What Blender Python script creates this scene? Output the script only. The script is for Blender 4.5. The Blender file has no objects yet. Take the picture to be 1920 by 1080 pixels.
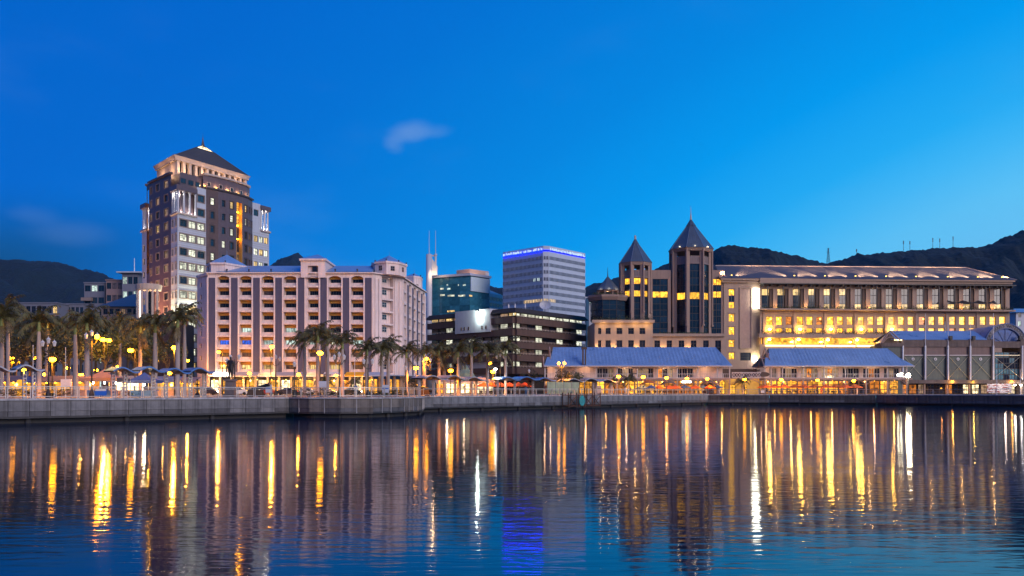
import bpy, bmesh, math, random
from mathutils import Vector, noise
R = math.radians
rnd = random.Random(7)
sc = bpy.context.scene
col = sc.collection
# ------------------------------------------------------------------ camera
F, H, HY = 1600.0, 3.2, 734.0          # focal length in photo pixels, eye height over the water, horizon row
cam = bpy.data.cameras.new('camera'); camo = bpy.data.objects.new('camera', cam); col.objects.link(camo)
cam.lens = 36 * F / 1920; cam.sensor_width = 36; cam.shift_y = (HY - 540) / 1920
cam.clip_start = 0.1; cam.clip_end = 20000
camo.location = (0, 0, H); camo.rotation_euler = (R(90), 0, 0)
sc.camera = camo
# ------------------------------------------------------------------ sky, twilight glow, exposure
SUN_EL, SUN_AZ = 22.0, 140.0           # soft afterglow over the viewer's right shoulder (azimuth from +Y towards +X)
w = bpy.data.worlds.new('World'); sc.world = w; w.use_nodes = True
wt = w.node_tree; wn = wt.nodes; wl = wt.links
bg = wn['Background']
def N(nt, kind, **kw):
    n = nt.nodes.new(kind)
    for k, v in kw.items():
        if k.startswith('i_'):
            key = k[2:]
            n.inputs[int(key) if key.isdigit() else key].default_value = v
        else:
            setattr(n, k, v)
    return n
def ramp(nt, stops, interp='EASE'):
    n = nt.nodes.new('ShaderNodeValToRGB'); cr = n.color_ramp; cr.interpolation = interp
    cr.elements[0].position, cr.elements[0].color = stops[0][0], (*stops[0][1], 1)
    cr.elements[1].position, cr.elements[1].color = stops[-1][0], (*stops[-1][1], 1)
    for p, c in stops[1:-1]:
        e = cr.elements.new(p); e.color = (*c, 1)
    return n
def skyw():
    tc = N(wt, 'ShaderNodeTexCoord')
    sky = N(wt, 'ShaderNodeTexSky', sky_type='NISHITA', sun_disc=False)
    sky.sun_elevation = R(2); sky.sun_rotation = R(62); sky.ozone_density = 6; sky.dust_density = .4
    g = Vector((.58, .42, -.80))
    dot = N(wt, 'ShaderNodeVectorMath', operation='DOT_PRODUCT'); dot.inputs[1].default_value = g
    wl.new(tc.outputs['Generated'], dot.inputs[0])
    r1 = ramp(wt, [(0.060, (0.000, 0.127, 0.600)), (0.200, (0.000, 0.140, 0.625)), (0.335, (0.000, 0.170, 0.665)), (0.441, (0.000, 0.212, 0.715)), (0.515, (0.000, 0.245, 0.760)), (0.620, (0.000, 0.330, 0.870)), (0.700, (0.016, 0.420, 0.920)), (0.740, (0.055, 0.490, 0.945)), (0.783, (0.115, 0.560, 0.945)), (0.920, (0.200, 0.620, 0.940))], 'LINEAR')
    sh = N(wt, 'ShaderNodeMath', operation='ADD', i_1=.3); wl.new(dot.outputs['Value'], sh.inputs[0])
    wl.new(sh.outputs[0], r1.inputs[0])
    # thin high cloud and the murk that sits on the mountains away from the glow
    mp = N(wt, 'ShaderNodeMapping'); mp.inputs['Scale'].default_value = (2.2, 2.2, 6.5)
    wl.new(tc.outputs['Generated'], mp.inputs[0])
    nz = N(wt, 'ShaderNodeTexNoise', i_Scale=1.7, i_Detail=5, i_Roughness=.55); wl.new(mp.outputs[0], nz.inputs[0])
    cr = ramp(wt, [(.50, (0, 0, 0)), (.78, (1, 1, 1))]); wl.new(nz.outputs[0], cr.inputs[0])
    sep = N(wt, 'ShaderNodeSeparateXYZ'); wl.new(tc.outputs['Generated'], sep.inputs[0])
    low = N(wt, 'ShaderNodeMapRange', interpolation_type='SMOOTHSTEP', i_1=.115, i_2=.215, i_3=1.0, i_4=.0); wl.new(sep.outputs['Z'], low.inputs[0])
    away = N(wt, 'ShaderNodeMapRange', interpolation_type='SMOOTHSTEP', i_1=.12, i_2=-.06, i_3=0., i_4=1.); wl.new(dot.outputs['Value'], away.inputs[0])
    m1 = N(wt, 'ShaderNodeMath', operation='MULTIPLY'); wl.new(low.outputs[0], m1.inputs[0]); wl.new(away.outputs[0], m1.inputs[1])
    dk = N(wt, 'ShaderNodeMix', data_type='RGBA'); dk.inputs[7].default_value = (.003, .07, .20, 1)
    m1b = N(wt, 'ShaderNodeMath', operation='MULTIPLY', i_1=.97); wl.new(m1.outputs[0], m1b.inputs[0])
    wl.new(m1b.outputs[0], dk.inputs[0]); wl.new(r1.outputs[0], dk.inputs[6])
    cm = N(wt, 'ShaderNodeMath', operation='MULTIPLY'); wl.new(cr.outputs[0], cm.inputs[0])
    cl = N(wt, 'ShaderNodeMapRange', i_1=.05, i_2=.55, i_3=.16, i_4=.0); wl.new(sep.outputs['Z'], cl.inputs[0]); wl.new(cl.outputs[0], cm.inputs[1])
    mx = N(wt, 'ShaderNodeMix', data_type='RGBA'); mx.inputs[7].default_value = (.16, .36, .72, 1)
    wl.new(cm.outputs[0], mx.inputs[0]); wl.new(dk.outputs[2], mx.inputs[6])
    # one small lit scrap of cloud above the office block, a fainter pair low over the left ridge
    prev = mx.outputs[2]
    for d, sx, sz, amt in (((-.116, 1, .303), 40, 62, .36), ((-.092, 1, .303), 46, 100, .20), ((-.134, 1, .289), 62, 70, .26), ((-.53, 1, .190), 20, 60, .10), ((-.57, 1, .212), 34, 90, .08)):
        v = Vector(d).normalized()
        sb = N(wt, 'ShaderNodeVectorMath', operation='SUBTRACT'); sb.inputs[1].default_value = v; wl.new(tc.outputs['Generated'], sb.inputs[0])
        ad = N(wt, 'ShaderNodeVectorMath', operation='MULTIPLY_ADD'); wl.new(nz.outputs['Color'], ad.inputs[0]); ad.inputs[1].default_value = (.055, .055, .035); wl.new(sb.outputs[0], ad.inputs[2])
        ad2 = N(wt, 'ShaderNodeVectorMath', operation='ADD'); wl.new(ad.outputs[0], ad2.inputs[0]); ad2.inputs[1].default_value = (-.0275, -.0275, -.0175)
        scl = N(wt, 'ShaderNodeVectorMath', operation='MULTIPLY'); scl.inputs[1].default_value = (sx, sx, sz); wl.new(ad2.outputs[0], scl.inputs[0])
        ln = N(wt, 'ShaderNodeVectorMath', operation='LENGTH'); wl.new(scl.outputs[0], ln.inputs[0])
        mr = N(wt, 'ShaderNodeMapRange', interpolation_type='SMOOTHSTEP', i_1=.15, i_2=1.1, i_3=amt, i_4=0.); wl.new(ln.outputs['Value'], mr.inputs[0])
        m2 = N(wt, 'ShaderNodeMix', data_type='RGBA'); m2.inputs[7].default_value = (.26, .42, .72, 1)
        wl.new(mr.outputs[0], m2.inputs[0]); wl.new(prev, m2.inputs[6]); prev = m2.outputs[2]
    add = N(wt, 'ShaderNodeVectorMath', operation='MULTIPLY_ADD'); add.inputs[1].default_value = (.001, .006, .008)
    wl.new(sky.outputs[0], add.inputs[0]); wl.new(prev, add.inputs[2])
    wl.new(add.outputs[0], bg.inputs[0]); bg.inputs[1].default_value = 1.0
skyw()
sl = bpy.data.lights.new('afterglow', 'SUN'); slo = bpy.data.objects.new('afterglow', sl); col.objects.link(slo)
sl.energy = 2.7; sl.angle = R(40); sl.color = (1, .83, .77)
_e, _a = R(SUN_EL), R(SUN_AZ)
slo.rotation_euler = Vector((math.sin(_a) * math.cos(_e), math.cos(_a) * math.cos(_e), math.sin(_e))).to_track_quat('Z', 'Y').to_euler()
sc.view_settings.view_transform = 'Standard'; sc.view_settings.look = 'None'
sc.view_settings.exposure = 0; sc.view_settings.gamma = 1
sc.render.engine = 'CYCLES'
cy = sc.cycles
cy.use_denoising = True; cy.denoiser = 'OPENIMAGEDENOISE'; cy.max_bounces = 5; cy.diffuse_bounces = 2; cy.glossy_bounces = 3
cy.transmission_bounces = 2; cy.transparent_max_bounces = 6; cy.sample_clamp_indirect = 6; cy.use_light_tree = True
cy.caustics_reflective = False; cy.caustics_refractive = False
# ------------------------------------------------------------------ helpers
G = 2.5                                 # level of the quays
def PX(px, Y): return (px - 960) * Y / F
def PZ(py, Y): return H - (py - HY) * Y / F
OFF = {}
def obj(name, me, parent=None, loc=(0, 0, 0), rz=0):
    o = bpy.data.objects.new(name, me); col.objects.link(o)
    o.location = loc; o.rotation_euler = (0, 0, rz)
    if parent: o.parent = parent
    return o
def tag(o, label=None, cat=None, group=None, kind=None):
    for k, v in (('label', label), ('category', cat), ('group', group), ('kind', kind)):
        if v: o[k] = v
    return o
def thing(name, label, cat, loc, group=None, rz=0):
    o = obj(name, None, None, loc, rz); o.empty_display_size = .5; OFF[o] = Vector(loc)
    return tag(o, label, cat, group)
class MB:
    def __init__(s): s.v = []; s.f = []; s.m = []
    def face(s, pts, mi=0):
        n = len(s.v); s.v += [tuple(p) for p in pts]; s.f.append(tuple(range(n, n + len(pts)))); s.m.append(mi); return s
    def box(s, x0, x1, y0, y1, z0, z1, mi=0):
        n = len(s.v)
        s.v += [(x, y, z) for z in (z0, z1) for x, y in ((x0, y0), (x1, y0), (x1, y1), (x0, y1))]
        for q in ((3, 2, 1, 0), (4, 5, 6, 7), (0, 1, 5, 4), (1, 2, 6, 5), (2, 3, 7, 6), (3, 0, 4, 7)):
            s.f.append(tuple(n + i for i in q)); s.m.append(mi)
        return s
    def prism(s, poly, z0, z1, mi=0, top=None, caps=True):
        n = len(s.v); k = len(poly); top = top or poly
        s.v += [(p[0], p[1], z0) for p in poly] + [(p[0], p[1], z1) for p in top]
        for i in range(k):
            j = (i + 1) % k; s.f.append((n + i, n + j, n + k + j, n + k + i)); s.m.append(mi)
        if caps:
            s.f.append(tuple(n + i for i in reversed(range(k)))); s.m.append(mi)
            s.f.append(tuple(n + k + i for i in range(k))); s.m.append(mi)
        return s
    def ring(s, cx, cy, z0, z1, r0, r1, k=12, mi=0, rot=0, caps=True):
        a = [(math.cos(rot + 2 * math.pi * i / k), math.sin(rot + 2 * math.pi * i / k)) for i in range(k)]
        return s.prism([(cx + r0 * c, cy + r0 * d) for c, d in a], z0, z1, mi, [(cx + r1 * c, cy + r1 * d) for c, d in a], caps)
    def tube(s, p, q, r0, r1=None, k=6, mi=0):
        p, q = Vector(p), Vector(q); r1 = r0 if r1 is None else r1
        d = (q - p).normalized(); a = d.orthogonal().normalized() if abs(d.z) < .99 else Vector((1, 0, 0)); b = d.cross(a)
        if k == 4: a, b = (a + b).normalized(), (b - a).normalized()
        n = len(s.v)
        for c, r in ((p, r0), (q, r1)):
            s.v += [tuple(c + a * r * math.cos(2 * math.pi * i / k) + b * r * math.sin(2 * math.pi * i / k)) for i in range(k)]
        for i in range(k):
            j = (i + 1) % k; s.f.append((n + i, n + j, n + k + j, n + k + i)); s.m.append(mi)
        s.f.append(tuple(n + i for i in reversed(range(k)))); s.m.append(mi)
        s.f.append(tuple(n + k + i for i in range(k))); s.m.append(mi)
        return s
    def path(s, pts, rs, k=6, mi=0):
        for i in range(len(pts) - 1): s.tube(pts[i], pts[i + 1], rs[i] if isinstance(rs, (list, tuple)) else rs, rs[i + 1] if isinstance(rs, (list, tuple)) else rs, k, mi)
        return s
    def lathe(s, cx, cy, prof, k=12, mi=0):     # prof: (r, z) upwards
        for (r0, z0), (r1, z1) in zip(prof, prof[1:]): s.ring(cx, cy, z0, z1, max(r0, .001), max(r1, .001), k, mi, caps=False)
        s.ring(cx, cy, prof[-1][1] - .001, prof[-1][1], max(prof[-1][0], .001), max(prof[-1][0], .001), k, mi)
        return s
    def ball(s, c, r, k=10, mi=0, sz=1):
        return s.lathe(c[0], c[1], [(r * math.sin(math.pi * i / 6), c[2] - r * sz * math.cos(math.pi * i / 6)) for i in range(7)], k, mi)
    def mesh(s, name, mats, off=(0, 0, 0), smooth=False, recalc=True):
        me = bpy.data.meshes.new(name)
        me.from_pydata([(a - off[0], b - off[1], c - off[2]) for a, b, c in s.v], [], s.f)
        for m in (mats if isinstance(mats, (list, tuple)) else [mats]): me.materials.append(m)
        if isinstance(mats, (list, tuple)): me.polygons.foreach_set('material_index', s.m)
        if smooth: me.polygons.foreach_set('use_smooth', [True] * len(me.polygons))
        if recalc and s.f:
            bm = bmesh.new(); bm.from_mesh(me); bmesh.ops.recalc_face_normals(bm, faces=bm.faces); bm.to_mesh(me); bm.free()
        return me
    def build(s, name, mats, parent=None, smooth=False, recalc=True):      # geometry is written in world coordinates
        if parent is not None:
            off = OFF[parent]; o = obj(name, s.mesh(name, mats, off, smooth, recalc), parent); OFF[o] = off
        else:
            xs, ys, zs = zip(*s.v); off = Vector(((min(xs) + max(xs)) / 2, (min(ys) + max(ys)) / 2, min(zs)))
            o = obj(name, s.mesh(name, mats, off, smooth, recalc), None, off); OFF[o] = off
        return o
CACHE = {}
def inst(name, key, make, mat, parent, loc, rz=0, sc3=None):      # alike pieces share mesh data; make() works round the piece's own origin
    k = (key, getattr(mat, 'name', str(mat)))
    if k not in CACHE:
        mb = MB(); make(mb); CACHE[k] = mb.mesh(name, mat)
    o = obj(name, CACHE[k], parent, Vector(loc) - (OFF[parent] if parent in OFF else Vector((0, 0, 0))), rz)
    if sc3: o.scale = sc3
    return o
class Line:                               # an upright plane in the place, from p to q on plan
    def __init__(s, p, q):
        s.p, s.q = Vector(p), Vector(q); s.u = (s.q - s.p).normalized(); s.n = Vector((-s.u.y, s.u.x)); s.L = (s.q - s.p).length
        s.ang = math.atan2(s.u.y, s.u.x)
    def t(s, px):
        k = (px - 960) / F; return (k * s.p.y - s.p.x) / (s.u.x - k * s.u.y)
    def P(s, t, z=0, d=0):
        a = s.p + s.u * t + s.n * d; return Vector((a.x, a.y, z))
    def z(s, px, py): return PZ(py, s.P(s.t(px)).y)
    def box(s, mb, t0, t1, d0, d1, z0, z1, mi=0):
        mb.prism([s.P(t0, 0, d0)[:2], s.P(t1, 0, d0)[:2], s.P(t1, 0, d1)[:2], s.P(t0, 0, d1)[:2]], z0, z1, mi); return mb
    def wall(s, mb, t0, t1, z0, z1, ops=(), depth=.3, back=None, mi=0):     # a wall with real openings (t0,t1,z0,z1)
        ts = sorted({t0, t1, *[o[0] for o in ops], *[o[1] for o in ops]}); zs = sorted({z0, z1, *[o[2] for o in ops], *[o[3] for o in ops]})
        for zi in range(len(zs) - 1):
            run = None
            for ti in range(len(ts) - 1):
                c, d = (ts[ti] + ts[ti + 1]) / 2, (zs[zi] + zs[zi + 1]) / 2
                hole = any(o[0] < c < o[1] and o[2] < d < o[3] for o in ops)
                if not hole and run is None: run = ts[ti]
                if run is not None and (hole or ti == len(ts) - 2):
                    e = ts[ti] if hole else ts[ti + 1]
                    mb.face([s.P(run, zs[zi]), s.P(e, zs[zi]), s.P(e, zs[zi + 1]), s.P(run, zs[zi + 1])], mi); run = None
        for a, b, c, d in [o[:4] for o in ops]:
            for (ta, za), (tb, zb) in (((a, c), (b, c)), ((b, c), (b, d)), ((b, d), (a, d)), ((a, d), (a, c))):
                mb.face([s.P(ta, za), s.P(tb, zb), s.P(tb, zb, depth), s.P(ta, za, depth)], mi)
            if back is not None: mb.face([s.P(a, c, depth), s.P(b, c, depth), s.P(b, d, depth), s.P(a, d, depth)], back)
        return mb
    def win(s, par, t0, t1, z0, z1, d, style, pane, fmat, name='window'):
        return window(par, s.P((t0 + t1) / 2, z0, d), s.ang, t1 - t0, z1 - z0, style, pane, fmat, name)
def window(par, c, ang, wd, ht, style, pane, fmat, name='window'):
    cols, tr, bw, extra = style           # columns, transom heights (0..1), bar width, surround width
    wd, ht = round(wd, 2), round(ht, 2)
    def mk(mb):
        h = wd / 2; th = .10
        mb.box(-h, -h + bw, 0, th, 0, ht).box(h - bw, h, 0, th, 0, ht).box(-h + bw, h - bw, 0, th, 0, bw).box(-h + bw, h - bw, 0, th, ht - bw, ht)
        for i in range(1, cols): x = -h + wd * i / cols; mb.box(x - bw / 2, x + bw / 2, .012, th - .01, bw, ht - bw)
        for f in tr: mb.box(-h + bw, h - bw, .02, th - .02, ht * f - bw / 2, ht * f + bw / 2)
    o = inst(name, ('win', wd, ht, style), mk, fmat, par, c, ang)
    p = inst('pane', ('pane', wd, ht, bw), lambda mb: mb.box(-wd / 2 + bw * .5, wd / 2 - bw * .5, 0, .012, bw * .5, ht - bw * .5), pane, o, (0, .06, 0))
    return o
# ------------------------------------------------------------------ materials
M = {}
def mat(name, c, rough=.7, var=.14, scale=1.2, bump=0., bscale=None, metal=0., streak=0., spec=.4, emis=None, es=0., coat=0., island=0., stretch=(1, 1, 1)):
    m = bpy.data.materials.new(name); m.use_nodes = True; nt = m.node_tree; L = nt.links.new; b = nt.nodes['Principled BSDF']
    tc = N(nt, 'ShaderNodeTexCoord'); mp = N(nt, 'ShaderNodeMapping'); mp.inputs['Scale'].default_value = stretch; L(tc.outputs['Object'], mp.inputs[0])
    nz = N(nt, 'ShaderNodeTexNoise', i_Scale=scale, i_Detail=6, i_Roughness=.62); L(mp.outputs[0], nz.inputs[0])
    mr = N(nt, 'ShaderNodeMapRange', i_1=.3, i_2=.7, i_3=1 - var, i_4=1 + var); L(nz.outputs[0], mr.inputs[0])
    fac = mr.outputs[0]
    if streak:
        m2 = N(nt, 'ShaderNodeMapping'); m2.inputs['Scale'].default_value = (1.6, 1.6, .09); L(tc.outputs['Object'], m2.inputs[0])
        n2 = N(nt, 'ShaderNodeTexNoise', i_Scale=1.5, i_Detail=5); L(m2.outputs[0], n2.inputs[0])
        r2 = N(nt, 'ShaderNodeMapRange', i_1=.42, i_2=.72, i_3=1., i_4=1 - streak); L(n2.outputs[0], r2.inputs[0])
        mm = N(nt, 'ShaderNodeMath', operation='MULTIPLY'); L(fac, mm.inputs[0]); L(r2.outputs[0], mm.inputs[1]); fac = mm.outputs[0]
    if island:
        oi = N(nt, 'ShaderNodeObjectInfo'); r3 = N(nt, 'ShaderNodeMapRange', i_3=1 - island, i_4=1 + island); L(oi.outputs['Random'], r3.inputs[0])
        mm = N(nt, 'ShaderNodeMath', operation='MULTIPLY'); L(fac, mm.inputs[0]); L(r3.outputs[0], mm.inputs[1]); fac = mm.outputs[0]
    vm = N(nt, 'ShaderNodeVectorMath', operation='SCALE'); vm.inputs[0].default_value = c[:3]; L(fac, vm.inputs['Scale']); L(vm.outputs[0], b.inputs['Base Color'])
    rr = N(nt, 'ShaderNodeMapRange', i_1=.3, i_2=.7, i_3=max(rough - .08, .02), i_4=min(rough + .08, 1)); L(nz.outputs[0], rr.inputs[0]); L(rr.outputs[0], b.inputs['Roughness'])
    b.inputs['Metallic'].default_value = metal; b.inputs['Specular IOR Level'].default_value = spec
    if bump:
        nb = N(nt, 'ShaderNodeTexNoise', i_Scale=bscale or scale * 6, i_Detail=4); L(tc.outputs['Object'], nb.inputs[0])
        bp = N(nt, 'ShaderNodeBump', i_Strength=bump, i_Distance=.05); L(nb.outputs[0], bp.inputs['Height']); L(bp.outputs[0], b.inputs['Normal'])
    if emis: b.inputs['Emission Color'].default_value = (*emis, 1); b.inputs['Emission Strength'].default_value = es
    M[name] = m; return m
def seam(name, c, period, rough=.38, axis='X', metal=.0, depth=.05):     # standing-seam or corrugated sheet
    m = mat(name, c, rough, .16, .35, streak=.18); nt = m.node_tree; L = nt.links.new; b = nt.nodes['Principled BSDF']
    b.inputs['Metallic'].default_value = metal
    tc = nt.nodes['Texture Coordinate']; wv = N(nt, 'ShaderNodeTexWave', wave_type='BANDS', bands_direction=axis, wave_profile='SIN', i_Scale=math.pi * 2 / 20 / period * 1.0)
    L(tc.outputs['Object'], wv.inputs[0]); bp = N(nt, 'ShaderNodeBump', i_Strength=.35, i_Distance=depth); L(wv.outputs['Fac'], bp.inputs['Height']); L(bp.outputs[0], b.inputs['Normal'])
    return m
def lit(name, c, s, var=.6, scale=1.4, stretch=(1, 1, 1), dark=.25):            # a lit room behind glass: what stands in it breaks the light up
    m = bpy.data.materials.new(name); m.use_nodes = True; nt = m.node_tree; L = nt.links.new; b = nt.nodes['Principled BSDF']
    b.inputs['Base Color'].default_value = (.02, .02, .02, 1); b.inputs['Roughness'].default_value = .08
    tc = N(nt, 'ShaderNodeTexCoord'); oi = N(nt, 'ShaderNodeObjectInfo')
    add = N(nt, 'ShaderNodeVectorMath', operation='MULTIPLY_ADD'); L(tc.outputs['Object'], add.inputs[0]); add.inputs[1].default_value = stretch
    cv = N(nt, 'ShaderNodeVectorMath', operation='SCALE'); cv.inputs[0].default_value = (37, 19, 53); L(oi.outputs['Random'], cv.inputs['Scale']); L(cv.outputs[0], add.inputs[2])
    vo = N(nt, 'ShaderNodeTexVoronoi', feature='F1', distance='CHEBYCHEV', i_Scale=scale); L(add.outputs[0], vo.inputs['Vector'])
    nz = N(nt, 'ShaderNodeTexNoise', i_Scale=scale * 1.6, i_Detail=3); L(add.outputs[0], nz.inputs[0])
    sp = N(nt, 'ShaderNodeSeparateColor'); L(vo.outputs['Color'], sp.inputs[0])
    av = N(nt, 'ShaderNodeMath', operation='ADD'); L(sp.outputs[0], av.inputs[0]); L(nz.outputs[0], av.inputs[1])
    mr = N(nt, 'ShaderNodeMapRange', i_1=.35, i_2=1.2, i_3=dark, i_4=1 + var * .5); L(av.outputs[0], mr.inputs[0])
    r3 = N(nt, 'ShaderNodeMapRange', i_3=1 - var * .6, i_4=1.15); L(oi.outputs['Random'], r3.inputs[0])
    mm = N(nt, 'ShaderNodeMath', operation='MULTIPLY'); L(mr.outputs[0], mm.inputs[0]); L(r3.outputs[0], mm.inputs[1])
    ms = N(nt, 'ShaderNodeMath', operation='MULTIPLY', i_1=s); L(mm.outputs[0], ms.inputs[0])
    b.inputs['Emission Color'].default_value = (*c, 1); L(ms.outputs[0], b.inputs['Emission Strength'])
    M[name] = m; return m
def glow(name, c, s):
    m = bpy.data.materials.new(name); m.use_nodes = True; nt = m.node_tree
    e = N(nt, 'ShaderNodeEmission'); e.inputs[0].default_value = (*c, 1); e.inputs[1].default_value = s
    nt.links.new(e.outputs[0], nt.nodes['Material Output'].inputs[0]); M[name] = m; return m
mat('plaster_cream', (.70, .565, .53), .8, .12, .35, .15, 9, streak=.24)
mat('plaster_tan', (.36, .255, .19), .8, .08, .4, .15, 9, streak=.15)
mat('pier_slate', (.08, .075, .125), .75, .12, .6, streak=.22)
mat('ochre', (.48, .25, .05), .7, .1)
mat('frame_dark', (.035, .03, .03), .45)
mat('frame_white', (.42, .39, .37), .5)
mat('frame_tan', (.22, .165, .14), .6)
mat('white_panel', (.42, .44, .48), .45, .05, .7, streak=.08)
mat('granite_dark', (.085, .05, .045), .4, .14, 1.1, streak=.06)
mat('granite_lilac', (.095, .068, .078), .4, .12, 1.1, streak=.06)
mat('granite_brown', (.06, .038, .034), .4, .15, 1.1)
mat('stone_pale', (.42, .34, .29), .7, .08)
mat('concrete', (.33, .33, .35), .85, .22, .8, .4, 7, streak=.35, island=.12)
mat('concrete_shade', (.03, .03, .032), .8, .3, 1.0, .4)  # shade of the gap below the quay panels, put into the colour
mat('concrete_warm', (.14, .105, .09), .85, .25, .7, .4, 7, streak=.3, island=.12)
mat('paving', (.16, .135, .12), .75, .25, .5, .2, 5)
mat('asphalt', (.05, .05, .052), .8, .2, .6, .3, 8)
seam('roof_blue', (.16, .26, .43), .45, .33)
seam('roof_blue_pale', (.16, .27, .46), .5, .35)
seam('roof_dark', (.05, .046, .048), .6, .75)
seam('roof_cone', (.06, .08, .11), .6, .35)
mat('brown_fascia', (.085, .052, .042), .8, .15, .5, streak=.25)
mat('brown_dark', (.024, .018, .016), .8, .15)
mat('white_paint', (.72, .70, .68), .5, .06)
mat('white_lattice', (.48, .42, .40), .55, .08)
mat('timber_pink', (.36, .24, .19), .7, .12)
mat('timber_dark', (.08, .05, .035), .7, .2)
mat('metal_grey', (.30, .30, .32), .4, .1, metal=.7)
mat('metal_black', (.02, .02, .022), .4, .2, metal=.3)
mat('metal_rail', (.45, .42, .39), .35, .1, metal=.4)
mat('bronze', (.035, .032, .03), .45, .25, 3, metal=.5)
mat('green_sheet', (.10, .11, .09), .6, .12, .6, streak=.2)
seam('corr_green', (.11, .125, .10), .32, .5, depth=.08)
seam('corr_rust', (.17, .105, .09), .32, .5, depth=.08)
mat('trunk', (.32, .27, .25), .85, .2, 2.0, .4, 12)
mat('crownshaft', (.16, .20, .06), .5, .15, 3)
mat('bark', (.06, .045, .03), .9, .3, 3, .5)
def foliage(name, c, var=.4):
    m = mat(name, c, .55, var, .9, island=.2); b = m.node_tree.nodes['Principled BSDF']
    b.inputs['Subsurface Weight'].default_value = 0
    return m
foliage('frond', (.095, .085, .026)); foliage('frond_dry', (.10, .075, .03)); foliage('leaf_dark', (.026, .032, .012)); foliage('leaf_mid', (.045, .055, .017))
def glassmat(name, c, rough=.06, var=.3, tint=1.0):
    m = mat(name, c, rough, var, .6, island=.35, spec=.6); return m
glassmat('glass_dark', (.012, .014, .024)); glassmat('glass_blue', (.012, .030, .052), .05); glassmat('glass_teal', (.03, .15, .205), .22)
glassmat('glass_curtain', (.10, .075, .07), .3)
lit('lit_yellow', (1, .47, .035), 2.0, .6, 1.5, dark=.3); lit('lit_warm', (1, .66, .24), 1.0, .7, 1.0); lit('lit_pale', (.95, .95, .72), .95, .7, 1.1)
lit('lit_cool', (.75, .95, .85), .75, .8, 1.3); lit('lit_blue', (.05, .18, 1), .9, .8, 1.6); lit('lit_dim', (1, .62, .35), .35, .9, 1.0)
lit('lit_shop', (1, .42, .04), 1.35, .9, 1.3, dark=.06); lit('lit_shop_white', (1, .78, .42), 2.4, .8, 1.2, dark=.08); lit('lit_amber', (1, .30, .03), .8, .9, 1.3, dark=.06)
glow('bulb_sodium', (1, .33, .006), 60); glow('bulb_warm', (1, .60, .12), 5); glow('bulb_white', (1, .93, .80), 60); glow('bulb_small', (1, .40, .03), 2.6)
glow('tube_white', (1, .97, .85), 9); glow('led_blue', (.0005, .002, 1), 42); glow('led_blue_soft', (.001, .006, 1), 4); glow('led_white', (.55, .72, 1), 1.3); glow('head_lamp', (1, .80, .5), 60); glow('tail_lamp', (1, .06, .02), 8)
glow('bulb_green', (.05, 1, .45), 8); glow('strip_warm', (1, .75, .35), 5)
for _n in ('bulb_sodium', 'bulb_warm', 'bulb_white', 'bulb_small', 'head_lamp', 'tail_lamp', 'bulb_green', 'led_white'): M[_n].cycles.emission_sampling = 'NONE'
for _n in list(M):
    if _n.startswith('lit_'): M[_n].cycles.emission_sampling = 'NONE' if _n in ('lit_dim', 'lit_cool', 'lit_blue', 'lit_pale', 'lit_warm') else 'AUTO'
def point(name, loc, watts, c=(1, .50, .12), r=.12, parent=None, spot=None, to=None):
    l = bpy.data.lights.new(name, 'SPOT' if spot else 'POINT'); l.energy = watts; l.color = c; l.shadow_soft_size = r
    if spot: l.spot_size = R(spot); l.spot_blend = .6 if spot < 120 else .35
    o = bpy.data.objects.new(name, l); col.objects.link(o)
    o.location = Vector(loc) - (OFF[parent] if parent else Vector((0, 0, 0)))
    if parent: o.parent = parent
    if to is not None: o.rotation_euler = (Vector(loc) - Vector(to)).to_track_quat('Z', 'Y').to_euler()
    return o
ORD = 'first second third fourth fifth sixth seventh eighth ninth tenth eleventh twelfth thirteenth fourteenth fifteenth sixteenth seventeenth eighteenth nineteenth twentieth'.split()
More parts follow.
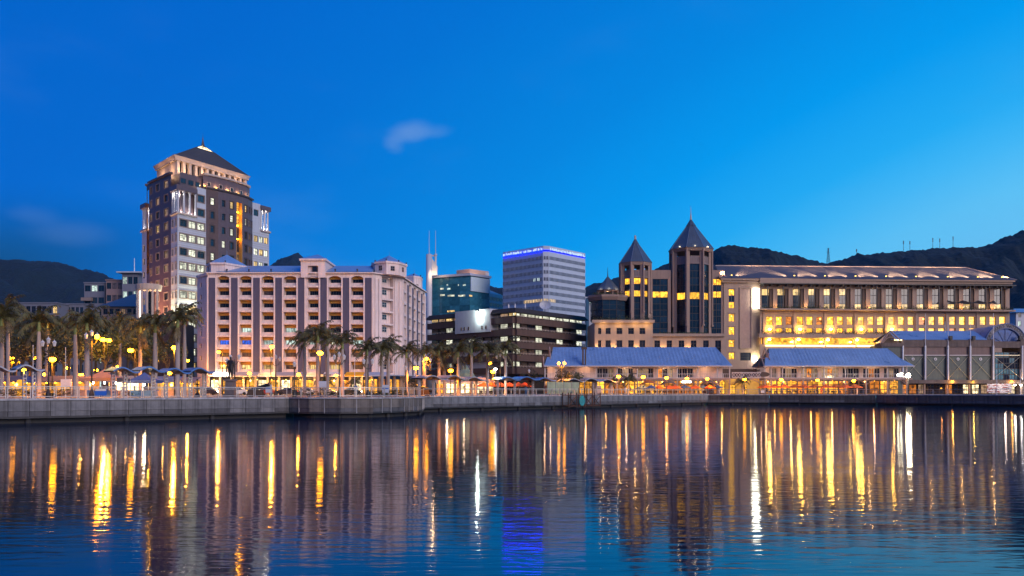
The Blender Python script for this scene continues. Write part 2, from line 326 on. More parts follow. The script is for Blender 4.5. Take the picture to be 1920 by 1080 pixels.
# ------------------------------------------------------------------ water
def water():
    m = bpy.data.materials.new('harbour_water'); m.use_nodes = True; nt = m.node_tree; L = nt.links.new; b = nt.nodes['Principled BSDF']
    b.inputs['Base Color'].default_value = (.002, .010, .028, 1); b.inputs['IOR'].default_value = 1.33; b.inputs['Roughness'].default_value = .07
    tc = N(nt, 'ShaderNodeTexCoord'); prev = None
    for (sx, sy, s, dist, rot) in ((.34, 1.0, .62, .0065, 5), (.26, 1.0, 2.9, .0098, -4), (.40, 1., .10, .05, 15)):
        mp = N(nt, 'ShaderNodeMapping'); mp.inputs['Scale'].default_value = (sx, sy, 1); mp.inputs['Rotation'].default_value = (0, 0, R(rot)); L(tc.outputs['Object'], mp.inputs[0])
        nz = N(nt, 'ShaderNodeTexNoise', i_Scale=s, i_Detail=2.5, i_Roughness=.5, i_Distortion=.3); L(mp.outputs[0], nz.inputs[0])
        bp = N(nt, 'ShaderNodeBump', i_Strength=1., i_Distance=dist); L(nz.outputs[0], bp.inputs['Height'])
        if prev: L(prev.outputs[0], bp.inputs['Normal'])
        prev = bp
    # what the swell hides from a grazing view is kept out of the mirror: reflectance follows Fresnel but levels off
    nt.nodes.remove(b); out = nt.nodes['Material Output']
    fr = N(nt, 'ShaderNodeFresnel', i_IOR=1.33); L(prev.outputs[0], fr.inputs['Normal'])
    f1 = N(nt, 'ShaderNodeMath', operation='MULTIPLY_ADD', i_1=2.6, i_2=1.); L(fr.outputs[0], f1.inputs[0])
    f2 = N(nt, 'ShaderNodeMath', operation='DIVIDE'); L(fr.outputs[0], f2.inputs[0]); L(f1.outputs[0], f2.inputs[1])
    f3 = N(nt, 'ShaderNodeMath', operation='MULTIPLY', i_1=1.8); L(f2.outputs[0], f3.inputs[0])
    df = N(nt, 'ShaderNodeBsdfDiffuse'); df.inputs[0].default_value = (.001, .010, .026, 1)
    gl = N(nt, 'ShaderNodeBsdfAnisotropic', distribution='GGX'); gl.inputs['Color'].default_value = (1, 1, 1, 1); gl.inputs['Roughness'].default_value = .055; L(prev.outputs[0], gl.inputs['Normal'])
    mx = N(nt, 'ShaderNodeMixShader'); L(f3.outputs[0], mx.inputs[0]); L(df.outputs[0], mx.inputs[1]); L(gl.outputs[0], mx.inputs[2]); L(mx.outputs[0], out.inputs[0])
    M['water'] = m
    mb = MB(); mb.face([(-700, -300, 0), (700, -300, 0), (700, 420, 0), (-700, 420, 0)])
    tag(mb.build('water', m), 'dark blue harbour water with long light reflections', kind='structure')
water()
# ------------------------------------------------------------------ quays and ground
QL = [(-72.0, 63.0), (-27.6, 105.6)]                                   # near quay on the left, running away from the viewer
QB = [(-27.6, 105.6), (-24.6, 103.4), (-20.7, 102.8), (-17, 104.4), (-14.3, 108.6), (-12.2, 116), (-13.6, 133)]
QM = [(-13.6, 133), (47.4, 206)]
QR = [(47.4, 206), (62, 205.6), (84, 197)]
QE = [(84, 197), (102, 174), (125, 146)]
poly = QL + QB[1:] + QM[1:] + QR[1:] + QE[1:]
gm = MB(); gm.face([(x, y + .3, G) for x, y in poly] + [(9000, 146, G), (9000, 9000, G), (-9000, 9000, G), (-9000, 63, G)])
tag(gm.build('ground', M['paving'], recalc=False), 'paved waterfront ground behind the quay', kind='structure')
rd = MB()
rd.face([(-400, 150, G + .004), (-30, 168, G + .004), (-16, 176, G + .004), (8, 215, G + .004), (4, 222, G + .004), (-22, 190, G + .004), (-36, 180, G + .004), (-400, 164, G + .004)])
tag(rd.build('road', M['asphalt'], recalc=False), 'asphalt road in front of the cream office block', kind='structure')
def quay(name, label, pts, pm, step=1.9, z0=.55, stone=False):
    r = thing(name, label, 'quay wall', (pts[0][0], pts[0][1], 0), 'quay walls round the basin')
    core = MB(); cope = MB(); pile = MB()
    for a, b in zip(pts, pts[1:]):
        l = Line(a, b); n = max(1, round(l.L / step)); st = l.L / n
        l.box(core, 0, l.L, .75, 1.6, -1.5, G - .25)
        l.box(cope, -.02, l.L + .02, -.12, .9, G - .2, G + .006 + .003 * (len(r.children) % 3))
        for i in range(n):
            zt = G - .2
            for k, (za, zb, dd) in enumerate(((1.22, zt, 0.), (z0 + rnd.uniform(-.05, .05), 1.20, .035))):
                hw = round(st / 2 - .022, 3)
                d = dd + rnd.uniform(-.015, .03)
                inst('panel', ('qp', hw, round(zb - za, 2)), lambda mb: mb.box(-hw, hw, 0, .7, 0, round(zb - za, 2)), pm if k == 0 or stone else (M['quay_low'] if rnd.random() < .8 else pm), r, l.P((i + .5) * st, za, d), l.ang)
            if name == 'quay_wall' and pm.name == 'quay_bastion' and i: inst('joint_strip', 'js', lambda mb: mb.box(-.035, .035, 0, .1, 0, G - .75), M['concrete'], r, l.P(i * st, .55, -.03), l.ang)
            if not stone: inst('tide_band', ('tb', round(st, 3)), lambda mb: mb.box(-st / 2, st / 2, 0, .1, 0, .22 + .0), M['quay_wet'], r, l.P((i + .5) * st, z0 - .06 + rnd.uniform(-.02, .04), -.02), l.ang)
            if i % 5 == 2: pile.ring(*l.P(i * st, 0, .55)[:2], -1.5, z0 + .3, .28, .28, 8)
    core.build('shaded_footing', M['concrete_shade'], r); cope.build('coping', M['concrete_warm'] if stone else M['concrete'], r); pile.build('piles', M['concrete_shade'], r)  # footing and piles coloured with the shade under the wall
    return r
mat('quay_low', (.095, .095, .105), .75, .4, .7, .5, 6, streak=.5, island=.2)
mat('quay_pale', (.17, .18, .20), .85, .34, .7, .5, 6, streak=.55, island=.18)
mat('quay_stain', (.165, .165, .175), .85, .34, .7, .5, 6, streak=.55, island=.16)
mat('quay_wet', (.03, .03, .033), .6, .35, .7, .5, 6, streak=.4, island=.12)
mat('quay_bastion', (.14, .125, .115), .85, .40, .55, .5, 6, streak=.55, island=.25)
mat('quay_stone', (.06, .054, .058), .9, .4, .8, .6, 5, streak=.5, island=.22)
mat('quay_brown', (.10, .082, .075), .85, .25, .8, .4, 6, streak=.4, island=.1)
quay('quay_wall', 'grey concrete panel quay wall nearest the viewer, running off the left edge', QL, M['quay_stain'])
quay('quay_wall', 'curved stained concrete bastion jutting into the water below the palms', QB, M['quay_bastion'], 1.7)
quay('quay_wall', 'long pale blue-grey panel quay wall from the bastion to the restaurants', QM, M['quay_pale'], 2.0)
quay('quay_wall', 'old dark stone quay wall below the orange parasols', QR, M['quay_stone'], 3.2)
quay('quay_wall', 'low brown concrete quay wall at the right edge below the arch', QE, M['quay_brown'], 2.4)
# the broken mooring stage with a rusty frame, leaning on the long quay
def stage():
    l = Line(QM[0], QM[1]); t0, t1 = l.t(1052), l.t(1112)
    r = thing('mooring_stage', 'rusty scaffold landing stage with teal hatch hung on the long quay', 'landing stage', l.P((t0 + t1) / 2, 0, -1.2))
    f = MB(); n = 4
    for i in range(n + 1):
        t = t0 + (t1 - t0) * i / n
        for d in (-.35, -1.7): f.tube(l.P(t, .15, d), l.P(t, G + (1.4 if i in (2, 3) else .5), d), .10, k=6)
        f.tube(l.P(t, .5, -.35), l.P(t, .5, -1.7), .08); f.tube(l.P(t, G, -.35), l.P(t, G, -1.7), .08)
        if i < n and i != 1:
            u = t0 + (t1 - t0) * (i + 1) / n
            f.tube(l.P(t, .4, -1.7), l.P(u, G - .1, -1.7), .07); f.tube(l.P(u, .4, -1.7), l.P(t, G - .1, -1.7), .07)
    for z in (.4, G): f.tube(l.P(t0, z, -1.7), l.P(t1, z, -1.7), .09)
    f.build('frame', mat('rust', (.05, .028, .02), .85, .4, 3), r)
    p = MB(); ta = t0 + (t1 - t0) * .30; tb = t0 + (t1 - t0) * .47
    pts = [((ta + tb) / 2 + (tb - ta) / 2 * math.cos(a), 1.45 + 1.0 * math.sin(a)) for a in [2 * math.pi * i / 16 for i in range(16)]]
    p.face([l.P(t, z, -1.9) for t, z in pts]); p.face([l.P(t, z, -2.0) for t, z in reversed(pts)])
    for i in range(16): a, b = pts[i], pts[(i + 1) % 16]; p.face([l.P(a[0], a[1], -1.9), l.P(b[0], b[1], -1.9), l.P(b[0], b[1], -2.0), l.P(a[0], a[1], -2.0)])
    p.build('hatch', mat('teal_paint', (.02, .22, .24), .5, .35, 2), r)
stage()
# ------------------------------------------------------------------ mountains
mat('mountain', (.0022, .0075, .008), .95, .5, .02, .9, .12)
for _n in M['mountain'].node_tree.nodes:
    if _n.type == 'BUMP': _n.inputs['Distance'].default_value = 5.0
def mountain(name, label, prof, D, front, seed, jag=3., J=26):
    mb = MB(); pts = []
    px = prof[0][0]
    while px <= prof[-1][0]:
        for (a, b) in zip(prof, prof[1:]):
            if a[0] <= px <= b[0]:
                f = (px - a[0]) / (b[0] - a[0]); f = f * f * (3 - 2 * f) * .5 + f * .5; pts.append((px, a[1] + (b[1] - a[1]) * f)); break
        px += 2.5
    I = len(pts)
    for i, (px, py) in enumerate(pts):
        zc = PZ(py, D) - G
        for j in range(J + 4):
            s = j / J; d = D - front * (1 - s)
            if s <= 1:
                x = PX(px, D) * (1 - .10 * (1 - s)) ; h = zc * (s ** .85)
                q = Vector((x / 210, d / 210, seed)); rg = 1 - abs(noise.fractal(q, 1, 2, 5)) * 2
                h += zc * .28 * rg * s * (1 - s) * 2
                h += jag * noise.fractal(Vector((x / 30, d / 30, seed + 5)), .8, 2.2, 5) * min(1, s * 3) + jag * .6 * noise.noise(Vector((x / 7, d / 7, seed)))
            else:
                x = PX(px, D); h = zc * (1 - (s - 1) * 3.5)
            mb.v.append((x, d, G - 4 + max(h, -2)))
    J2 = J + 4
    for i in range(I - 1):
        for j in range(J2 - 1):
            mb.f.append((i * J2 + j, (i + 1) * J2 + j, (i + 1) * J2 + j + 1, i * J2 + j + 1)); mb.m.append(0)
    return tag(mb.build(name, M['mountain'], smooth=True, recalc=False), label, kind='structure')
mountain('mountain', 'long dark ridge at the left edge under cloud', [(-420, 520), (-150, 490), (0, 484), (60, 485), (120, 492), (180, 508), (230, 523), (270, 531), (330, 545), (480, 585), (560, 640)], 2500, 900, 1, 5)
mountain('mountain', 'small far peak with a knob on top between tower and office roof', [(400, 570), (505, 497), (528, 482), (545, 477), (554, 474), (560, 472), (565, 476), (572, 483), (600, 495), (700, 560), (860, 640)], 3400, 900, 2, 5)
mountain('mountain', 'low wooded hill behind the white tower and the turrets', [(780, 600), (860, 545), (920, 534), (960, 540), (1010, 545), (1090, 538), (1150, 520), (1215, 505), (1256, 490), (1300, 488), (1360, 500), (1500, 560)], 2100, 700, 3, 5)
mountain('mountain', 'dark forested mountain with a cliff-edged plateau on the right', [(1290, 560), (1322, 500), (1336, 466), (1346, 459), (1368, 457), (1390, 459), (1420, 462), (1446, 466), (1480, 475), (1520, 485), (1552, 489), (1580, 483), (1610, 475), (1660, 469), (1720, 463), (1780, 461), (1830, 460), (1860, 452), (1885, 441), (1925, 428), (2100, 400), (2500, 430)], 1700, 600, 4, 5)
def mast(px, ytop, ybot, D, lat=False):
    x, zb, zt = PX(px, D), PZ(ybot, D) - 4, PZ(ytop, D); mb = MB(); h = zt - zb
    if lat:
        for s in (-1, 1):
            for t in (-1, 1): mb.tube((x + s * 2.6, D + t * 2.6, zb), (x + s * .5, D + t * .5, zt), .40, .25, 4)
        for k in range(6):
            f0, f1 = k / 6, (k + 1) / 6; r0, r1 = 2.6 - 2.1 * f0, 2.6 - 2.1 * f1
            for t in (-1, 1):
                mb.tube((x - r0, D + t * r0, zb + h * f0), (x + r1, D + t * r1, zb + h * f1), .16, k=4); mb.tube((x + r0, D + t * r0, zb + h * f0), (x - r1, D + t * r1, zb + h * f1), .16, k=4)
        for z, wd in ((.72, 4.4), (.86, 3.6), (.97, 2.6)): mb.tube((x - wd, D, zb + h * z), (x + wd, D, zb + h * z), .22, k=4)
    else:
        mb.tube((x, D, zb), (x, D, zt), .5, .3, 4)
        for z in (.7, .82, .93): mb.box(x - 1, x + 1, D - .5, D + .5, zb + h * z - .7, zb + h * z + .7)
    return mb
tag(mast(1553, 465, 489, 1690, True).build('power_pylon', M['metal_black']), 'lattice power pylon on the saddle of the right mountain', 'pylon')
for i, (p, a, b) in enumerate(((1694, 451, 466), (1706, 452, 465), (1749, 446, 463), (1762, 447, 463), (1787, 443, 462), (1606, 467, 477))):
    tag(mast(p, a, b, 1695).build('radio_mast', M['metal_black']), '%s thin radio mast from the left on the right mountain ridge' % ORD[(1, 2, 3, 4, 5, 0)[i]], 'mast', 'radio masts along the ridge')
# ------------------------------------------------------------------ cream office block with slate piers
def pick(choices): 
    x = rnd.random() * sum(c[1] for c in choices)
    for m, wt_ in choices:
        x -= wt_
        if x <= 0: return M[m]
    return M[choices[-1][0]]
def office():
    r = thing('office_block', 'cream office block with slate piers, balconies and blue hipped roofs', 'building', (PX(540, 200), 200, G))
    fl = Line((PX(390, 200), 200), (PX(700, 200), 200)); lf = Line((-75.8, 205.5), (PX(390, 200), 200)); fr = Line((PX(700, 200), 200), (-26.65, 208)); sd = Line((-26.65, 208), (-24.2, 239))
    lw = Line((-75.8, 232), (-75.8, 205.5))
    bays = [(407, 431.5), (448.5, 473), (490, 514.5), (531.5, 557), (577, 597), (616, 640), (658, 682)]
    rows = [(517, 535)] + [(539 + 23.2 * k, 558 + 23.2 * k) for k in range(7)]
    z = lambda py: PZ(py, 200)
    zt = z(511); zs = z(702)
    W = MB(); ops = []
    for b in bays:
        for ra, rb in rows: ops.append((fl.t(b[0]), fl.t(b[1]), z(rb), z(ra)))
    fl.wall(W, 0, fl.L, zs, zt, ops, 1.5, back=1)
    # arched heads on the top row: spandrel pieces
    for b in bays:
        x0, x1 = PX(b[0], 200), PX(b[1], 200); c = (x0 + x1) / 2; n = 8; zz = z(517); rise = .55
        for i in range(n):
            xa, xb = x0 + (x1 - x0) * i / n, x0 + (x1 - x0) * (i + 1) / n
            ha, hb = [rise * ((x - c) / ((x1 - x0) / 2)) ** 2 for x in (xa, xb)]
            W.face([(xa, 200.01, zz), (xb, 200.01, zz), (xb, 200.01, zz - hb - .02), (xa, 200.01, zz - ha - .02)]); W.face([(xa, 200.01, zz - ha - .02), (xb, 200.01, zz - hb - .02), (xb, 200.35, zz - hb - .02), (xa, 200.35, zz - ha - .02)])
    # left facet with slit windows
    slit = []
    tm = lf.t(376.5)
    for k in range(8): slit.append((tm - .55, tm + .55, z(535 + 23.3 * k), z(526 + 23.3 * k)))
    lf.wall(W, 0, lf.L, G, zt, slit, .35); lw.wall(W, 0, lw.L, G, zt)
    for o in slit: lf.win(r, *o, .22, (1, (), .08, 0), M['glass_dark'], M['frame_tan'])
    # chamfered corner with round-headed windows in a recess
    t0, t1 = fr.t(716), fr.t(737); fo = []
    zc = lambda py: PZ(py, 203.5)
    for k in range(8): fo.append((t0, t1, zc(536.5 + 23.3 * k), zc((520 if k == 0 else 516.5) + 23.3 * k)))
    fr.wall(W, 0, fr.L, zs, zt, fo, 1.0, back=0)
    for k, o in enumerate(fo):
        c = (t0 + t1) / 2
        fr.win(r, c - .95, c + .55, o[2] + .95, o[3] - .35, .86, (2, (.5,), .07, 0), M['glass_dark'] if k > 4 else M['glass_blue'], M['frame_white'])
    # side wing running back
    so = []; nb = 5; bw = sd.L / nb
    for i in range(nb):
        for ra, rb in rows: so.append((bw * i + 1.6, bw * i + bw - 1.6, z(rb), z(ra)))
    sd.wall(W, 0, sd.L, zs, zt, so, .7, back=None)
    for o in so:
        sd.win(r, o[0], o[1], o[2] + .5, o[3], .55, (2, (), .08, 0), pick([('glass_dark', 5), ('glass_curtain', 1)]), M['frame_dark'])
        inst('parapet', ('sp', round(o[1] - o[0], 2)), lambda mb: mb.box(-(o[1] - o[0]) / 2, (o[1] - o[0]) / 2, 0, .2, 0, .5), M['plaster_cream'], r, sd.P((o[0] + o[1]) / 2, o[2], .3), sd.ang)
    top = [fl.p, fl.q, fr.q, sd.q, Vector((-75.8, 239)), lf.p]
    W.face([(p.x, p.y, zt - .02) for p in top])
    # ground floor pillars and slab
    W.box(fl.p.x, fl.q.x, 200.2, 200.6, zs - .55, zs - .003)
    W.build('wall', [M['plaster_cream'], M['plaster_cream']], r)
    # balcony parts
    for b in bays:
        x0, x1 = PX(b[0], 200), PX(b[1], 200); wd = round(x1 - x0, 2); xm = (x0 + x1) / 2
        for k, (ra, rb) in enumerate(rows):
            za, zb = z(rb), z(ra); ctr = b[0] == 577
            inst('parapet', ('op', wd), lambda mb: mb.box(-wd / 2, wd / 2, 0, .22, 0, .62), M['plaster_cream'], r, (xm, 200.45, za))
            inst('floor_band', ('fb', wd), lambda mb: mb.box(-wd / 2, wd / 2, -.16, 0, 0, .42), M['plaster_cream'], r, (xm, 200, za - .46))
            if not (ctr and k == 0):
                inst('pelmet', ('pe', wd), lambda mb: mb.box(-wd / 2 + .02, wd / 2 - .02, 0, .12, -.68, 0), M['ochre'], r, (xm, 201.2, zb - .03))
            pane = pick([('glass_dark', 8), ('glass_curtain', 1.5)])
            if k == 5: pane = M['lit_blue'] if b[0] < 450 else pick([('lit_cool', 4), ('lit_pale', 2)])
            if k == 4: pane = pick([('glass_dark', 4), ('lit_cool', 2)])
            if k == 6: pane = M['glass_curtain']
            if k == 7: pane = pick([('lit_warm', 3), ('glass_curtain', 1)])
            window(r, Vector((xm, 201.36, za + .5)), 0, wd - .5, 1.22, (4, (), .07, 0), pane, M['frame_dark'])
    for a, b in ((391.5, 404), (433.5, 446), (475, 487.5), (516.5, 529), (559, 571), (601, 613), (643, 655), (684.5, 697)):
        x0, x1 = PX(a, 200), PX(b, 200)
        inst('pier', ('pi', round(x1 - x0, 2)), lambda mb: mb.box(-(x1 - x0) / 2, (x1 - x0) / 2, -.12, .1, 0, z(521) - zs), M['pier_slate'], r, ((x0 + x1) / 2, 200, zs))
        for xx in (x0 - .2, x1 + .2): inst('pilaster', 'pl', lambda mb: mb.box(-.17, .17, -.26, .1, 0, z(520.5) - zs), M['plaster_cream'], r, (xx, 200, zs))
    for i in range(nb + 1):
        t = min(max(bw * i, .7), sd.L - .7)
        inst('pier', 'sidepi', lambda mb: mb.box(-.65, .65, -.14, .1, 0, z(521) - zs), M['pier_slate'] if 0 < i < nb else M['plaster_cream'], r, sd.P(t, zs), sd.ang)
    for t in (.9, t0 - .7, t1 + .8, fr.L - .9): inst('pilaster', 'plc', lambda mb: mb.box(-.5, .5, -.22, .1, 0, z(521) - zs), M['plaster_cream'], r, fr.P(t, zs), fr.ang)
    for l in (fl, fr, sd):
        cb = MB(); l.box(cb, -.15, l.L + .15, -.34, .12, z(517) + .62, zt - .25); l.box(cb, -.25, l.L + .25, -.5, .4, zt - .25, zt + .02); cb.build('cornice', M['plaster_cream'], r)
    cb = MB(); lf.box(cb, -.1, lf.L, -.25, .3, zt - .6, zt + .03); cb.build('cornice', M['plaster_cream'], r)
    # hipped roofs
    ze = zt + .25
    for xa, xb, ha in ((PX(403, 200), PX(568, 200), 3.6), (PX(607, 200), PX(697, 200), 1.2)):
        m = MB(); zr = PZ(498.5, 207.5); ya, yr, yb = 200.5, 207.5, 214.5
        A, B, C, D = (xa, ya, ze), (xb, ya, ze), (xb, yb, ze), (xa, yb, ze); E_, F_ = (xa + ha, yr, zr), (xb - .3, yr, zr)
        m.face([A, B, F_, E_]).face([B, C, F_]).face([C, D, E_, F_]).face([D, A, E_]); m.face([D, C, B, A]); rf = m.build('roof', M['roof_blue'], r)
        for i in range(max(2, int((xb - xa) / 5.2))):
            x = xa + 2.5 + i * 5.2
            inst('roof_vent', 'rv', lambda mb: mb.ring(0, 0, 0, .5, .16, .16, 8).ring(0, 0, .5, .62, .28, .2, 8), M['metal_black'], rf, (x, 200.9, ze + .1))
    m = MB(); m.face([(-26.9, 211, ze), (-24.8, 239, ze), (-32, 239, ze + 2), (-33, 213, ze + 2)]); m.build('roof', M['roof_blue'], r)
    def turret(name, poly, zb, ztop, apex, zap, wins, wl_, cap=M['roof_blue_pale']):
        t = MB(); t.prism(poly, zb, ztop); cx = sum(p[0] for p in poly) / len(poly); cyy = sum(p[1] for p in poly) / len(poly)
        ex = [(cx + (p[0] - cx) * 1.06, cyy + (p[1] - cyy) * 1.06) for p in poly]; t.prism(ex, ztop - .25, ztop + .2)
        o = t.build(name, M['plaster_cream'], r)
        q = MB(); n = len(poly)
        for i in range(n): q.face([(*ex[i], ztop + .2), (*ex[(i + 1) % n], ztop + .2), (cx, cyy, zap)])
        q.tube((cx, cyy, zap - .1), (cx, cyy, zap + 1.0), .05, .02, 5)
        obj_ = q.mesh('turret_roof', cap, OFF[r]); obj('turret_roof', obj_, o)
        for i in range(n): inst('roof_vent', 'rv2', lambda mb: mb.ring(0, 0, 0, .4, .13, .13, 8).ring(0, 0, .4, .5, .22, .18, 8), M['metal_black'], o, Vector((cx + (ex[i][0] - cx) * .93, cyy + (ex[i][1] - cyy) * .93, ztop + .2)))
        for (a, b, f, wd, zz, hh) in wins:
            l = Line(poly[a], poly[b]); window(o, l.P(l.L * f, zz, -.07), l.ang, wd, hh, (2, (.5,), .08, 0), M['glass_dark'], M['frame_tan'])
        return o
    turret('turret', [(-73.3, 205), (-71.0, 201.2), (-67.6, 201.2), (-64.4, 207), (-66, 211), (-71, 212)], zt - .2, z(492.5), 0, PZ(476.5, 205.5), [(0, 1, .5, .8, z(507), 1.3)], 0)
    turret('turret', [(-32.6, 203), (-29.6, 200.9), (-26.9, 203), (-25.6, 207), (-27.5, 211), (-31.5, 211), (-34, 207)], zt - .2, PZ(492, 202), 0, PZ(479, 206), [(0, 1, .5, 1.1, PZ(507, 202), 1.15), (1, 2, .5, 1.1, PZ(508, 202), 1.15), (2, 3, .5, .9, PZ(509, 204), 1.15)], 0)
    turret('turret', [(-28.6, 229), (-26.2, 227.5), (-24.6, 230), (-24.6, 234), (-28, 236)], zt - .2, PZ(523.5, 230) + .4, 0, PZ(512, 231), [(1, 2, .5, .8, PZ(541, 229), 1.1)], 0)
    # centre tower with arched niche
    cx0, cx1 = PX(564.5, 199.4), PX(609, 199.4); t = MB(); l = Line((cx0, 199.4), (cx1, 199.4)); zT = PZ(488, 199.4)
    l.wall(t, 0, l.L, z(521), zT, [(1.55, l.L - 1.55, z(521), PZ(498, 199.4))], .8, back=0)
    t.box(cx0, cx1, 200.21, 210, z(512), zT - .005); o = t.build('centre_tower', M['plaster_cream'], r)
    for s in (0, 1): 
        t2 = MB(); xx = (cx0, cx1)[s]; t2.box(xx - .06, xx + .06, 199.41, 209.9, z(520), zT - .01); obj('side_wall', t2.mesh('side_wall', M['plaster_cream'], OFF[r]), o)
    q = MB(); ax, ay = (cx0 + cx1) / 2, 204.8; e = .35; cs = [(cx0 - e, 199), (cx1 + e, 199), (cx1 + e, 210.4), (cx0 - e, 210.4)]
    q.prism(cs, zT - .1, zT + .35)
    obj('cornice', q.mesh('cornice', M['plaster_cream'], OFF[r]), o); q = MB()
    for i in range(4): q.face([(*cs[i], zT + .35), (*cs[(i + 1) % 4], zT + .35), (ax, ay, PZ(477, 204.8))])
    obj('tower_roof', q.mesh('tower_roof', M['roof_blue_pale'], OFF[r]), o)
    window(o, Vector((PX(589, 199.4), 199.9, PZ(510, 199.4))), 0, 1.3, 1.45, (1, (), .1, 0), M['glass_dark'], M['frame_tan'])
    # shops and awnings
    n = 14; x0, x1 = fl.p.x, fl.q.x
    for i in range(n):
        a = x0 + (x1 - x0) * i / n; b = x0 + (x1 - x0) * (i + 1) / n
        inst('shop_pillar', 'shp', lambda mb: mb.box(-.22, .22, 0, .5, 0, zs - .55 - G), M['plaster_tan'], r, (a, 200.1, G))
        window(r, Vector(((a + b) / 2, 201.6, G + .15)), 0, b - a - .3, zs - G - 1.4, (3, (.72,), .08, 0), pick([('lit_shop', 5), ('lit_shop_white', 2.6), ('lit_amber', 2)]), M['timber_dark'], 'shop_window')
        inst('transom_panel', 'trp', lambda mb: mb.box(-1.2, 1.2, 0, .1, 0, .55), M['frame_dark'], r, ((a + b) / 2, 201.7, zs - 1.2))
    for l in (fr, sd):
        k = max(3, int(l.L / 2.4))
        for i in range(k):
            l.win(r, l.L * i / k + .2, l.L * (i + 1) / k - .2, G + .1, zs - 1.0, .9, (2, (.8,), .1, 0), pick([('lit_shop', 5), ('lit_amber', 2)]), M['frame_tan'], 'shop_window')
            inst('shop_pillar', 'shp2', lambda mb: mb.box(-.2, .2, 0, .5, 0, zs - G), M['plaster_tan'], r, l.P(l.L * i / k, G, .1), l.ang)
    mat('awning_grey', (.34, .31, .33), .8); mat('awning_white', (.75, .66, .58), .8); mat('awning_orange', (.75, .36, .02), .8); mat('awning_blue', (.30, .33, .42), .8)
    for a, b, mm in ((437, 484, 'awning_grey'), (515, 568, 'awning_grey'), (606, 638, 'awning_white'), (647, 681, 'awning_orange'), (682, 726, 'awning_blue')):
        xa, xb = PX(a, 198), PX(b, 198); q = MB(); zz = z(697.5)
        q.face([(xa, 199.84, zz), (xb, 199.84, zz), (xb, 197.6, zz - .75), (xa, 197.6, zz - .75)]).face([(xa, 197.6, zz - .75), (xb, 197.6, zz - .75), (xb, 197.6, zz - 1.05), (xa, 197.6, zz - 1.05)])
        q.face([(xa, 199.84, zz), (xa, 197.6, zz - .75), (xa, 197.6, zz - 1.05), (xa, 199.84, zz - 1.05)]); q.face([(xb, 199.84, zz), (xb, 197.6, zz - .75), (xb, 197.6, zz - 1.05), (xb, 199.84, zz - 1.05)])
        q.build('awning', M[mm], r)
    q = MB(); sd2 = fr; fr.box(q, .2, fr.L, -2.0, -.3, zs - .25, zs - .1); sd.box(q, 0, sd.L, -2.2, -.2, zs - .25, zs - .1); q.build('awning', M['awning_blue'], r)
    q = MB(); q.box(PX(400, 199), PX(430, 199), 198.9, 199.2, PZ(705, 199), PZ(698, 199)); q.build('light_box_sign', M['tube_white'], r)
    for i in range(12):
        x = PX(400 + 27 * i, 198.5)
        inst('shop_lamp', 'shl', lambda mb: mb.ball((0, 0, 0), .13, 6), M['bulb_warm'], r, (x, 199.0, z(712)))
        if i % 2 == 0: point('shop_light', (x, 198.6, z(713)), 900, (1, .58, .18), .15, r)
office()
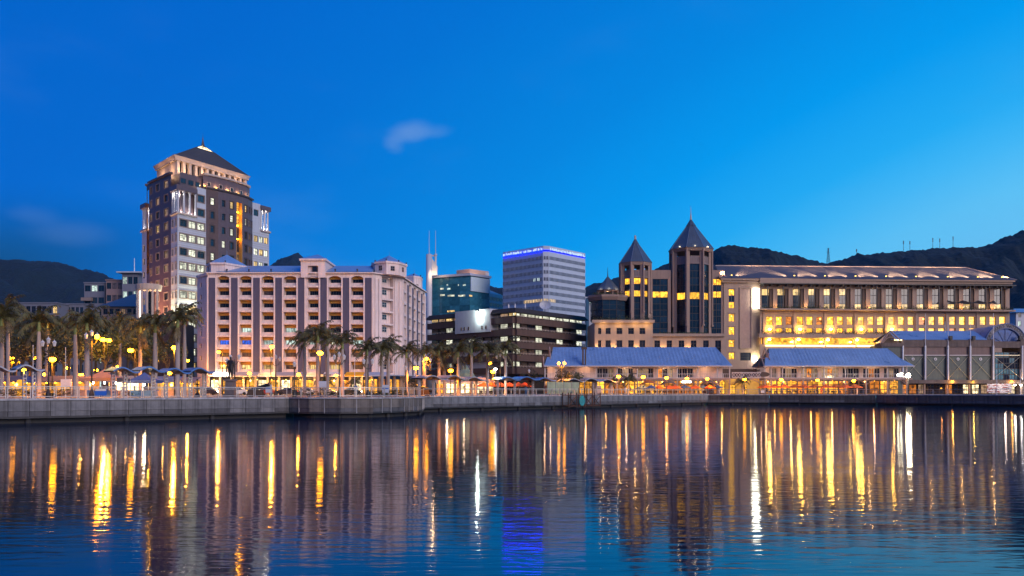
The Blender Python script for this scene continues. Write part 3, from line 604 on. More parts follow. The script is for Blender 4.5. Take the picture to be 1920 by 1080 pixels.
# ------------------------------------------------------------------ bank tower
def banktower():
    N0 = Vector((-92.5, 236.0)); rh = Vector((.472, .881)); lh = Vector((-.66, .75)); ro = Vector((.881, -.472)); lo = Vector((-.75, -.66))
    r = thing('office_tower', 'tall granite and white office tower with lit corner loggias and pyramid roof', 'building', (-93.6, 258.3, G))
    T = lambda a, b=0, o=0: N0 + rh * a + lh * b + ro * o
    TL = lambda b, o=0: N0 + lh * b + lo * o
    zk = lambda k: 47.1 - 3.98 * k
    WH = 1.95
    zD, zL = 61.5, 64.4
    brown = MB(); lil = MB()
    def face(l, mb, z0, z1, cols, ks, style, panes, fm, ht=WH, sur=None):
        ops = [(c - wd / 2, c + wd / 2, zk(k) - ht, zk(k)) for c, wd in cols for k in ks if zk(k) < z1 - .3 and zk(k) - ht > z0 + .2]
        l.wall(mb, 0, l.L, z0, z1, ops, .35)
        for o in ops:
            l.win(r, *o, .2, style, pick(panes), fm)
            if sur:
                wq, hq = round(o[1] - o[0], 2), ht
                inst('window_surround', ('sur', wq, hq), lambda mb: mb.box(-wq / 2 - .3, -wq / 2, -.07, .05, -.25, hq + .3).box(wq / 2, wq / 2 + .3, -.07, .05, -.25, hq + .3).box(-wq / 2, wq / 2, -.07, .05, hq, hq + .3).box(-wq / 2, wq / 2, -.07, .05, -.25, 0), sur, r, l.P((o[0] + o[1]) / 2, o[2]), l.ang)
    litp = [('lit_pale', 7), ('lit_warm', 1), ('glass_dark', 3)]
    # near white corner
    white = MB(); wn_ = Line(T(0), T(10)); face(wn_, white, G, 52.4, [(2.05, 2.5), (5.1, 2.6), (8.2, 2.6)], range(-1, 11), (2, (.75,), .12, 0), litp, M['frame_dark'], sur=M['frame_tan'])
    w2 = Line(T(6.7), T(10)); face(w2, white, 52.4, 61.2, [(1.5, 2.4)], range(-4, -1), (2, (), .12, 0), [('glass_blue', 1)], M['frame_dark'], sur=M['frame_tan'])
    white.build('white_wall', M['white_panel'], r); white = MB(); wl2 = Line(TL(5), TL(0)); face(wl2, white, G, 52.4, [(1.2, .95), (3.8, .95)], range(-1, 11), (1, (), .1, 0), [('glass_dark', 3), ('lit_dim', 2)], M['frame_dark'], sur=M['stone_pale'])
    white.build('white_wall', M['white_panel'], r)
    # dark bowed right side with the glowing slot
    nodes = [(10, 0), (13.7, .9), (17, 1.4), (20, 1.6), (22.3, 1.6), (25, 1.2), (28, 0)]
    cols = {0: [(2.0, 1.15)], 1: [(1.75, 1.15)], 2: [(1.3, 1.15)], 4: [(1.7, 1.0)], 5: [(1.0, .9), (2.5, .7)]}
    for i, (na, nb_) in enumerate(zip(nodes, nodes[1:])):
        l = Line(T(na[0], 0, na[1]), T(nb_[0], 0, nb_[1]))
        if i == 3:
            l.wall(lil, 0, l.L, zD - 2.2, zD); l.wall(lil, 0, l.L, G, 14)
            g = MB(); 
            for k in range(-3, 9): 
                zz = zk(k) - 2.2
                mm = M['lit_shop'] if k in (-3, -2) else (M['lit_dim'] if k in (1, 3, 4) else M['glass_dark'])
                window(r, l.P(l.L / 2, zz, 1.2), l.ang, l.L - .3, 3.2, (2, (.5,), .1, 0), mm, M['frame_dark'], 'slot_window')
                if k < 0: point('slot_light', l.P(l.L / 2, zz - .1, .5), 160, (1, .42, .03), .15, r); inst('slot_lamp', 'sll', lambda mb: mb.box(-.3, .3, -.1, .1, 0, .15), M['bulb_sodium'], r, l.P(l.L / 2, zz - .35, .7), l.ang)
            for s in (0, l.L): 
                q = MB(); l.box(q, s - .15, s + .15, .02, 1.6, 14, zD - .1); q.build('slot_jamb', M['ochre'], r)
            l.box(g, .15, l.L - .15, 1.4, 1.55, 14, zD - 2.2); g.build('slot_back', M['ochre'], r)
            continue
        face(l, lil if i != 0 else brown, G, zD, cols[i], range(-4, 11), (1, (.72,), .09, 0), [('lit_pale', 3), ('glass_blue', 4), ('lit_warm', 1.2), ('glass_dark', 1)], M['frame_dark'], sur=M['granite_lilac'] if i % 2 else M['granite_brown'])
        q = MB(); l.box(q, -.1, l.L + .1, -.45, .5, zD - .02, zD + .45); q.build('cornice', M['granite_brown'], r)
    q = MB(); l = Line(T(20, 0, 1.6), T(22.3, 0, 1.6)); l.box(q, -.1, l.L + .1, -.45, .5, zD - .015, zD + .44); q.build('cornice', M['granite_brown'], r)
    white = MB(); wr = Line(T(28), T(35)); face(wr, white, G, 53.0, [(1.4, 1.7), (3.6, 1.7), (5.7, 1.7)], range(-1, 11), (2, (), .1, 0), [('lit_warm', 4), ('glass_dark', 2), ('lit_pale', 2)], M['frame_dark'])
    wr2 = Line(T(28), T(31.3)); face(wr2, white, 53.0, 61.0, [(1.5, 2.0)], range(-3, -1), (2, (), .1, 0), [('glass_blue', 1)], M['frame_dark'])
    white.build('white_wall', M['white_panel'], r)
    # dark left side
    ln = [(25, -.2), (23.6, .5), (21.0, .7), (17, .6), (5, 0)]
    for i, (na, nb_) in enumerate(zip(ln, ln[1:])):
        l = Line(TL(na[0], na[1]), TL(nb_[0], nb_[1]))
        if i == 1:
            l.wall(brown, 0, l.L, G, 38); l.wall(brown, 0, l.L, 62.6, zL)
            b = MB(); l.box(b, .1, l.L - .1, 1.0, 1.15, 38, 62.6); b.build('slot_back', M['ochre'], r)
            for k, zz in enumerate((59.3, 53.6, 48.6, 43.5, 39)):
                inst('slot_lamp', 'sl3', lambda mb: mb.box(-.5, .5, -.1, .1, 0, .2), M['bulb_sodium'], r, l.P(l.L / 2, zz - .35, .7), l.ang); point('slot_light', l.P(l.L / 2, zz, .35), 190, (1, .42, .03), .15, r)
            continue
        face(l, brown, G, zL, {0: [], 2: [(1.6, 1.1)], 3: [(2.6, 2.2), (8.6, 2.6)]}[i], range(-4, 11), (3 if i == 3 else 1, (), .1, 0), [('lit_dim', 4), ('glass_dark', 6), ('lit_warm', .8)], M['frame_dark'], sur=M['frame_tan'])
        q = MB(); l.box(q, -.1, l.L + .1, -.5, .5, zL - .02 - .004 * i, zL + .45 + .004 * i); q.build('cornice', M['granite_brown'], r)
    white = MB(); wf = Line(TL(29.3), TL(25)); face(wf, white, G, 51.5, [(1.6, 1.6)], range(0, 11), (1, (), .1, 0), [('glass_dark', 2), ('lit_dim', 1)], M['frame_dark'])
    white.build('white_wall', M['white_panel'], r)
    # hidden backs and core
    core = MB(); P = lambda a, b: tuple(T(a, b))
    core.prism([P(1.5, 1.5), P(27.5, 1.5), P(27.5, 24.5), P(1.5, 24.5)], G, zL + .2); core.build('core_block', M['granite_lilac'], r)
    bk = MB(); bk.prism([P(28.05, 1.8), P(34.9, .15), P(34.9, 29), P(.5, 29.2), P(.5, 25.2), P(28.05, 25)], G, 51); bk.build('rear_block', M['granite_dark'], r)
    bsL = Line(T(1.0, .98), T(10)); 
    for k in range(3):
        window(r, Vector((*T(2.6 + 2.6 * k, 1.35), 61.6)), bsL.ang, 1.7, 1.4, (2, (), .1, 0), M['glass_blue'], M['frame_dark'])
    brown.build('dark_wall', M['granite_dark'], r); lil.build('lilac_wall', M['granite_lilac'], r)
    # cladding joints on the white corner: thin recess lines read as panel edges
    for l, a, b in ((wn_, .0, 10), (wr, 0, 7)):
        for k in range(-1, 11):
            for dz in (.75, 1.4): 
                q = zk(k) + dz
                if q < 52: inst('cladding_joint', ('cj', b), lambda mb: mb.box(0, b, -.012, .01, 0, .05), M['frame_tan'], r, l.P(0, q), l.ang)
    # corner loggias
    def loggia(c, ua, la, ub, lb, z0, z1, na, nb2, out):
        # c corner, arms along ua (length la) and ub (length lb)
        pa, pb = c + ua * la, c + ub * lb; inn = c + ua * la + ub * lb
        e = .55
        oc = c - ua * e - ub * e
        for (za, zb, ex, mm, nm) in ((z0 - .5, z0, .55, 'stone_pale', 'loggia_ledge'), (z1, z1 + 1.3, .55, 'granite_lilac', 'loggia_cornice')):
            q = MB(); q.prism([tuple(c - ua * ex - ub * ex), tuple(c + ua * la - ub * ex), tuple(inn), tuple(c - ua * ex + ub * lb)], za, zb); q.build(nm, M[mm], r)
        for i in range(na):
            p = c + ua * (.35 + (la - .7) * i / (na - 1)) + ub * .35
            inst('column', ('lc', round(z1 - z0, 1)), lambda mb: mb.ring(0, 0, 0, z1 - z0, .30, .26, 10).ring(0, 0, 0, .3, .4, .4, 10).ring(0, 0, z1 - z0 - .3, z1 - z0 - .002, .38, .42, 10), M['white_panel'], r, (*p, z0))
        for i in range(1, nb2):
            p = c + ub * (.35 + (lb - .7) * i / (nb2 - 1)) + ua * .35
            inst('column', ('lc', round(z1 - z0, 1)), lambda mb: None, M['white_panel'], r, (*p, z0))
        q = MB(); s = 1.8
        q.prism([tuple(c + ua * s + ub * s), tuple(pa + ub * s), tuple(inn), tuple(pb + ua * s)], z0, z1); q.build('loggia_core', M['white_panel'], r)
        l = Line(c + ua * s + ub * s, pa + ub * s) if out > 0 else Line(pb + ua * s, c + ua * s + ub * s)
        for i in range(2): window(r, l.P(l.L * (i + .5) / 2, z0 + .5, -.08), l.ang, l.L / 2 - .4, z1 - z0 - 1.6, (2, (.4, .7), .1, 0), M['lit_shop'], M['frame_dark'], 'loggia_window')
        for f in (.3, .75):
            point('loggia_light', (*(c + ua * la * f + ub * .9), z0 + .4), 420, (1, .90, .78), .2, r); point('loggia_light', (*(c + ub * lb * f + ua * .9), z1 - .5), 320, (1, .88, .75), .2, r)
    loggia(N0 + Vector((0, 0)), rh, 6.7, lh, 5.0, 52.9, 59.1, 4, 4, 1)
    loggia(T(35), -rh, 3.6, lh, 5, 53.2, 59.4, 3, 3, -1)
    loggia(TL(29.3), -lh, 4.0, rh, 5, 51.8, 58.2, 4, 3, 1)
    # drum over the bowed side
    dn = [(9.5, -.6), (13, .2), (17, .7), (21, .7), (25, .2), (27.6, -.8)]
    q = MB(); q.prism([tuple(T(a, 0, o)) for a, o in dn] + [P(27.6, 4), P(9.5, 4)], zD, 65.4); q.build('drum', M['granite_lilac'], r)
    q = MB(); q.prism([tuple(T(a, 0, o + .5)) for a, o in dn] + [P(27.9, 4), P(9.2, 4)], 65.4, 65.9); q.build('drum_cornice', M['stone_pale'], r)
    for i, (na, nb_) in enumerate(zip(dn, dn[1:])):
        l = Line(T(na[0], 0, na[1]), T(nb_[0], 0, nb_[1]))
        window(r, l.P(l.L * .5, 62.2, -.06), l.ang, 1.2, 1.3, (1, (), .12, 0), M['glass_blue'], M['stone_pale'])
        inst('up_light', 'upl', lambda mb: mb.box(-.2, .2, -.2, .1, 0, .25), M['bulb_warm'], r, l.P(l.L * .06, 62.05, -.35), l.ang); point('up_light_beam', l.P(l.L * .06, 62.5, -.5), 150, (1, .55, .25), .1, r)
    # colonnade and roof
    A, Rr, Ll = Vector((-94.8, 240.2)), Vector((13.3, 24)), Vector((-11, 12.6)); cen = A + (Rr + Ll) / 2
    S = lambda f, g: cen + Rr * (f - .5) + Ll * (g - .5)
    q = MB(); q.prism([tuple(S(.10, .12)), tuple(S(.9, .12)), tuple(S(.9, .88)), tuple(S(.10, .88))], zL + .2, 68.6); q.build('attic_wall', M['granite_brown'], r)
    cm = lambda mb: mb.box(-.42, .42, -.42, .42, 0, 68.6 - 64.6)
    for i in range(13): inst('column', 'cc', cm, M['stone_pale'], r, (*S(.04 + .92 * i / 12, .05), 64.6), math.atan2(Rr.y, Rr.x))
    for i in range(1, 10): inst('column', 'cc', cm, M['stone_pale'], r, (*S(.04, .05 + .9 * i / 9), 64.6), math.atan2(Rr.y, Rr.x))
    for i in range(1, 5): inst('column', 'cc', cm, M['stone_pale'], r, (*S(.96, .05 + .9 * i / 4), 64.6), math.atan2(Rr.y, Rr.x))
    q = MB(); ev = lambda e: [tuple(S(-e, -e * 1.4)), tuple(S(1 + e, -e * 1.4)), tuple(S(1 + e, 1 + e * 1.4)), tuple(S(-e, 1 + e * 1.4))]
    q.prism(ev(.0), 68.6, 69.0); q.prism(ev(.0), 69.0, 69.8, 0, ev(.02)); q.build('eaves', M['stone_pale'], r)
    q = MB(); c0 = ev(.0); c1 = [tuple(cen + (Vector(p) - cen) * .24) for p in c0]; zm, za = 69.8 + 8.0 * .76, 77.8
    for i in range(4):
        j = (i + 1) % 4; q.face([(*c0[i], 69.8), (*c0[j], 69.8), (*c1[j], zm), (*c1[i], zm)])
    rf = q.build('roof', M['roof_dark'], r)
    hip = MB()
    for i in range(4): hip.tube((*c0[i], 69.85), (*c1[i], zm + .05), .14, k=5)
    obj('hip_ridge', hip.mesh('hip_ridge', M['granite_brown'], OFF[r]), rf)
    for i in range(4):
        j = (i + 1) % 4; q = MB(); q.face([(*c1[i], zm), (*c1[j], zm), (*cen, za)]); obj('skylight_pane', q.mesh('skylight_pane', M['lit_shop_white'], OFF[r]), rf)
        q = MB(); q.tube((*c1[i], zm), (*cen, za), .1, k=5); q.tube((*c1[i], zm), (*c1[j], zm), .1, k=5)
        for f in (.33, .66): 
            a_, b_ = Vector(c1[i]).lerp(Vector(c1[j]), f), cen; q.tube((*a_, zm + .03), (*b_, za), .06, k=4)
            a2, b2 = Vector(c1[i]).lerp(cen, f), Vector(c1[j]).lerp(cen, f); zz = zm + (za - zm) * f + .04; q.tube((*a2, zz), (*b2, zz), .06, k=4)
        obj('skylight_bar', q.mesh('skylight_bar', M['frame_dark'], OFF[r]), rf)
    q = MB(); q.lathe(cen.x, cen.y, [(.9, za - .9), (.55, za - .2), (.35, za + .6), (.2, za + 1.4), (.05, za + 2.6)], 8); q.tube((*cen, za + 2), (*cen, za + 3.6), .05, .02); q.build('spire', M['granite_brown'], r)
    for f in (.1, .35, .6, .85): point('eaves_light', (*S(f, -.05), 66.2), 480, (1, .58, .30), .2, r)
    for g in (.25, .7): point('eaves_light', (*S(-.05, g), 66.2), 480, (1, .58, .30), .2, r)
    # round entrance canopy and floodlights on the white corner
    cx, cyy = PX(279, 234), 234.0; q = MB(); q.ring(cx, cyy, 31.0, 32.3, 3.3, 3.5, 20); q.ring(cx, cyy, 32.3, 32.5, 3.2, 3.2, 20); q.build('canopy_disc', M['stone_pale'], r)
    for k in range(6):
        a = R(200 + 28 * k); inst('canopy_column', 'cco', lambda mb: mb.ring(0, 0, 0, 8, .32, .32, 10), M['stone_pale'], r, (cx + 2.9 * math.cos(a), cyy + 2.9 * math.sin(a), 23.0))
    q = MB(); q.ring(cx, cyy, G, 23.0, 3.6, 3.6, 16); q.build('stair_drum', M['granite_dark'], r)
    q = MB(); q.box(cx - 1.7, cx - 1.2, cyy - 2.0, cyy - 1.7, 23.2, 30.5); q.build('light_strip', M['tube_white'], r)
    window(r, Vector((cx + 1.0, cyy - 1.2, 23.1)), 0, 2.0, 7.5, (2, (.3, .6), .12, 0), M['glass_dark'], M['frame_dark'])
    for p, zz, wt_ in ((T(1.5, 0, 1.6), 22.0, 14000), (TL(2.2, 1.2), 22.0, 9000), (T(6, 0, 2.2), 22.0, 8000)):
        point('flood_light', (*p, zz), wt_, (1, .98, .62), .25, r, 80, (*(p - Vector((.0, -.9))), zz + 12))
    for b, wt_ in ((9, 22000), (17, 22000)):
        p = TL(b, 4.5); point('flood_light', (*p, 20), wt_ * 1.4, (1, .50, .26), .3, r, 95, (*TL(b, -3.5), 44)); inst('flood_lamp', 'tfl', lambda mb: mb.box(-.3, .3, -.2, .2, 0, .3), M['bulb_warm'], r, (*p, 19.6))
    q = MB(); q.box(-99, -88.5, 229, 237.5, G, 21.5); q.build('podium', M['granite_brown'], r)
    for i in range(4): window(r, Vector((-97.5 + 2.6 * i, 228.95, 5)), 0, 1.5, 6, (2, (.4, .8), .1, 0), pick([('lit_warm', 2), ('lit_dim', 1)]), M['frame_dark'])
    q = MB(); q.box(-92.6, -89.4, 227.5, 228.9, 21.6, 22.1); q.build('lit_ledge', M['strip_warm'], r)
banktower()
# ------------------------------------------------------------------ white slab tower with the blue light line
def whitetower():
    c, a, b = Vector((12.0, 300.0)), Vector((-15.35, 15.0)), Vector((15.2, 17.4)); ch = .07
    r = thing('slab_tower', 'white office tower with dark window bands and blue light line', 'building', (12, 317, G))
    zt = PZ(460, 300); pL, pc1, pc2, pR = c + a, c + a * ch, c + b * ch, c + b; back = c + a + b
    q = MB(); q.prism([tuple(p) for p in (pL, pc1, pc2, pR, back)], G, zt); q.build('body', mat('tower_white', (.40, .46, .55), .5, .05, .5, streak=.08), r)
    for l, n, nm in ((Line(pL, pc1), 30, 'a'), (Line(pc1, pc2), 3, 'b'), (Line(pc2, pR), 30, 'c')):
        for k in range(17):
            za = PZ(485.5, 300) - 2.5 * k
            if za < G + 3: break
            L_ = l.L; g = .12
            def mk(mb):
                mb.box(.15, L_ - .15, -.03, .05, 0, 1.2, 0)
                for i in range(n + 1): x = .15 + (L_ - .3) * i / n; mb.box(x - g, x + g, -.14, -.02, -.02, 1.22, 1)
            key = ('wb', nm)
            if key not in CACHE:
                mb = MB(); mk(mb); CACHE[key] = mb.mesh('window_band', [M['glass_dark'], M['tower_white']])
            obj('window_band', CACHE[key], r, l.P(0, za) - OFF[r], l.ang)
            lr = [(.55, 1.0, 'lit_warm')] if (k == 6 and nm == 'a') else [(0, 1, 'lit_warm')] if (k == 6 and nm == 'b') else [(0, .17, 'lit_warm')] if (k == 6 and nm == 'c') else [(.76, .97, 'lit_cool')] if (k == 3 and nm == 'a') else []
            for f0, f1, mm in lr:
                m0 = round(n * f0); m1 = round(n * f1)
                for i in range(m0, m1):
                    if mm == 'lit_cool' and i % 3 == 1: continue
                    x0, x1 = .15 + (L_ - .3) * i / n + g + .02, .15 + (L_ - .3) * (i + 1) / n - g - .02
                    inst('lit_pane', ('lp', nm), lambda mb: mb.box(0, x1 - x0, -.06, -.035, .05, 1.15), M[mm], r, l.P(x0, za), l.ang)
        s = MB(); l.box(s, 0, l.L, -.2, -.05, PZ(470, 300), PZ(467.5, 300)); s.build('light_line', M['led_blue' if nm == 'a' else 'led_blue_soft'], r)
        if nm != 'b':
            t = .4
            while t < l.L - .5:                                   # white strokes of the lit lettering, too small to read
                w_ = rnd.uniform(.14, .34)
                hgt = rnd.choice((.5, .75, .9, .6))
                if rnd.random() < (.72 if nm == 'a' else .9): 
                    inst('light_stroke', ('ls', round(w_, 1), hgt), lambda mb: mb.box(0, w_, -.3, -.22, 0, hgt), M['led_white'], r, l.P(t, PZ(467.8, 300) + rnd.uniform(-.1, .15)), l.ang)
                t += w_ + rnd.uniform(.1, .3)
    q = MB(); q.prism([tuple(c + a * .5 + b * .5 + (p - (c + a * .5 + b * .5)) * .45) for p in (pL, pc1, pc2, pR, back)], zt, zt + .8); q.build('plant_room', M['tower_white'], r)
whitetower()
# ------------------------------------------------------------------ brown terraced offices
def terraced():
    c, a, b = Vector((.73, 235.0)), Vector((-25.9, 25.0)), Vector((21.5, 28.0))
    r = thing('terraced_offices', 'brown terraced office block with overhanging fascias and white lift core', 'building', (0, 255, G))
    core = MB(); core.prism([tuple(c + a * .03 + b * .06), tuple(c + a * .97 + b * .05), tuple(c + a * .97 + b * .9), tuple(c + b * .97 + a * .04 + a * .8), tuple(c + b * .97 + a * .05)], G, PZ(579, 235)); core.build('core_block', M['brown_dark'], r)
    ys = [594, 617, 641, 664.8, 689]                        # top of each brown fascia at the corner
    la, lb = Line(c + a, c), Line(c, c + b)
    litp = [('lit_pale', 5), ('glass_curtain', 2)]
    for k, y in enumerate(ys):
        z1 = PZ(y, 235); z0 = z1 - 1.75
        for l in (la, lb):
            q = MB(); l.box(q, 0 if l is lb else 0, l.L, -.9 + (.01 if l is la else 0), .4, z0, z1); q.build('fascia', M['brown_fascia'], r)
            q = MB()
            for zz in (.25, .5): l.box(q, 0, l.L, -.8, -.74, z1 + zz - .03, z1 + zz + .03)
            for i in range(int(l.L / 1.5) + 1): l.box(q, i * 1.5, i * 1.5 + .06, -.795, -.745, z1, z1 + .5)
            q.build('balustrade', M['stone_pale'], r)
            n = 10 if l is lb else 11
            wz0 = z1 + .35; wh = 1.35 if k else 1.15
            for i in range(n):
                t0 = l.L * i / n; lit_ = (i % 3 in (0,)) if l is lb else (i in (2, 5, 9))
                if k == 0: pn = M['lit_pale'] if (l is lb) else pick([('lit_dim', 3), ('lit_warm', 1)])
                else: pn = (M['lit_pale'] if lit_ else pick([('glass_curtain', 3), ('glass_dark', 2)]))
                if l is la and 1.6 < i * 1.0 - 2 < 6.6 and k < 2: continue
                l.win(r, t0 + .25, t0 + l.L / n - .1, wz0, wz0 + wh, .75, (2 if lit_ else 1, (.7,) if lit_ else (), .08, 0), pn, M['frame_dark'])
    q = MB(); e = .035
    zr = PZ(586, 235)
    pts = [tuple(c - a * e - b * e), tuple(c + b * 1.03 - a * e), tuple(c + b * 1.03 + a), tuple(c + a * 1.03 + b), tuple(c + a * 1.03 - b * e)]
    ins = [tuple(Vector(p) + (Vector((0, 258)) - Vector(p)) * .06) for p in pts]
    q.prism(pts, zr, zr + 1.3, 0, ins); q.build('roof', M['brown_dark'], r)
    # white lift core, lit from above
    l = Line(c + a * .64 - b * .02, c + a * .235 - b * .02); zt, zb = PZ(580.5, 243), PZ(624, 245)
    q = MB(); l.box(q, 0, l.L, -.6, 6, zb, zt); q.build('lift_core', M['white_panel'], r)
    for f in (.19, .28, .40, .78, .89): window(r, l.P(l.L * f, zb + .8, -.68), l.ang, .55, 1.0, (1, (), .08, 0), M['glass_dark'], M['frame_tan'])
    p = l.P(l.L * .72, zt - .9, -1.6)
    inst('flood_light', 'fl', lambda mb: mb.box(-.5, .5, -.2, .2, -.2, .2).box(-.06, .06, .2, 1.0, -.05, .05), M['metal_black'], r, p + Vector((0, -.3, .5)), l.ang)
    point('flood_beam', p, 900, (.85, 1, .88), .3, r); point('flood_beam', l.P(l.L * .72, zt - 3.0, -1.5), 420, (.85, 1, .88), .3, r)
    q = MB(); l2 = Line(c + a * .64, c + a * .28); l2.box(q, 0, l2.L, -.2, 3, G, PZ(640, 245)); q.build('lower_core', M['white_panel'], r)
    for i in range(3):
        for k in range(3): window(r, l2.P(2 + i * 4.2, 4.5 + k * 4, -.28), l2.ang, .8, 1.2, (1, (), .08, 0), M['glass_dark'], M['frame_tan'])
    # satellite dish and aerials
    d = thing('satellite_dish', 'large pale round satellite dish on the roof of the brown offices', 'satellite dish', (PX(1022, 262), 262, PZ(584, 262)))
    q = MB(); cx, cyy, cz = PX(1022, 262), 262.0, PZ(572, 262)
    rows = []
    for i in range(6):
        rr = 1.75 * i / 5; rows.append([(cx + rr * math.cos(t), cyy + .35 * (rr / 1.75) ** 2 * -1.5 + rr * math.sin(t) * .28, cz + rr * math.sin(t) * .80) for t in [2 * math.pi * k / 20 for k in range(20)]])
    for i in range(1, 5 + 1):
        for k in range(20): q.face([rows[i - 1][k], rows[i - 1][(k + 1) % 20], rows[i][(k + 1) % 20], rows[i][k]])
    q.build('reflector', M['white_panel'], d, True)
    q = MB(); q.tube((cx, cyy + .1, cz), (cx, cyy + .6, PZ(592, 262)), .12); q.tube((cx, cyy - .3, cz - 1.4), (cx, cyy - 1.8, cz), .04); q.build('mount', M['metal_grey'], d)
    for i, px in enumerate((954, 966, 985)):
        q = MB(); q.tube((PX(px, 255), 255, PZ(590, 255)), (PX(px, 255), 255, PZ(569, 255)), .07, .05); q.box(PX(px, 255) - .15, PX(px, 255) + .15, 254.8, 255, PZ(577, 255), PZ(571, 255))
        tag(q.build('aerial', M['white_paint']), '%s white aerial from the left on the brown office roof' % ORD[i], 'aerial', 'aerials on the brown offices')
terraced()
# ------------------------------------------------------------------ teal glass offices with a white pylon
def glassblock():
    r = thing('glass_offices', 'teal glass office building with white screen panel and lit pylon', 'building', (-16, 330, G))
    A = Vector((PX(806, 330), 330)); B = Vector((PX(881, 322), 322)); C = Vector((PX(917, 330), 330)); D = Vector((PX(943, 338), 338))
    l1, l2, l3 = Line(A, B), Line(B, C), Line(C, D)
    zt = PZ(519, 325)
    q = MB(); q.prism([tuple(A), tuple(B), tuple(C), tuple(C + Vector((-2, 25))), tuple(A + Vector((0, 25)))], G, zt); q.build('body', M['glass_teal'], r)
    nf = 12; fh = (zt - 14) / nf
    for l in (l1, l2):
        for k in range(nf):
            z0 = 14 + fh * k; n = 12 if l is l1 else 5
            for i in range(0, n, 3):
                hw = l.L / n * 1.5 - .03
                inst('glass_panel', ('gp', round(hw, 2)), lambda mb: mb.box(-hw, hw, -.09, -.02, .05, fh - .05).box(-hw / 3 - .03, -hw / 3 + .03, -.13, -.09, .05, fh - .05).box(hw / 3 - .03, hw / 3 + .03, -.13, -.09, .05, fh - .05), M['glass_teal'], r, l.P(min(l.L - hw, l.L * (i + 1.5) / n), z0), l.ang)
    for px, py, wpx, mm in ((829, 543, 7, 'lit_pale'), (842, 543, 8, 'lit_cool'), (830, 555, 10, 'lit_pale'), (846, 556, 15, 'lit_pale'), (866, 556, 15, 'lit_pale'), (882, 556, 8, 'lit_warm'), (839, 536, 3, 'lit_cool'), (860, 536, 2, 'lit_cool'), (871, 536, 6, 'lit_cool'), (846, 585, 16, 'lit_warm'), ):
        l = l1 if px < 880 else l2; t = l.t(px); wd = wpx * .2
        inst('lit_pane', ('glp', wpx), lambda mb: mb.box(-wd / 2, wd / 2, -.2, -.14, 0, .62), M[mm], r, l.P(t, l.z(px, py), 0), l.ang)
    q = MB(); l1.box(q, -.5, l1.L + .6, -.8, .5, zt, zt + .9); l2.box(q, -.6, l2.L + .5, -.8, .5, zt + .003, zt + .897); q.build('parapet', M['white_panel'], r)
    q = MB(); l2.box(q, .1, l2.L - .1, -.6, -.15, PZ(548, 326), PZ(521.5, 326)); q.build('screen_panel', mat('screen', (.48, .60, .60), .6, .12, 2.4), r)
    q = MB(); l3.box(q, 0, l3.L, 0, 12, G, PZ(552, 334)); q.face([l3.P(0, PZ(552, 334)), l3.P(l3.L, PZ(552, 334)), l3.P(l3.L * .3, PZ(541, 336), 4)]); q.build('annexe', mat('annexe_tile', (.38, .48, .50), .5, .2, 2.0), r)
    for k in range(5):
        for i in range(4): l3.win(r, l3.L * i / 4 + .2, l3.L * (i + 1) / 4 - .2, PZ(552, 334) - 2.6 - 2.3 * k, PZ(552, 334) - 1.2 - 2.3 * k, -.1, (2, (), .07, 0), M['glass_blue'], M['white_panel'])
    q = MB(); q.prism([(PX(856, 335), 335), (PX(880, 331), 331), (PX(916, 338), 338), (PX(890, 345), 345)], zt + .6, PZ(505.5, 333)); q.build('plant_room', mat('plant_orange', (.42, .30, .25), .6, .1), r)
    q = MB(); q.prism([(PX(906, 336.4), 336.4), (PX(917, 337.6), 337.6), (PX(917, 341), 341)], zt + .6, PZ(508, 333)); q.build('plant_screen', M['white_panel'], r)
    point('roof_wash', (PX(868, 326), 328.5, zt + 1.6), 300, (1, .52, .28), .3, r); point('roof_wash', (PX(900, 330), 330.5, zt + 1.6), 420, (1, .6, .35), .3, r)
    # pylon: round shaft, slanted sail wall, ring beam and two masts
    px0 = PX(804.5, 326); q = MB(); q.ring(px0, 326, G, PZ(477, 326), 1.15, 1.15, 18); q.build('pylon_shaft', M['white_panel'], r, True)
    q = MB(); xa, xb = px0 + .6, PX(820, 326); za, zb, zc = PZ(480, 326), PZ(499, 326), PZ(516, 326)
    q.prism([(xa, 326.2), (xb, 326.2), (xb, 326.8), (xa, 326.8)], zc, zb); q.face([(xa, 326.2, zb), (xb, 326.2, zb), (xa, 326.2, za)]).face([(xb, 326.8, zb), (xa, 326.8, zb), (xa, 326.8, za)]).face([(xb, 326.2, zb), (xb, 326.8, zb), (xa, 326.8, za), (xa, 326.2, za)])
    q.build('pylon_sail', M['white_panel'], r)
    q = MB(); xr = PX(816.5, 326); q.tube((px0, 326.5, za + .2), (xr, 326.5, za + .2), .3, k=8); q.tube((xr, 326.5, za + .4), (xr, 326.5, zb), .4, k=8); q.build('pylon_frame', M['white_panel'], r)
    for x in (px0, xr):
        q = MB(); q.ring(x, 326.5, za + .3, za + .9, .7, .5, 12); q.tube((x, 326.5, za + .9), (x, 326.5, PZ(432, 326)), .16, .06, 6); q.build('mast', M['white_panel'], r)
    point('pylon_flood', (PX(812, 324), 323.8, zc + .6), 700, (1, .62, .30), .3, r)
glassblock()
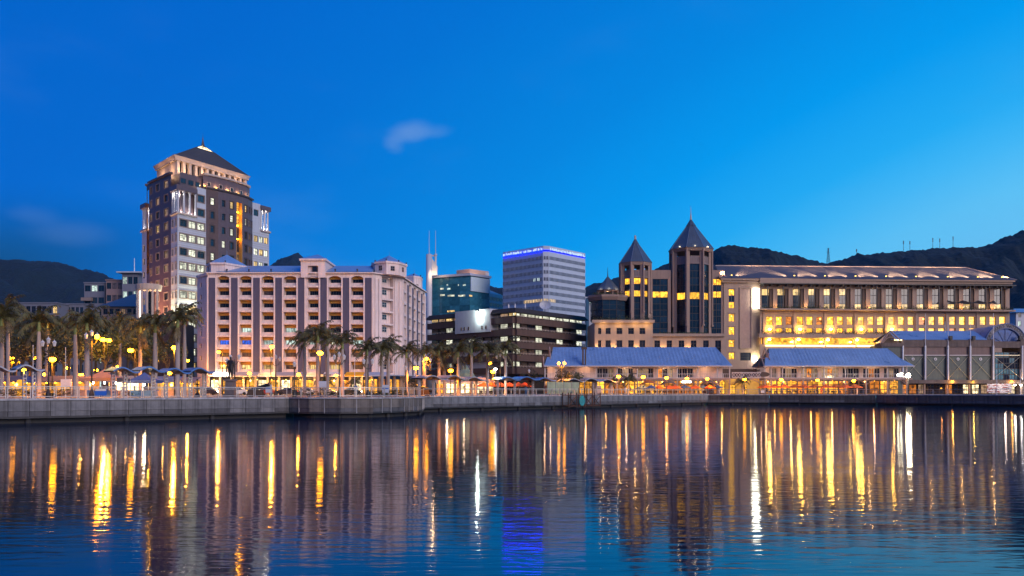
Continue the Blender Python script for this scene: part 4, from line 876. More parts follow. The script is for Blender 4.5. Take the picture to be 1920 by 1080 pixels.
# narrow block seen between the white tower and the small turret
def narrow():
    r = thing('narrow_block', 'narrow blue-grey office block right of the white slab tower', 'building', (PX(1108, 330), 330, G))
    x0, x1, x2 = PX(1099, 330), PX(1104.5, 330), PX(1118, 330); zt = PZ(562, 330)
    q = MB(); q.box(x0, x1, 330, 345, G, zt + .6); q.build('stair_wall', mat('blue_clad', (.03, .10, .18), .4), r)
    q = MB(); q.box(x1, x2, 331, 345, G, zt - 1.6); q.box(x0 - .3, x2, 329.6, 346, zt + .6, zt + 1.1); q.box(x1, x2, 330.6, 331, zt - 1.8, zt - 1.5); q.build('body', M['white_panel'], r)
    for k in range(10): window(r, Vector((PX(1112.5, 331), 330.9, zt - 5.0 - k * 2.75)), 0, 1.5, .9, (2, (), .07, 0), pick([('lit_cool', 2), ('glass_blue', 2)]), M['frame_dark'])
    window(r, Vector((PX(1110, 331), 330.2, zt - 1.3)), 0, 2.2, 1.6, (3, (), .07, 0), M['lit_cool'], M['frame_dark'])
narrow()
# ------------------------------------------------------------------ turreted hotel wing
def hedge(par, l, t0, t1, z, d, wdt, ht, name='planting', seed=1):
    mb = MB(); g = random.Random(seed); n = int((t1 - t0) * 34)
    for i in range(n):
        t, dd, zz = g.uniform(t0, t1), g.uniform(-wdt, wdt) + d, z + abs(g.gauss(0, .5)) * ht - (.2 if g.random() < .3 else 0); p = l.P(t, zz, dd); s = g.uniform(.10, .22); v = Vector((g.uniform(-1, 1), g.uniform(-1, 1), g.uniform(-.5, 1))).normalized(); u = v.orthogonal().normalized(); w_ = v.cross(u)
        mb.face([p - u * s, p + w_ * s * .6, p + u * s, p - w_ * s * .6])
    o = mb.build(name, M['leaf_mid'], par, recalc=False); o['kind'] = 'stuff'; return o
def octa(cx, cyy, rad): return [(cx + rad * math.cos(R(-112.5 + 45 * i)), cyy + rad * math.sin(R(-112.5 + 45 * i))) for i in range(8)]
mat('plaster_tower', (.27, .19, .155), .8, .08, .4, .1, 9, streak=.12)
def turrets():
    r = thing('turreted_hotel', 'tan stone hotel wing with three glazed octagonal turrets and cone roofs', 'building', (PX(1240, 248), 248, G))
    wl_ = Line((PX(1115, 243), 243), (PX(1224, 243), 243)); w2 = Line((PX(1222, 244), 244), (PX(1362, 244), 244)); z = lambda y: PZ(y, 243.3)
    q = MB(); ops = []; side = Line((PX(1115, 243) - .4, 262), (PX(1115, 243), 243))
    for a, b in ((1121.5, 1127.5), (1135.5, 1145), (1156, 1167), (1178, 1188.5), (1199, 1210)):
        for ya, yb in ((615, 626.5), (638, 651)): ops.append((wl_.t(a), wl_.t(b), z(yb), z(ya)))
    wl_.wall(q, 0, wl_.L, G, z(604), ops, .35); side.wall(q, 0, side.L, G, z(604))
    q.face([(p.x, p.y, z(604) - .01) for p in (wl_.P(0), wl_.P(wl_.L), wl_.P(wl_.L, 0, 19), wl_.P(0, 0, 19))])
    for o in ops: wl_.win(r, *o, .2, (2, (.6,), .09, 0), M['glass_dark'], M['frame_dark'])
    ops2 = [(w2.t(a), w2.t(b), z(651), z(638)) for a, b in ((1227, 1237.5), (1250, 1260), (1272.5, 1283), (1295.5, 1306), (1318.5, 1329))] + [(w2.t(1341), w2.t(1352), z(670), z(638))]
    w2.wall(q, 0, w2.L, G, z(629), ops2, .35); q.face([(p.x, p.y, z(629) - .01) for p in (w2.P(0), w2.P(w2.L), w2.P(w2.L, 0, 14), w2.P(0, 0, 14))])
    for o in ops2: w2.win(r, *o, .2, (2, (.6,), .09, 0), M['glass_dark'], M['frame_dark'])
    q.build('podium_wall', M['plaster_tan'], r)
    for l, y, e in ((wl_, 604, 1.0), (w2, 629, .8)):
        q = MB(); l.box(q, -.8 if l is wl_ else 0, l.L + (.4 if l is wl_ else -.5), -e, .4, z(y) - .25, z(y) + .55); q.build('cornice', M['plaster_tan'], r)
        hedge(r, l, -.5 if l is wl_ else 2, l.L * (1 if l is wl_ else .75), z(y) + .6, 0, .5, 1.0 if l is wl_ else .45, seed=int(y))
    for l, pxs in ((wl_, (1119, 1150.5, 1194)), (w2, (1243.5, 1290))):
        for px in pxs: 
            point('up_light', l.P(l.t(px), z(656), -.9), 650, (1, .55, .18), .12, r); inst('up_light_lamp', 'ull', lambda mb: mb.box(-.15, .15, -.15, .15, 0, .2), M['bulb_warm'], r, l.P(l.t(px), z(657.5), -.8))
    for i, px in enumerate((1130, 1160, 1190, 1212)): point('cornice_light', wl_.P(wl_.t(px), z(610), -1.4), 140, (1, .6, .2), .1, r)
    # curtain-wall links
    gm_ = [M['glass_blue']]
    def link(px0, px1, Y, ytop, litrows, framed=True, ybot=628):
        l = Line((PX(px0, Y), Y), (PX(px1, Y), Y)); zt, zb = PZ(ytop, Y), PZ(ybot, Y); e = .9
        m = MB(); l.box(m, -e if framed else 0, l.L + e, .25, 10, zb - 6, zt + 2.6)
        if framed: l.box(m, -e, 0, -.1, .25, zb, zt + 2.6); l.box(m, l.L, l.L + e, -.1, .25, zb, zt + 2.6); l.box(m, 0, l.L, -.1, .25, zt, zt + 2.6)
        m.build('link_wall', M['plaster_tower'], r)
        n = 9; fh = (zt - zb) / n
        for k in range(n):
            for i in range(2):
                yy = 734 - (zb + fh * (k + .5) - H) * F / Y
                pn = M['lit_yellow'] if any(abs(yy - q_) < 5.5 for q_ in litrows) else M['glass_blue']
                l.win(r, l.L * i / 2 + .02, l.L * (i + 1) / 2 - .02, zb + fh * k + .02, zb + fh * (k + 1) - .02, .08, (2, (), .07, 0), pn, M['frame_dark'], 'glass_panel')
    link(1223.5, 1252, 250, 523, (549,)); link(1334, 1352.5, 250, 523, (529, 551), False)
    # the turrets
    def tower(cx, cyy, rad, yeave, yopen, ypar, yglass, ybot, yap, ysp, floors, lits, nm):
        Y = cyy - rad; z = lambda y: PZ(y, Y); poly = octa(cx, cyy, rad * 1.0); inner = octa(cx, cyy, rad * .86)
        col_h = z(yeave) - z(ybot)
        for i in range(8):
            a, b = Vector(inner[i]), Vector(inner[(i + 1) % 8]); l = Line(a, b); vis = i in (0, 1, 7, 6, 2)
            zt, zb = z(yglass), z(ybot)
            if vis:
                fh = (zt - zb) / floors
                for k in range(floors):
                    yy = HY - (zb + fh * (k + .5) - H) * F / Y
                    pn = M['lit_yellow'] if any(abs(yy - q_) < 5.5 for q_ in lits) else (M['glass_blue'] if i in (0, 1) else M['glass_dark'])
                    l.win(r, .55, l.L - .55, zb + fh * k + .02, zb + fh * (k + 1) - .02, .1, (3, (), .07, 0), pn, M['frame_dark'], 'glass_panel')
            m = MB(); l.box(m, .3, l.L - .3, .25, .4, zb, zt); m.build('back_panel', M['brown_dark'], r)
            m = MB(); l.box(m, .12, l.L - .12, -.12, .05, z(ypar), z(yopen)); l.box(m, .1, l.L - .1, -.25, .1, z(ypar) - .35, z(ypar)); m.build('parapet_panel', mat('lead_' + nm + str(i), (.18, .14, .14), .6, .15), r)
            for k in range(6): inst('parapet_rib', ('rib', nm), lambda mb: mb.box(-.06, .06, -.2, -.12, 0, z(yopen) - z(ypar)), M['frame_tan'], r, l.P(.4 + (l.L - .8) * k / 5, z(ypar)), l.ang)
            p = Vector(inner[i]); inst('pier', ('tp', nm), lambda mb: mb.box(-.5, .5, -.5, .5, 0, z(yeave) - z(ybot)), M['plaster_tower'], r, (*p, z(ybot)), R(45 * i + 22.5))
            p = Vector(poly[i]); inst('column', ('tc', nm), lambda mb: mb.ring(0, 0, 0, z(yeave) - z(ybot) - 3, .26, .26, 10).ring(0, 0, -.5, 0, .42, .42, 10), M['plaster_tower'], r, (*p, z(ybot) + 3))
        m = MB(); m.prism(octa(cx, cyy, rad * .98), z(yeave) - .9, z(yeave), 0, octa(cx, cyy, rad * 1.06)); m.prism(octa(cx, cyy, rad * .7), z(yglass) + .3, z(yglass) + .6); m.build('eaves', M['plaster_tower'], r)
        m = MB(); e = octa(cx, cyy, rad * 1.08); zt = z(yeave); zap = PZ(yap, cyy); f1 = .80
        c1 = [(cx + (p[0] - cx) * (1 - f1), cyy + (p[1] - cyy) * (1 - f1)) for p in e]; zm = zt + (zap - zt) * f1
        for i in range(8): j = (i + 1) % 8; m.face([(*e[i], zt), (*e[j], zt), (*c1[j], zm), (*c1[i], zm)])
        rf = m.build('cone_roof', M['roof_cone'], r)
        m = MB(); c2 = [(cx + (p[0] - cx) * 1.15, cyy + (p[1] - cyy) * 1.15) for p in c1]
        for i in range(8): j = (i + 1) % 8; m.face([(*c2[i], zm), (*c2[j], zm), (cx, cyy, zap + .6)])
        obj('cone_tip', m.mesh('cone_tip', M['roof_cone'], OFF[r]), rf)
        m = MB()
        for i in range(8): m.tube((*e[i], zt + .02), (*c1[i], zm + .02), .08, k=4)
        obj('hip_ridge', m.mesh('hip_ridge', M['metal_grey'], OFF[r]), rf)
        m = MB(); m.lathe(cx, cyy, [(.35, zap - .2), (.22, zap + 1.2), (.1, PZ(ysp, cyy) - 1.8), (.04, PZ(ysp, cyy))], 8); obj('spire', m.mesh('spire', M['stone_pale'], OFF[r]), rf)
        return zt, zm
    cx = PX(1296, 252)
    zt, zm = tower(cx, 252.5, 6.25, 463, 478, 491, 493, 627, 413, 388, 10, (549,), 'tall')
    for i in (0, 1, 7):
        a, b = Vector(octa(cx, 252.5, 6.3)[i]), Vector(octa(cx, 252.5, 6.3)[(i + 1) % 8]); l = Line(a, b)
        m = MB(); l.box(m, l.L * .28, l.L * .72, .12, .3, zt + .35, zt + .55); m.build('light_strip', M['strip_warm'], r); point('cone_wash', l.P(l.L / 2, zt + .55, -.1), 60, (1, .7, .4), .2, r)
    tower(PX(1191, 251), 251, 4.7, 490, 505, 517, 520, 602, 449, 441, 7, (526, 550), 'middle')
    # low round pavilion turret
    cx, cyy = PX(1139.5, 250), 250.0; z = lambda y: PZ(y, 245)
    dr = octa(cx, cyy, 5.4)
    for i in (0, 1, 7, 6, 2):
        l = Line(dr[i], dr[(i + 1) % 8])
        for k in range(2): l.win(r, .05, l.L - .05, z(600) + k * 3.0, z(600) + k * 3.0 + 2.95, .1, (2, (.5,), .09, 0), M['glass_blue'] if i in (0, 1) else M['glass_dark'], M['frame_dark'], 'glass_panel')
    m = MB(); m.prism(octa(cx, cyy, 5.0), z(602), z(563)); m.build('drum_core', M['brown_dark'], r)
    m = MB(); m.prism(octa(cx, cyy, 5.6), z(562), z(556), 0, octa(cx, cyy, 6.2)); m.prism(octa(cx, cyy, 6.2), z(556), z(552)); m.build('drum_cornice', M['plaster_tower'], r)
    l = Line((cx - 5, 244.6), (cx + 5, 244.6)); hedge(r, l, 0, 10, z(552), 0, .4, .6, seed=5)
    for i in range(8): p = octa(cx, cyy, 3.0)[i]; inst('pavilion_post', 'pp', lambda mb: mb.ring(0, 0, 0, z(541) - z(552), .22, .22, 8), M['plaster_tower'], r, (*p, z(552)))
    m = MB(); m.prism(octa(cx, cyy, 3.3), z(543), z(541)); m.build('eaves', M['plaster_tower'], r)
    m = MB(); e = octa(cx, cyy, 3.6)
    for i in range(8): m.face([(*e[i], z(541)), (*e[(i + 1) % 8], z(541)), (cx, cyy, PZ(517, 250))])
    m.tube((cx, cyy, PZ(519, 250)), (cx, cyy, PZ(501, 250)), .16, .03); m.build('cone_roof', M['roof_cone'], r)
    for i in (0, 1, 7):
        a, b = Vector(e[i]), Vector(e[(i + 1) % 8]); l = Line(a, b); point('cone_wash', l.P(l.L / 2, z(539), -.15), 40, (1, .7, .4), .15, r)
    point('pavilion_lamp', (cx, cyy, z(544)), 40, (1, .6, .3), .1, r)
turrets()
# ------------------------------------------------------------------ long hotel with the uplit roof
def longhotel():
    r = thing('long_hotel', 'long tan hotel with yellow-lit windows, planters and uplit tiled roof', 'building', (PX(1630, 250), 250, G))
    l = Line((PX(1357, 250), 250), (PX(1425, 250.5), 250.5)); l2 = Line((PX(1425, 249), 249), (PX(1893, 254.5), 254.5))
    z = lambda y: PZ(y, 250); zw = z(523)
    # left bay
    W = MB(); ops = []; t0, t1 = l.t(1366.5), l.t(1377)
    rows = [(542, 578), (588, 603), (613, 627.5), (637, 650.5), (661, 674)]
    for a, b in rows: ops.append((t0, t1, z(b), z(a)))
    pan = (l.t(1388), l.t(1408), z(652), z(541)); grille = (l.t(1388), l.t(1408), z(676), z(661))
    l.wall(W, 0, l.L, G, zw, ops + [grille], .35, back=None); 
    l3 = Line((PX(1357, 250) - .6, 266), (PX(1357, 250), 250)); l3.wall(W, 0, l3.L, G, zw + 2)
    W.build('end_wall', M['plaster_tan'], r)
    m = MB(); l.box(m, pan[0], pan[1], -.03, .1, pan[2], pan[3]); m.build('recess_panel', M['timber_pink'], r)
    for a, b, c, d in ((pan[0] - .3, pan[0], pan[2], pan[3]), (pan[1], pan[1] + .3, pan[2], pan[3]), (pan[0] - .3, pan[1] + .3, pan[3], pan[3] + .3), (pan[0] - .3, pan[1] + .3, pan[2] - .3, pan[2])):
        m = MB(); l.box(m, a, b, -.28, .05, c, d); m.build('panel_frame', M['plaster_tan'], r)
    l.win(r, *grille, .2, (1, (.2, .4, .6, .8), .1, 0), M['glass_dark'], M['frame_dark'], 'grille')
    for i, o in enumerate(ops):
        if i == 0:
            h3 = (o[3] - o[2]) / 3
            for k, pn in enumerate(('lit_yellow', 'glass_blue', 'lit_yellow')): l.win(r, o[0], o[1], o[2] + h3 * k, o[2] + h3 * (k + 1), .2, (2, (), .08, 0), M[pn], M['frame_tan'])
        else: l.win(r, *o, .2, (2, (.6,), .08, 0), M['lit_yellow'], M['frame_tan'])
        inst('window_lamp', 'wlp', lambda mb: mb.ball((0, 0, 0), .16, 8), M['bulb_warm'], r, l.P((o[0] + o[1]) / 2, o[3] - .7, .12))
        m = MB(); l.box(m, o[0] - .25, o[1] + .25, -.1, .1, o[3], o[3] + .25); m.build('lintel', M['frame_tan'], r)
    m = MB(); l.box(m, l.t(1410.5), l.t(1422), -.9, -.15, z(578), z(541)); m.build('light_box_sign', glow('sign_white', (1, .97, .80), 14), r)
    inst('flood_lamp', 'fdl', lambda mb: mb.box(-.4, .4, -.3, .3, 0, .4), M['bulb_white'], r, l.P(l.t(1415), z(676), -.7)); point('flood_beam', l.P(l.t(1415), z(673), -1.0), 900, (1, .92, .45), .2, r)
    # main front
    W = MB(); ops = []; top = []
    for i in range(16):
        a = 1428.5 + 29.05 * i; o = (l2.t(a), l2.t(a + 21), l2.z(a, 579.5), l2.z(a, 541)); top.append(o); ops.append(o)
    mid = []; 
    for gq in range(8):
        for k in range(3):
            a = 1437 + 57.2 * gq + 18.2 * k
            if a > 1885: continue
            for ya, yb in ((593.5, 609), (615, 623.5)):
                o = (l2.t(a), l2.t(a + 11.6), l2.z(a, yb), l2.z(a, ya)); mid.append((o, ya > 600, gq, k)); ops.append(o)
    zz = lambda y: PZ(y, 251.5)
    terr = (l2.t(1427), l2.t(1655), zz(646), zz(634.5)); ops.append(terr)
    l2.wall(W, 0, l2.L, G, zz(523), ops, .9); W.build('front_wall', M['plaster_tan'], r)
    e3 = Line(tuple(l2.q), (l2.q.x + 1.5, 272)); W = MB(); e3.wall(W, 0, e3.L, G, zz(523)); W.build('end_wall', M['plaster_tan'], r)
    for i, o in enumerate(top):
        w0 = o[1] - o[0]; tw = o[0] + w0 * .72; h = o[3] - o[2]
        for k, (fa, fb) in enumerate(((0, .26), (.26, .68), (.68, 1))):
            pn = 'glass_blue' if k == 1 else ('lit_warm' if (k == 2 and 0 <= i < 6) else 'glass_blue' if k == 2 else ('lit_warm' if (i >= 4) else 'glass_blue'))
            l2.win(r, o[0] + .02, tw, o[2] + h * fa + .01, o[2] + h * fb - .01, .7, (2, (), .08, 0), M[pn], M['frame_dark'])
        m = MB(); l2.box(m, tw, o[1] - .02, .3, .9, o[2], o[3]); m.build('reveal_panel', M['timber_dark'], r)
        tp = (o[0] + tw) / 2; inst('pergola_post', 'pgp', lambda mb: mb.box(-.13, .13, -.13, .13, 0, zz(538) - zz(581)), M['frame_dark'], r, l2.P(tp, o[2] - .2, -1.4), l2.ang)
    for o, lowr, gq, k in mid:
        l2.win(r, *o, .35, (1, (.45,), .08, 0) if not lowr else (1, (), .08, 0), M['lit_yellow'] if rnd.random() < .93 else M['lit_amber'], M['frame_dark'])
        if lowr is False and rnd.random() < .55: inst('ceiling_lamp', 'cel', lambda mb: mb.ball((0, 0, 0), .24, 8), M['bulb_warm'], r, l2.P(o[0] + rnd.uniform(.4, 1.5), o[3] - .7, .25))
        if not lowr: inst('spandrel', 'spd', lambda mb: mb.box(-.9, .9, .1, .3, 0, .95), M['frame_tan'], r, l2.P((o[0] + o[1]) / 2, o[2] - .97), l2.ang)
        if lowr and k == 0 and gq < 5: inst('terrace_lamp', 'trl', lambda mb: mb.ball((0, 0, 0), .42, 8, sz=.6), glow('bulb_terrace', (1, .60, .10), 130) if 'bulb_terrace' not in M else M['bulb_terrace'], r, l2.P(o[0] + .8, o[3] - .4, -.5)); point('terrace_light', l2.P(o[0] + .8, o[3] - .4, -1.2), 650, (1, .50, .07), .3, r)
    M['bulb_terrace'].cycles.emission_sampling = 'NONE'
    for nm, ya, yb, ex, mm in (('planter_ledge', 583.5, 580.5, 1.9, 'plaster_tan'), ('planter_ledge', 634, 626.5, 1.0, 'plaster_tan')):
        m = MB(); l2.box(m, -.6, l2.L + .6 if ya < 600 else l2.t(1690), -ex, .05, zz(ya), zz(yb)); m.build(nm, M[mm], r)
    hedge(r, l2, 0, l2.L, zz(580), -1.7, .35, .8, seed=11); hedge(r, l2, 0, l2.t(1660), zz(627.5), -.8, .4, 1.6, seed=12)
    # lit terrace behind
    m = MB(); l2.box(m, terr[0], terr[1], .9, 1.0, terr[2], terr[3]); m.build('terrace_back', lit('lit_terrace', (1, .45, .03), 1.35, .7, 1.1, dark=.2), r)
    for i in range(4):
        a = 1443 + 55 * i; inst('terrace_lamp', 'trl', lambda mb: None, M['bulb_terrace'], r, l2.P(l2.t(a), zz(637.5), .2)); inst('terrace_lamp', 'trl', lambda mb: None, M['bulb_terrace'], r, l2.P(l2.t(a + 42), zz(641.5), .2), 0, (.7, .7, .7))
        point('terrace_light', l2.P(l2.t(a), zz(641), -.6), 650, (1, .50, .07), .3, r)
        m = MB(); l2.box(m, l2.t(1435 + 57 * i), l2.t(1488 + 57 * i), -.6, -.1, zz(650), zz(648)); m.build('strip_light', M['strip_warm'], r)
        m = MB(); t = l2.t(1432 + 57 * i); l2.box(m, t - .25, t + .25, -.15, .9, terr[2], terr[3]); m.build('terrace_pier', M['plaster_tan'], r)
    for i in range(8): 
        t = l2.t(1432 + 57.2 * i); m = MB(); l2.box(m, t - .35, t + .35, -.25, .05, zz(626), zz(586)); m.build('pilaster', M['plaster_tan'], r)
    for i in range(0, 16, 2):
        o = top[i]; p = l2.P(o[1] + .6, o[2] + .6, -1.0); inst('up_light_lamp', 'ull', lambda mb: mb.box(-.15, .15, -.15, .15, 0, .2), M['bulb_warm'], r, p - Vector((0, 0, .35))); point('up_light', p, 170, (1, .52, .16), .1, r)
    # pergola and cornice
    m = MB(); l2.box(m, -.5, l2.L + .6, -2.2, .0, zz(535.5), zz(534)); m.build('pergola_slab', M['frame_dark'], r)
    for i in range(33): inst('pergola_bracket', 'pgb', lambda mb: mb.box(-.08, .08, -1.9, 0, -.55, 0), M['frame_dark'], r, l2.P(.4 + i * (l2.L - .8) / 32, zz(535.6)), l2.ang)
    full = Line((PX(1357, 250), 250), tuple(l2.q)); 
    m = MB(); full.box(m, -.8, full.L + .5, -.7, .5, zz(531), zz(527)); full.box(m, -1.2, full.L + 1.0, -1.2, .5, zz(526.9), zz(523.5)); m.build('cornice', M['plaster_tan'], r)
    # sun sails on three windows
    for k in range(3):
        o = top[12 + k]; m = MB(); a, b = o[0] - 1.2, o[0] + 3.6; zc = zz(566)
        m.face([l2.P(a, zc + .5, -1.6), l2.P((a + b) / 2, zc - .25, -2.3), l2.P(b, zc + .5, -1.6), l2.P(b + .6, zc - .6, -2.4), l2.P(a - .4, zc - .3, -2.4)]); m.build('sun_sail', M['brown_dark'], r)
    # tiled roof
    zt = zz(523.4); zr = PZ(498.5, 260); p0, p1 = full.P(-1.2, 0, -1.4), full.P(full.L + 1.3, 0, -1.4); q0, q1 = full.P(-1.2, 0, 21), full.P(full.L + 1.3, 0, 21); r0 = full.P(.4, 0, 9.8); r1 = full.P(full.t(1850) - .6, 0, 9.8)
    rp = lambda p, zq: (p.x, p.y, zq)
    m = MB(); m.face([rp(p0, zt), rp(p1, zt), rp(r1, zr), rp(r0, zr)]).face([rp(p1, zt), rp(q1, zt), rp(r1, zr)]).face([rp(q1, zt), rp(q0, zt), rp(r0, zr), rp(r1, zr)]).face([rp(q0, zt), rp(p0, zt), rp(r0, zr)])
    tm = seam('roof_tile', (.085, .085, .10), .55, .45, depth=.12); rf = m.build('roof', tm, r)
    m = MB()   # courses of tiles: raised strips
    n = 16
    for k in range(1, n):
        f = k / n; a, b = p0.lerp(r0, f), p1.lerp(r1, f); zq = zt + (zr - zt) * f; m.tube((a.x, a.y, zq), (b.x, b.y, zq + .02), .07, k=4)
    obj('tile_courses', m.mesh('tile_courses', tm, OFF[r]), rf)
    m = MB(); m.tube(rp(r0, zr + .05), rp(r1, zr + .05), .16, k=6); m.tube(rp(r1, zr), rp(p1, zt), .14, k=6); obj('ridge', m.mesh('ridge', M['stone_pale'], OFF[r]), rf)
    m = MB(); m.prism([(p0.x - .4, p0.y + .5), (p0.x + .5, p0.y + .5), (p0.x + .5, p0.y + 1), (p0.x - .4, p0.y + 1)], zt, zt + .9); m.face([(p0.x - .25, p0.y, zt), (r0.x - .3, r0.y, zr + .7), (q0.x - .25, q0.y, zt)]); m.build('gable_parapet', M['plaster_tan'], r)
    for px in (1369, 1486, 1543, 1600, 1657, 1713, 1772, 1828, 1873):
        b = full.P(full.t(px), zt, -1.3); b.z += 1.0
        inst('roof_light', 'rfl', lambda mb: mb.box(-.16, .16, -.12, .12, -.1, .1), M['bulb_warm'], r, b + Vector((0, -.15, -.2))); inst('light_arm', 'rfa', lambda mb: mb.tube((0, 0, -.9), (0, 0, -.1), .04), M['metal_black'], r, b + Vector((0, -.1, -.2)))
        for sx in (-1, 1):
            point('roof_beam', b + Vector((.3 * sx, -.2, .15)), 17000, (1, .58, .30), .06, r, 36, b + Vector((4.4 * sx, 4.2, .95)))
longhotel()
# ------------------------------------------------------------------ waterside pavilions
def arch_bracket(mb, x0, x1, y, zt, drop, th=.09):
    n = 8; pts = []
    for i in range(n + 1):
        f = i / n; x = x0 + (x1 - x0) * f; pts.append((x, y, zt - drop * (2 * f - 1) ** 2))
    mb.path(pts, th * .7, 4)
    for i in (1, 2, 6, 7): mb.tube(pts[i], (pts[i][0], y, zt), th * .4, k=4)
def pavilion(label, Y, px0, px1, rpx0, rpx1, yr, ye, posts, left_hip, right_hip, deep=14, upper='windows', cat='restaurant'):
    r = thing('waterside_pavilion', label, cat, (PX((px0 + px1) / 2, Y), Y + 5, G), 'two-storey pavilions on the quay')
    z = lambda y: PZ(y, Y)
    x0, x1 = PX(px0, Y), PX(px1, Y); ze, Yr = z(ye), Y + deep / 2; zr = PZ(yr, Yr); ra, rb = PX(rpx0, Yr), PX(rpx1, Yr)
    m = MB(); a, b, c, d = (x0, Y - .8, ze), (x1, Y - .8, ze), (x1, Y + deep + .8, ze), (x0, Y + deep + .8, ze); e, f = (ra, Yr, zr), (rb, Yr, zr)
    # gabled main roof, a lower skirt roof carried past both ends
    zs = ze + (zr - ze) * .46; Ys = Y - .8 + (Yr - Y + .8) * .46; Yt = 2 * Yr - Ys
    xa, xb = ra - (0 if left_hip is None else left_hip), rb + right_hip
    m.face([(x0, Y - .8, ze), (x1, Y - .8, ze), (xb if right_hip > .5 else x1 - 1.2, Ys, zs), (x0 + .9, Ys, zs)])
    m.face([(x0 + 1.9, Ys, zs), (xb, Ys, zs), f, e]); m.face([(x0 + 1.9, Yt, zs), (xb, Yt, zs), f, e]); m.face([(x0, Y + deep + .8, ze), (x1, Y + deep + .8, ze), (xb, Yt, zs), (x0 + .9, Yt, zs)])
    m.face([(x1, Y - .8, ze), (x1, Y + deep + .8, ze), (xb, Yt, zs), (xb, Ys, zs)]); m.face([(xb, Ys, zs), (xb, Yt, zs), f])
    rf = m.build('roof', M['roof_blue'], r, recalc=False)
    sm = MB(); k = int((x1 - x0) / .9)
    for i in range(k):
        x = x0 + .3 + i * .9; sm.tube((x, Y - .78, ze + .03), (min(max(x, x0 + 1), xb), Ys, zs + .03), .035, k=4)
        if x0 + 2 < x < xb: sm.tube((x, Ys, zs + .03), (min(max(x, ra), rb), Yr, zr + .03), .035, k=4)
    so = obj('seams', sm.mesh('seams', M['roof_blue'], OFF[r]), rf); so['kind'] = 'stuff'
    g = MB(); g.box(x0, x1, Y - .92, Y - .80, ze - .22, ze + .04); g.build('gutter', M['white_lattice'], r)
    # left gable: barge boards and fretwork truss
    g = MB()
    for (xx, zt_, yt_, zb_, yb_) in ((ra - .9, zr, Yr, zs - .6, Ys - .9), (x0 - .1, zs + .05, Ys, ze - .3, Y - 1.0)):
        g.tube((xx, yt_, zt_ + .05), (xx, yb_, zb_), .14, k=4); g.tube((xx, yt_, zt_ + .05), (xx, 2 * Yr - yb_ if yt_ == Yr else yb_ + 2 * (Ys - yb_), zb_), .14, k=4)
    for k_ in range(5): f_ = .25 + .14 * k_; g.tube((ra - .8, Yr - (Yr - Ys) * (1 - f_), zs + (zr - zs) * f_), (ra - .8, Yr - (Yr - Ys) * (1 - f_), zs), .06, k=4)
    g.tube((ra - .8, Ys, zs), (ra - .8, Yt, zs), .1, k=4); g.build('barge_boards', M['timber_pink'], r)
    m = MB(); m.face([(ra + .3, Ys, zs), (ra + .3, Yt, zs), (ra + .3, Yr, zr)]); m.build('gable_panel', M['timber_pink'], r); point('gable_light', (ra - 2.2, Yr - 1.5, zs - .8), 160, (1, .55, .25), .15, r)
    # floors
    zf = z(709); yw = Y + 3.2
    fl = MB(); fl.box(x0 + .2, x1 - .3, Y - .3, Y + deep, zf - .35, zf); fl.build('veranda_floor', M['timber_pink'], r)
    ce = MB(); ce.box(x0 + .3, x1 - .3, Y - .2, Y + deep, ze - .12, ze - .02); ce.build('veranda_ceiling', M['timber_pink'], r)
    wl_ = MB(); l = Line((x0 + 1, yw), (x1 - 1.5, yw)); bx = [PX(p, Y) for p in posts]
    ops = []; wn_ = []
    for i in range(len(bx) - 1):
        xa_, xb_ = bx[i] + .5, bx[i + 1] - .5
        style = upper(i) if callable(upper) else upper
        if style == 'windows':
            o = (xa_ - l.p.x, xb_ - l.p.x, zf + .1, ze - .5)
            if o[0] > .2 and o[1] < l.L - .2: ops.append(o)
    l.wall(wl_, 0, l.L, zf, ze - .1, ops, .25); wl_.build('upper_wall', M['plaster_cream'], r)
    for o in ops:
        n = 3; w3 = (o[1] - o[0]) / n
        for k_ in range(n): l.win(r, o[0] + w3 * k_ + .03, o[0] + w3 * (k_ + 1) - .03, o[2], o[3], .12, (2, (.42,), .11, 0), pick([('glass_dark', 5), ('lit_dim', 3), ('lit_amber', 1)]), M['frame_white'])
    # posts, railings, brackets
    for i, x in enumerate(bx):
        inst('post', ('vp', label), lambda mb: mb.box(-.13, .13, -.13, .13, 0, ze - zf), M['white_lattice'], r, (x, Y, zf)); inst('post', ('gp', label), lambda mb: mb.box(-.16, .16, -.16, .16, 0, zf - .35 - G), M['timber_pink'], r, (x, Y, G))
        if i < len(bx) - 1:
            wq = round(bx[i + 1] - x, 2)
            def rail(mb):
                mb.box(.13, wq - .13, -.05, .05, 1.0, 1.1).box(.13, wq - .13, -.05, .05, .08, .16).box(wq / 2 - .07, wq / 2 + .07, -.06, .06, 0, 1.15)
                n = max(4, int(wq / .5))
                for j in range(1, n): mb.box(wq * j / n - .02, wq * j / n + .02, -.02, .02, .16, 1.0)
            inst('railing', ('rl', wq), rail, M['white_lattice'], r, (x, Y - .1, zf))
            def br(mb): arch_bracket(mb, .15, wq - .15, 0, 0, 1.15); mb.box(.15, wq - .15, -.05, .05, -.02, .06)
            inst('arch_bracket', ('ab', wq), br, M['timber_pink'], r, (x, Y - .05, zf - .42)); inst('arch_bracket', ('ab2', wq), lambda mb: arch_bracket(mb, .15, wq - .15, 0, 0, .55, .07), M['timber_pink'], r, (x, Y - .05, ze - .2))
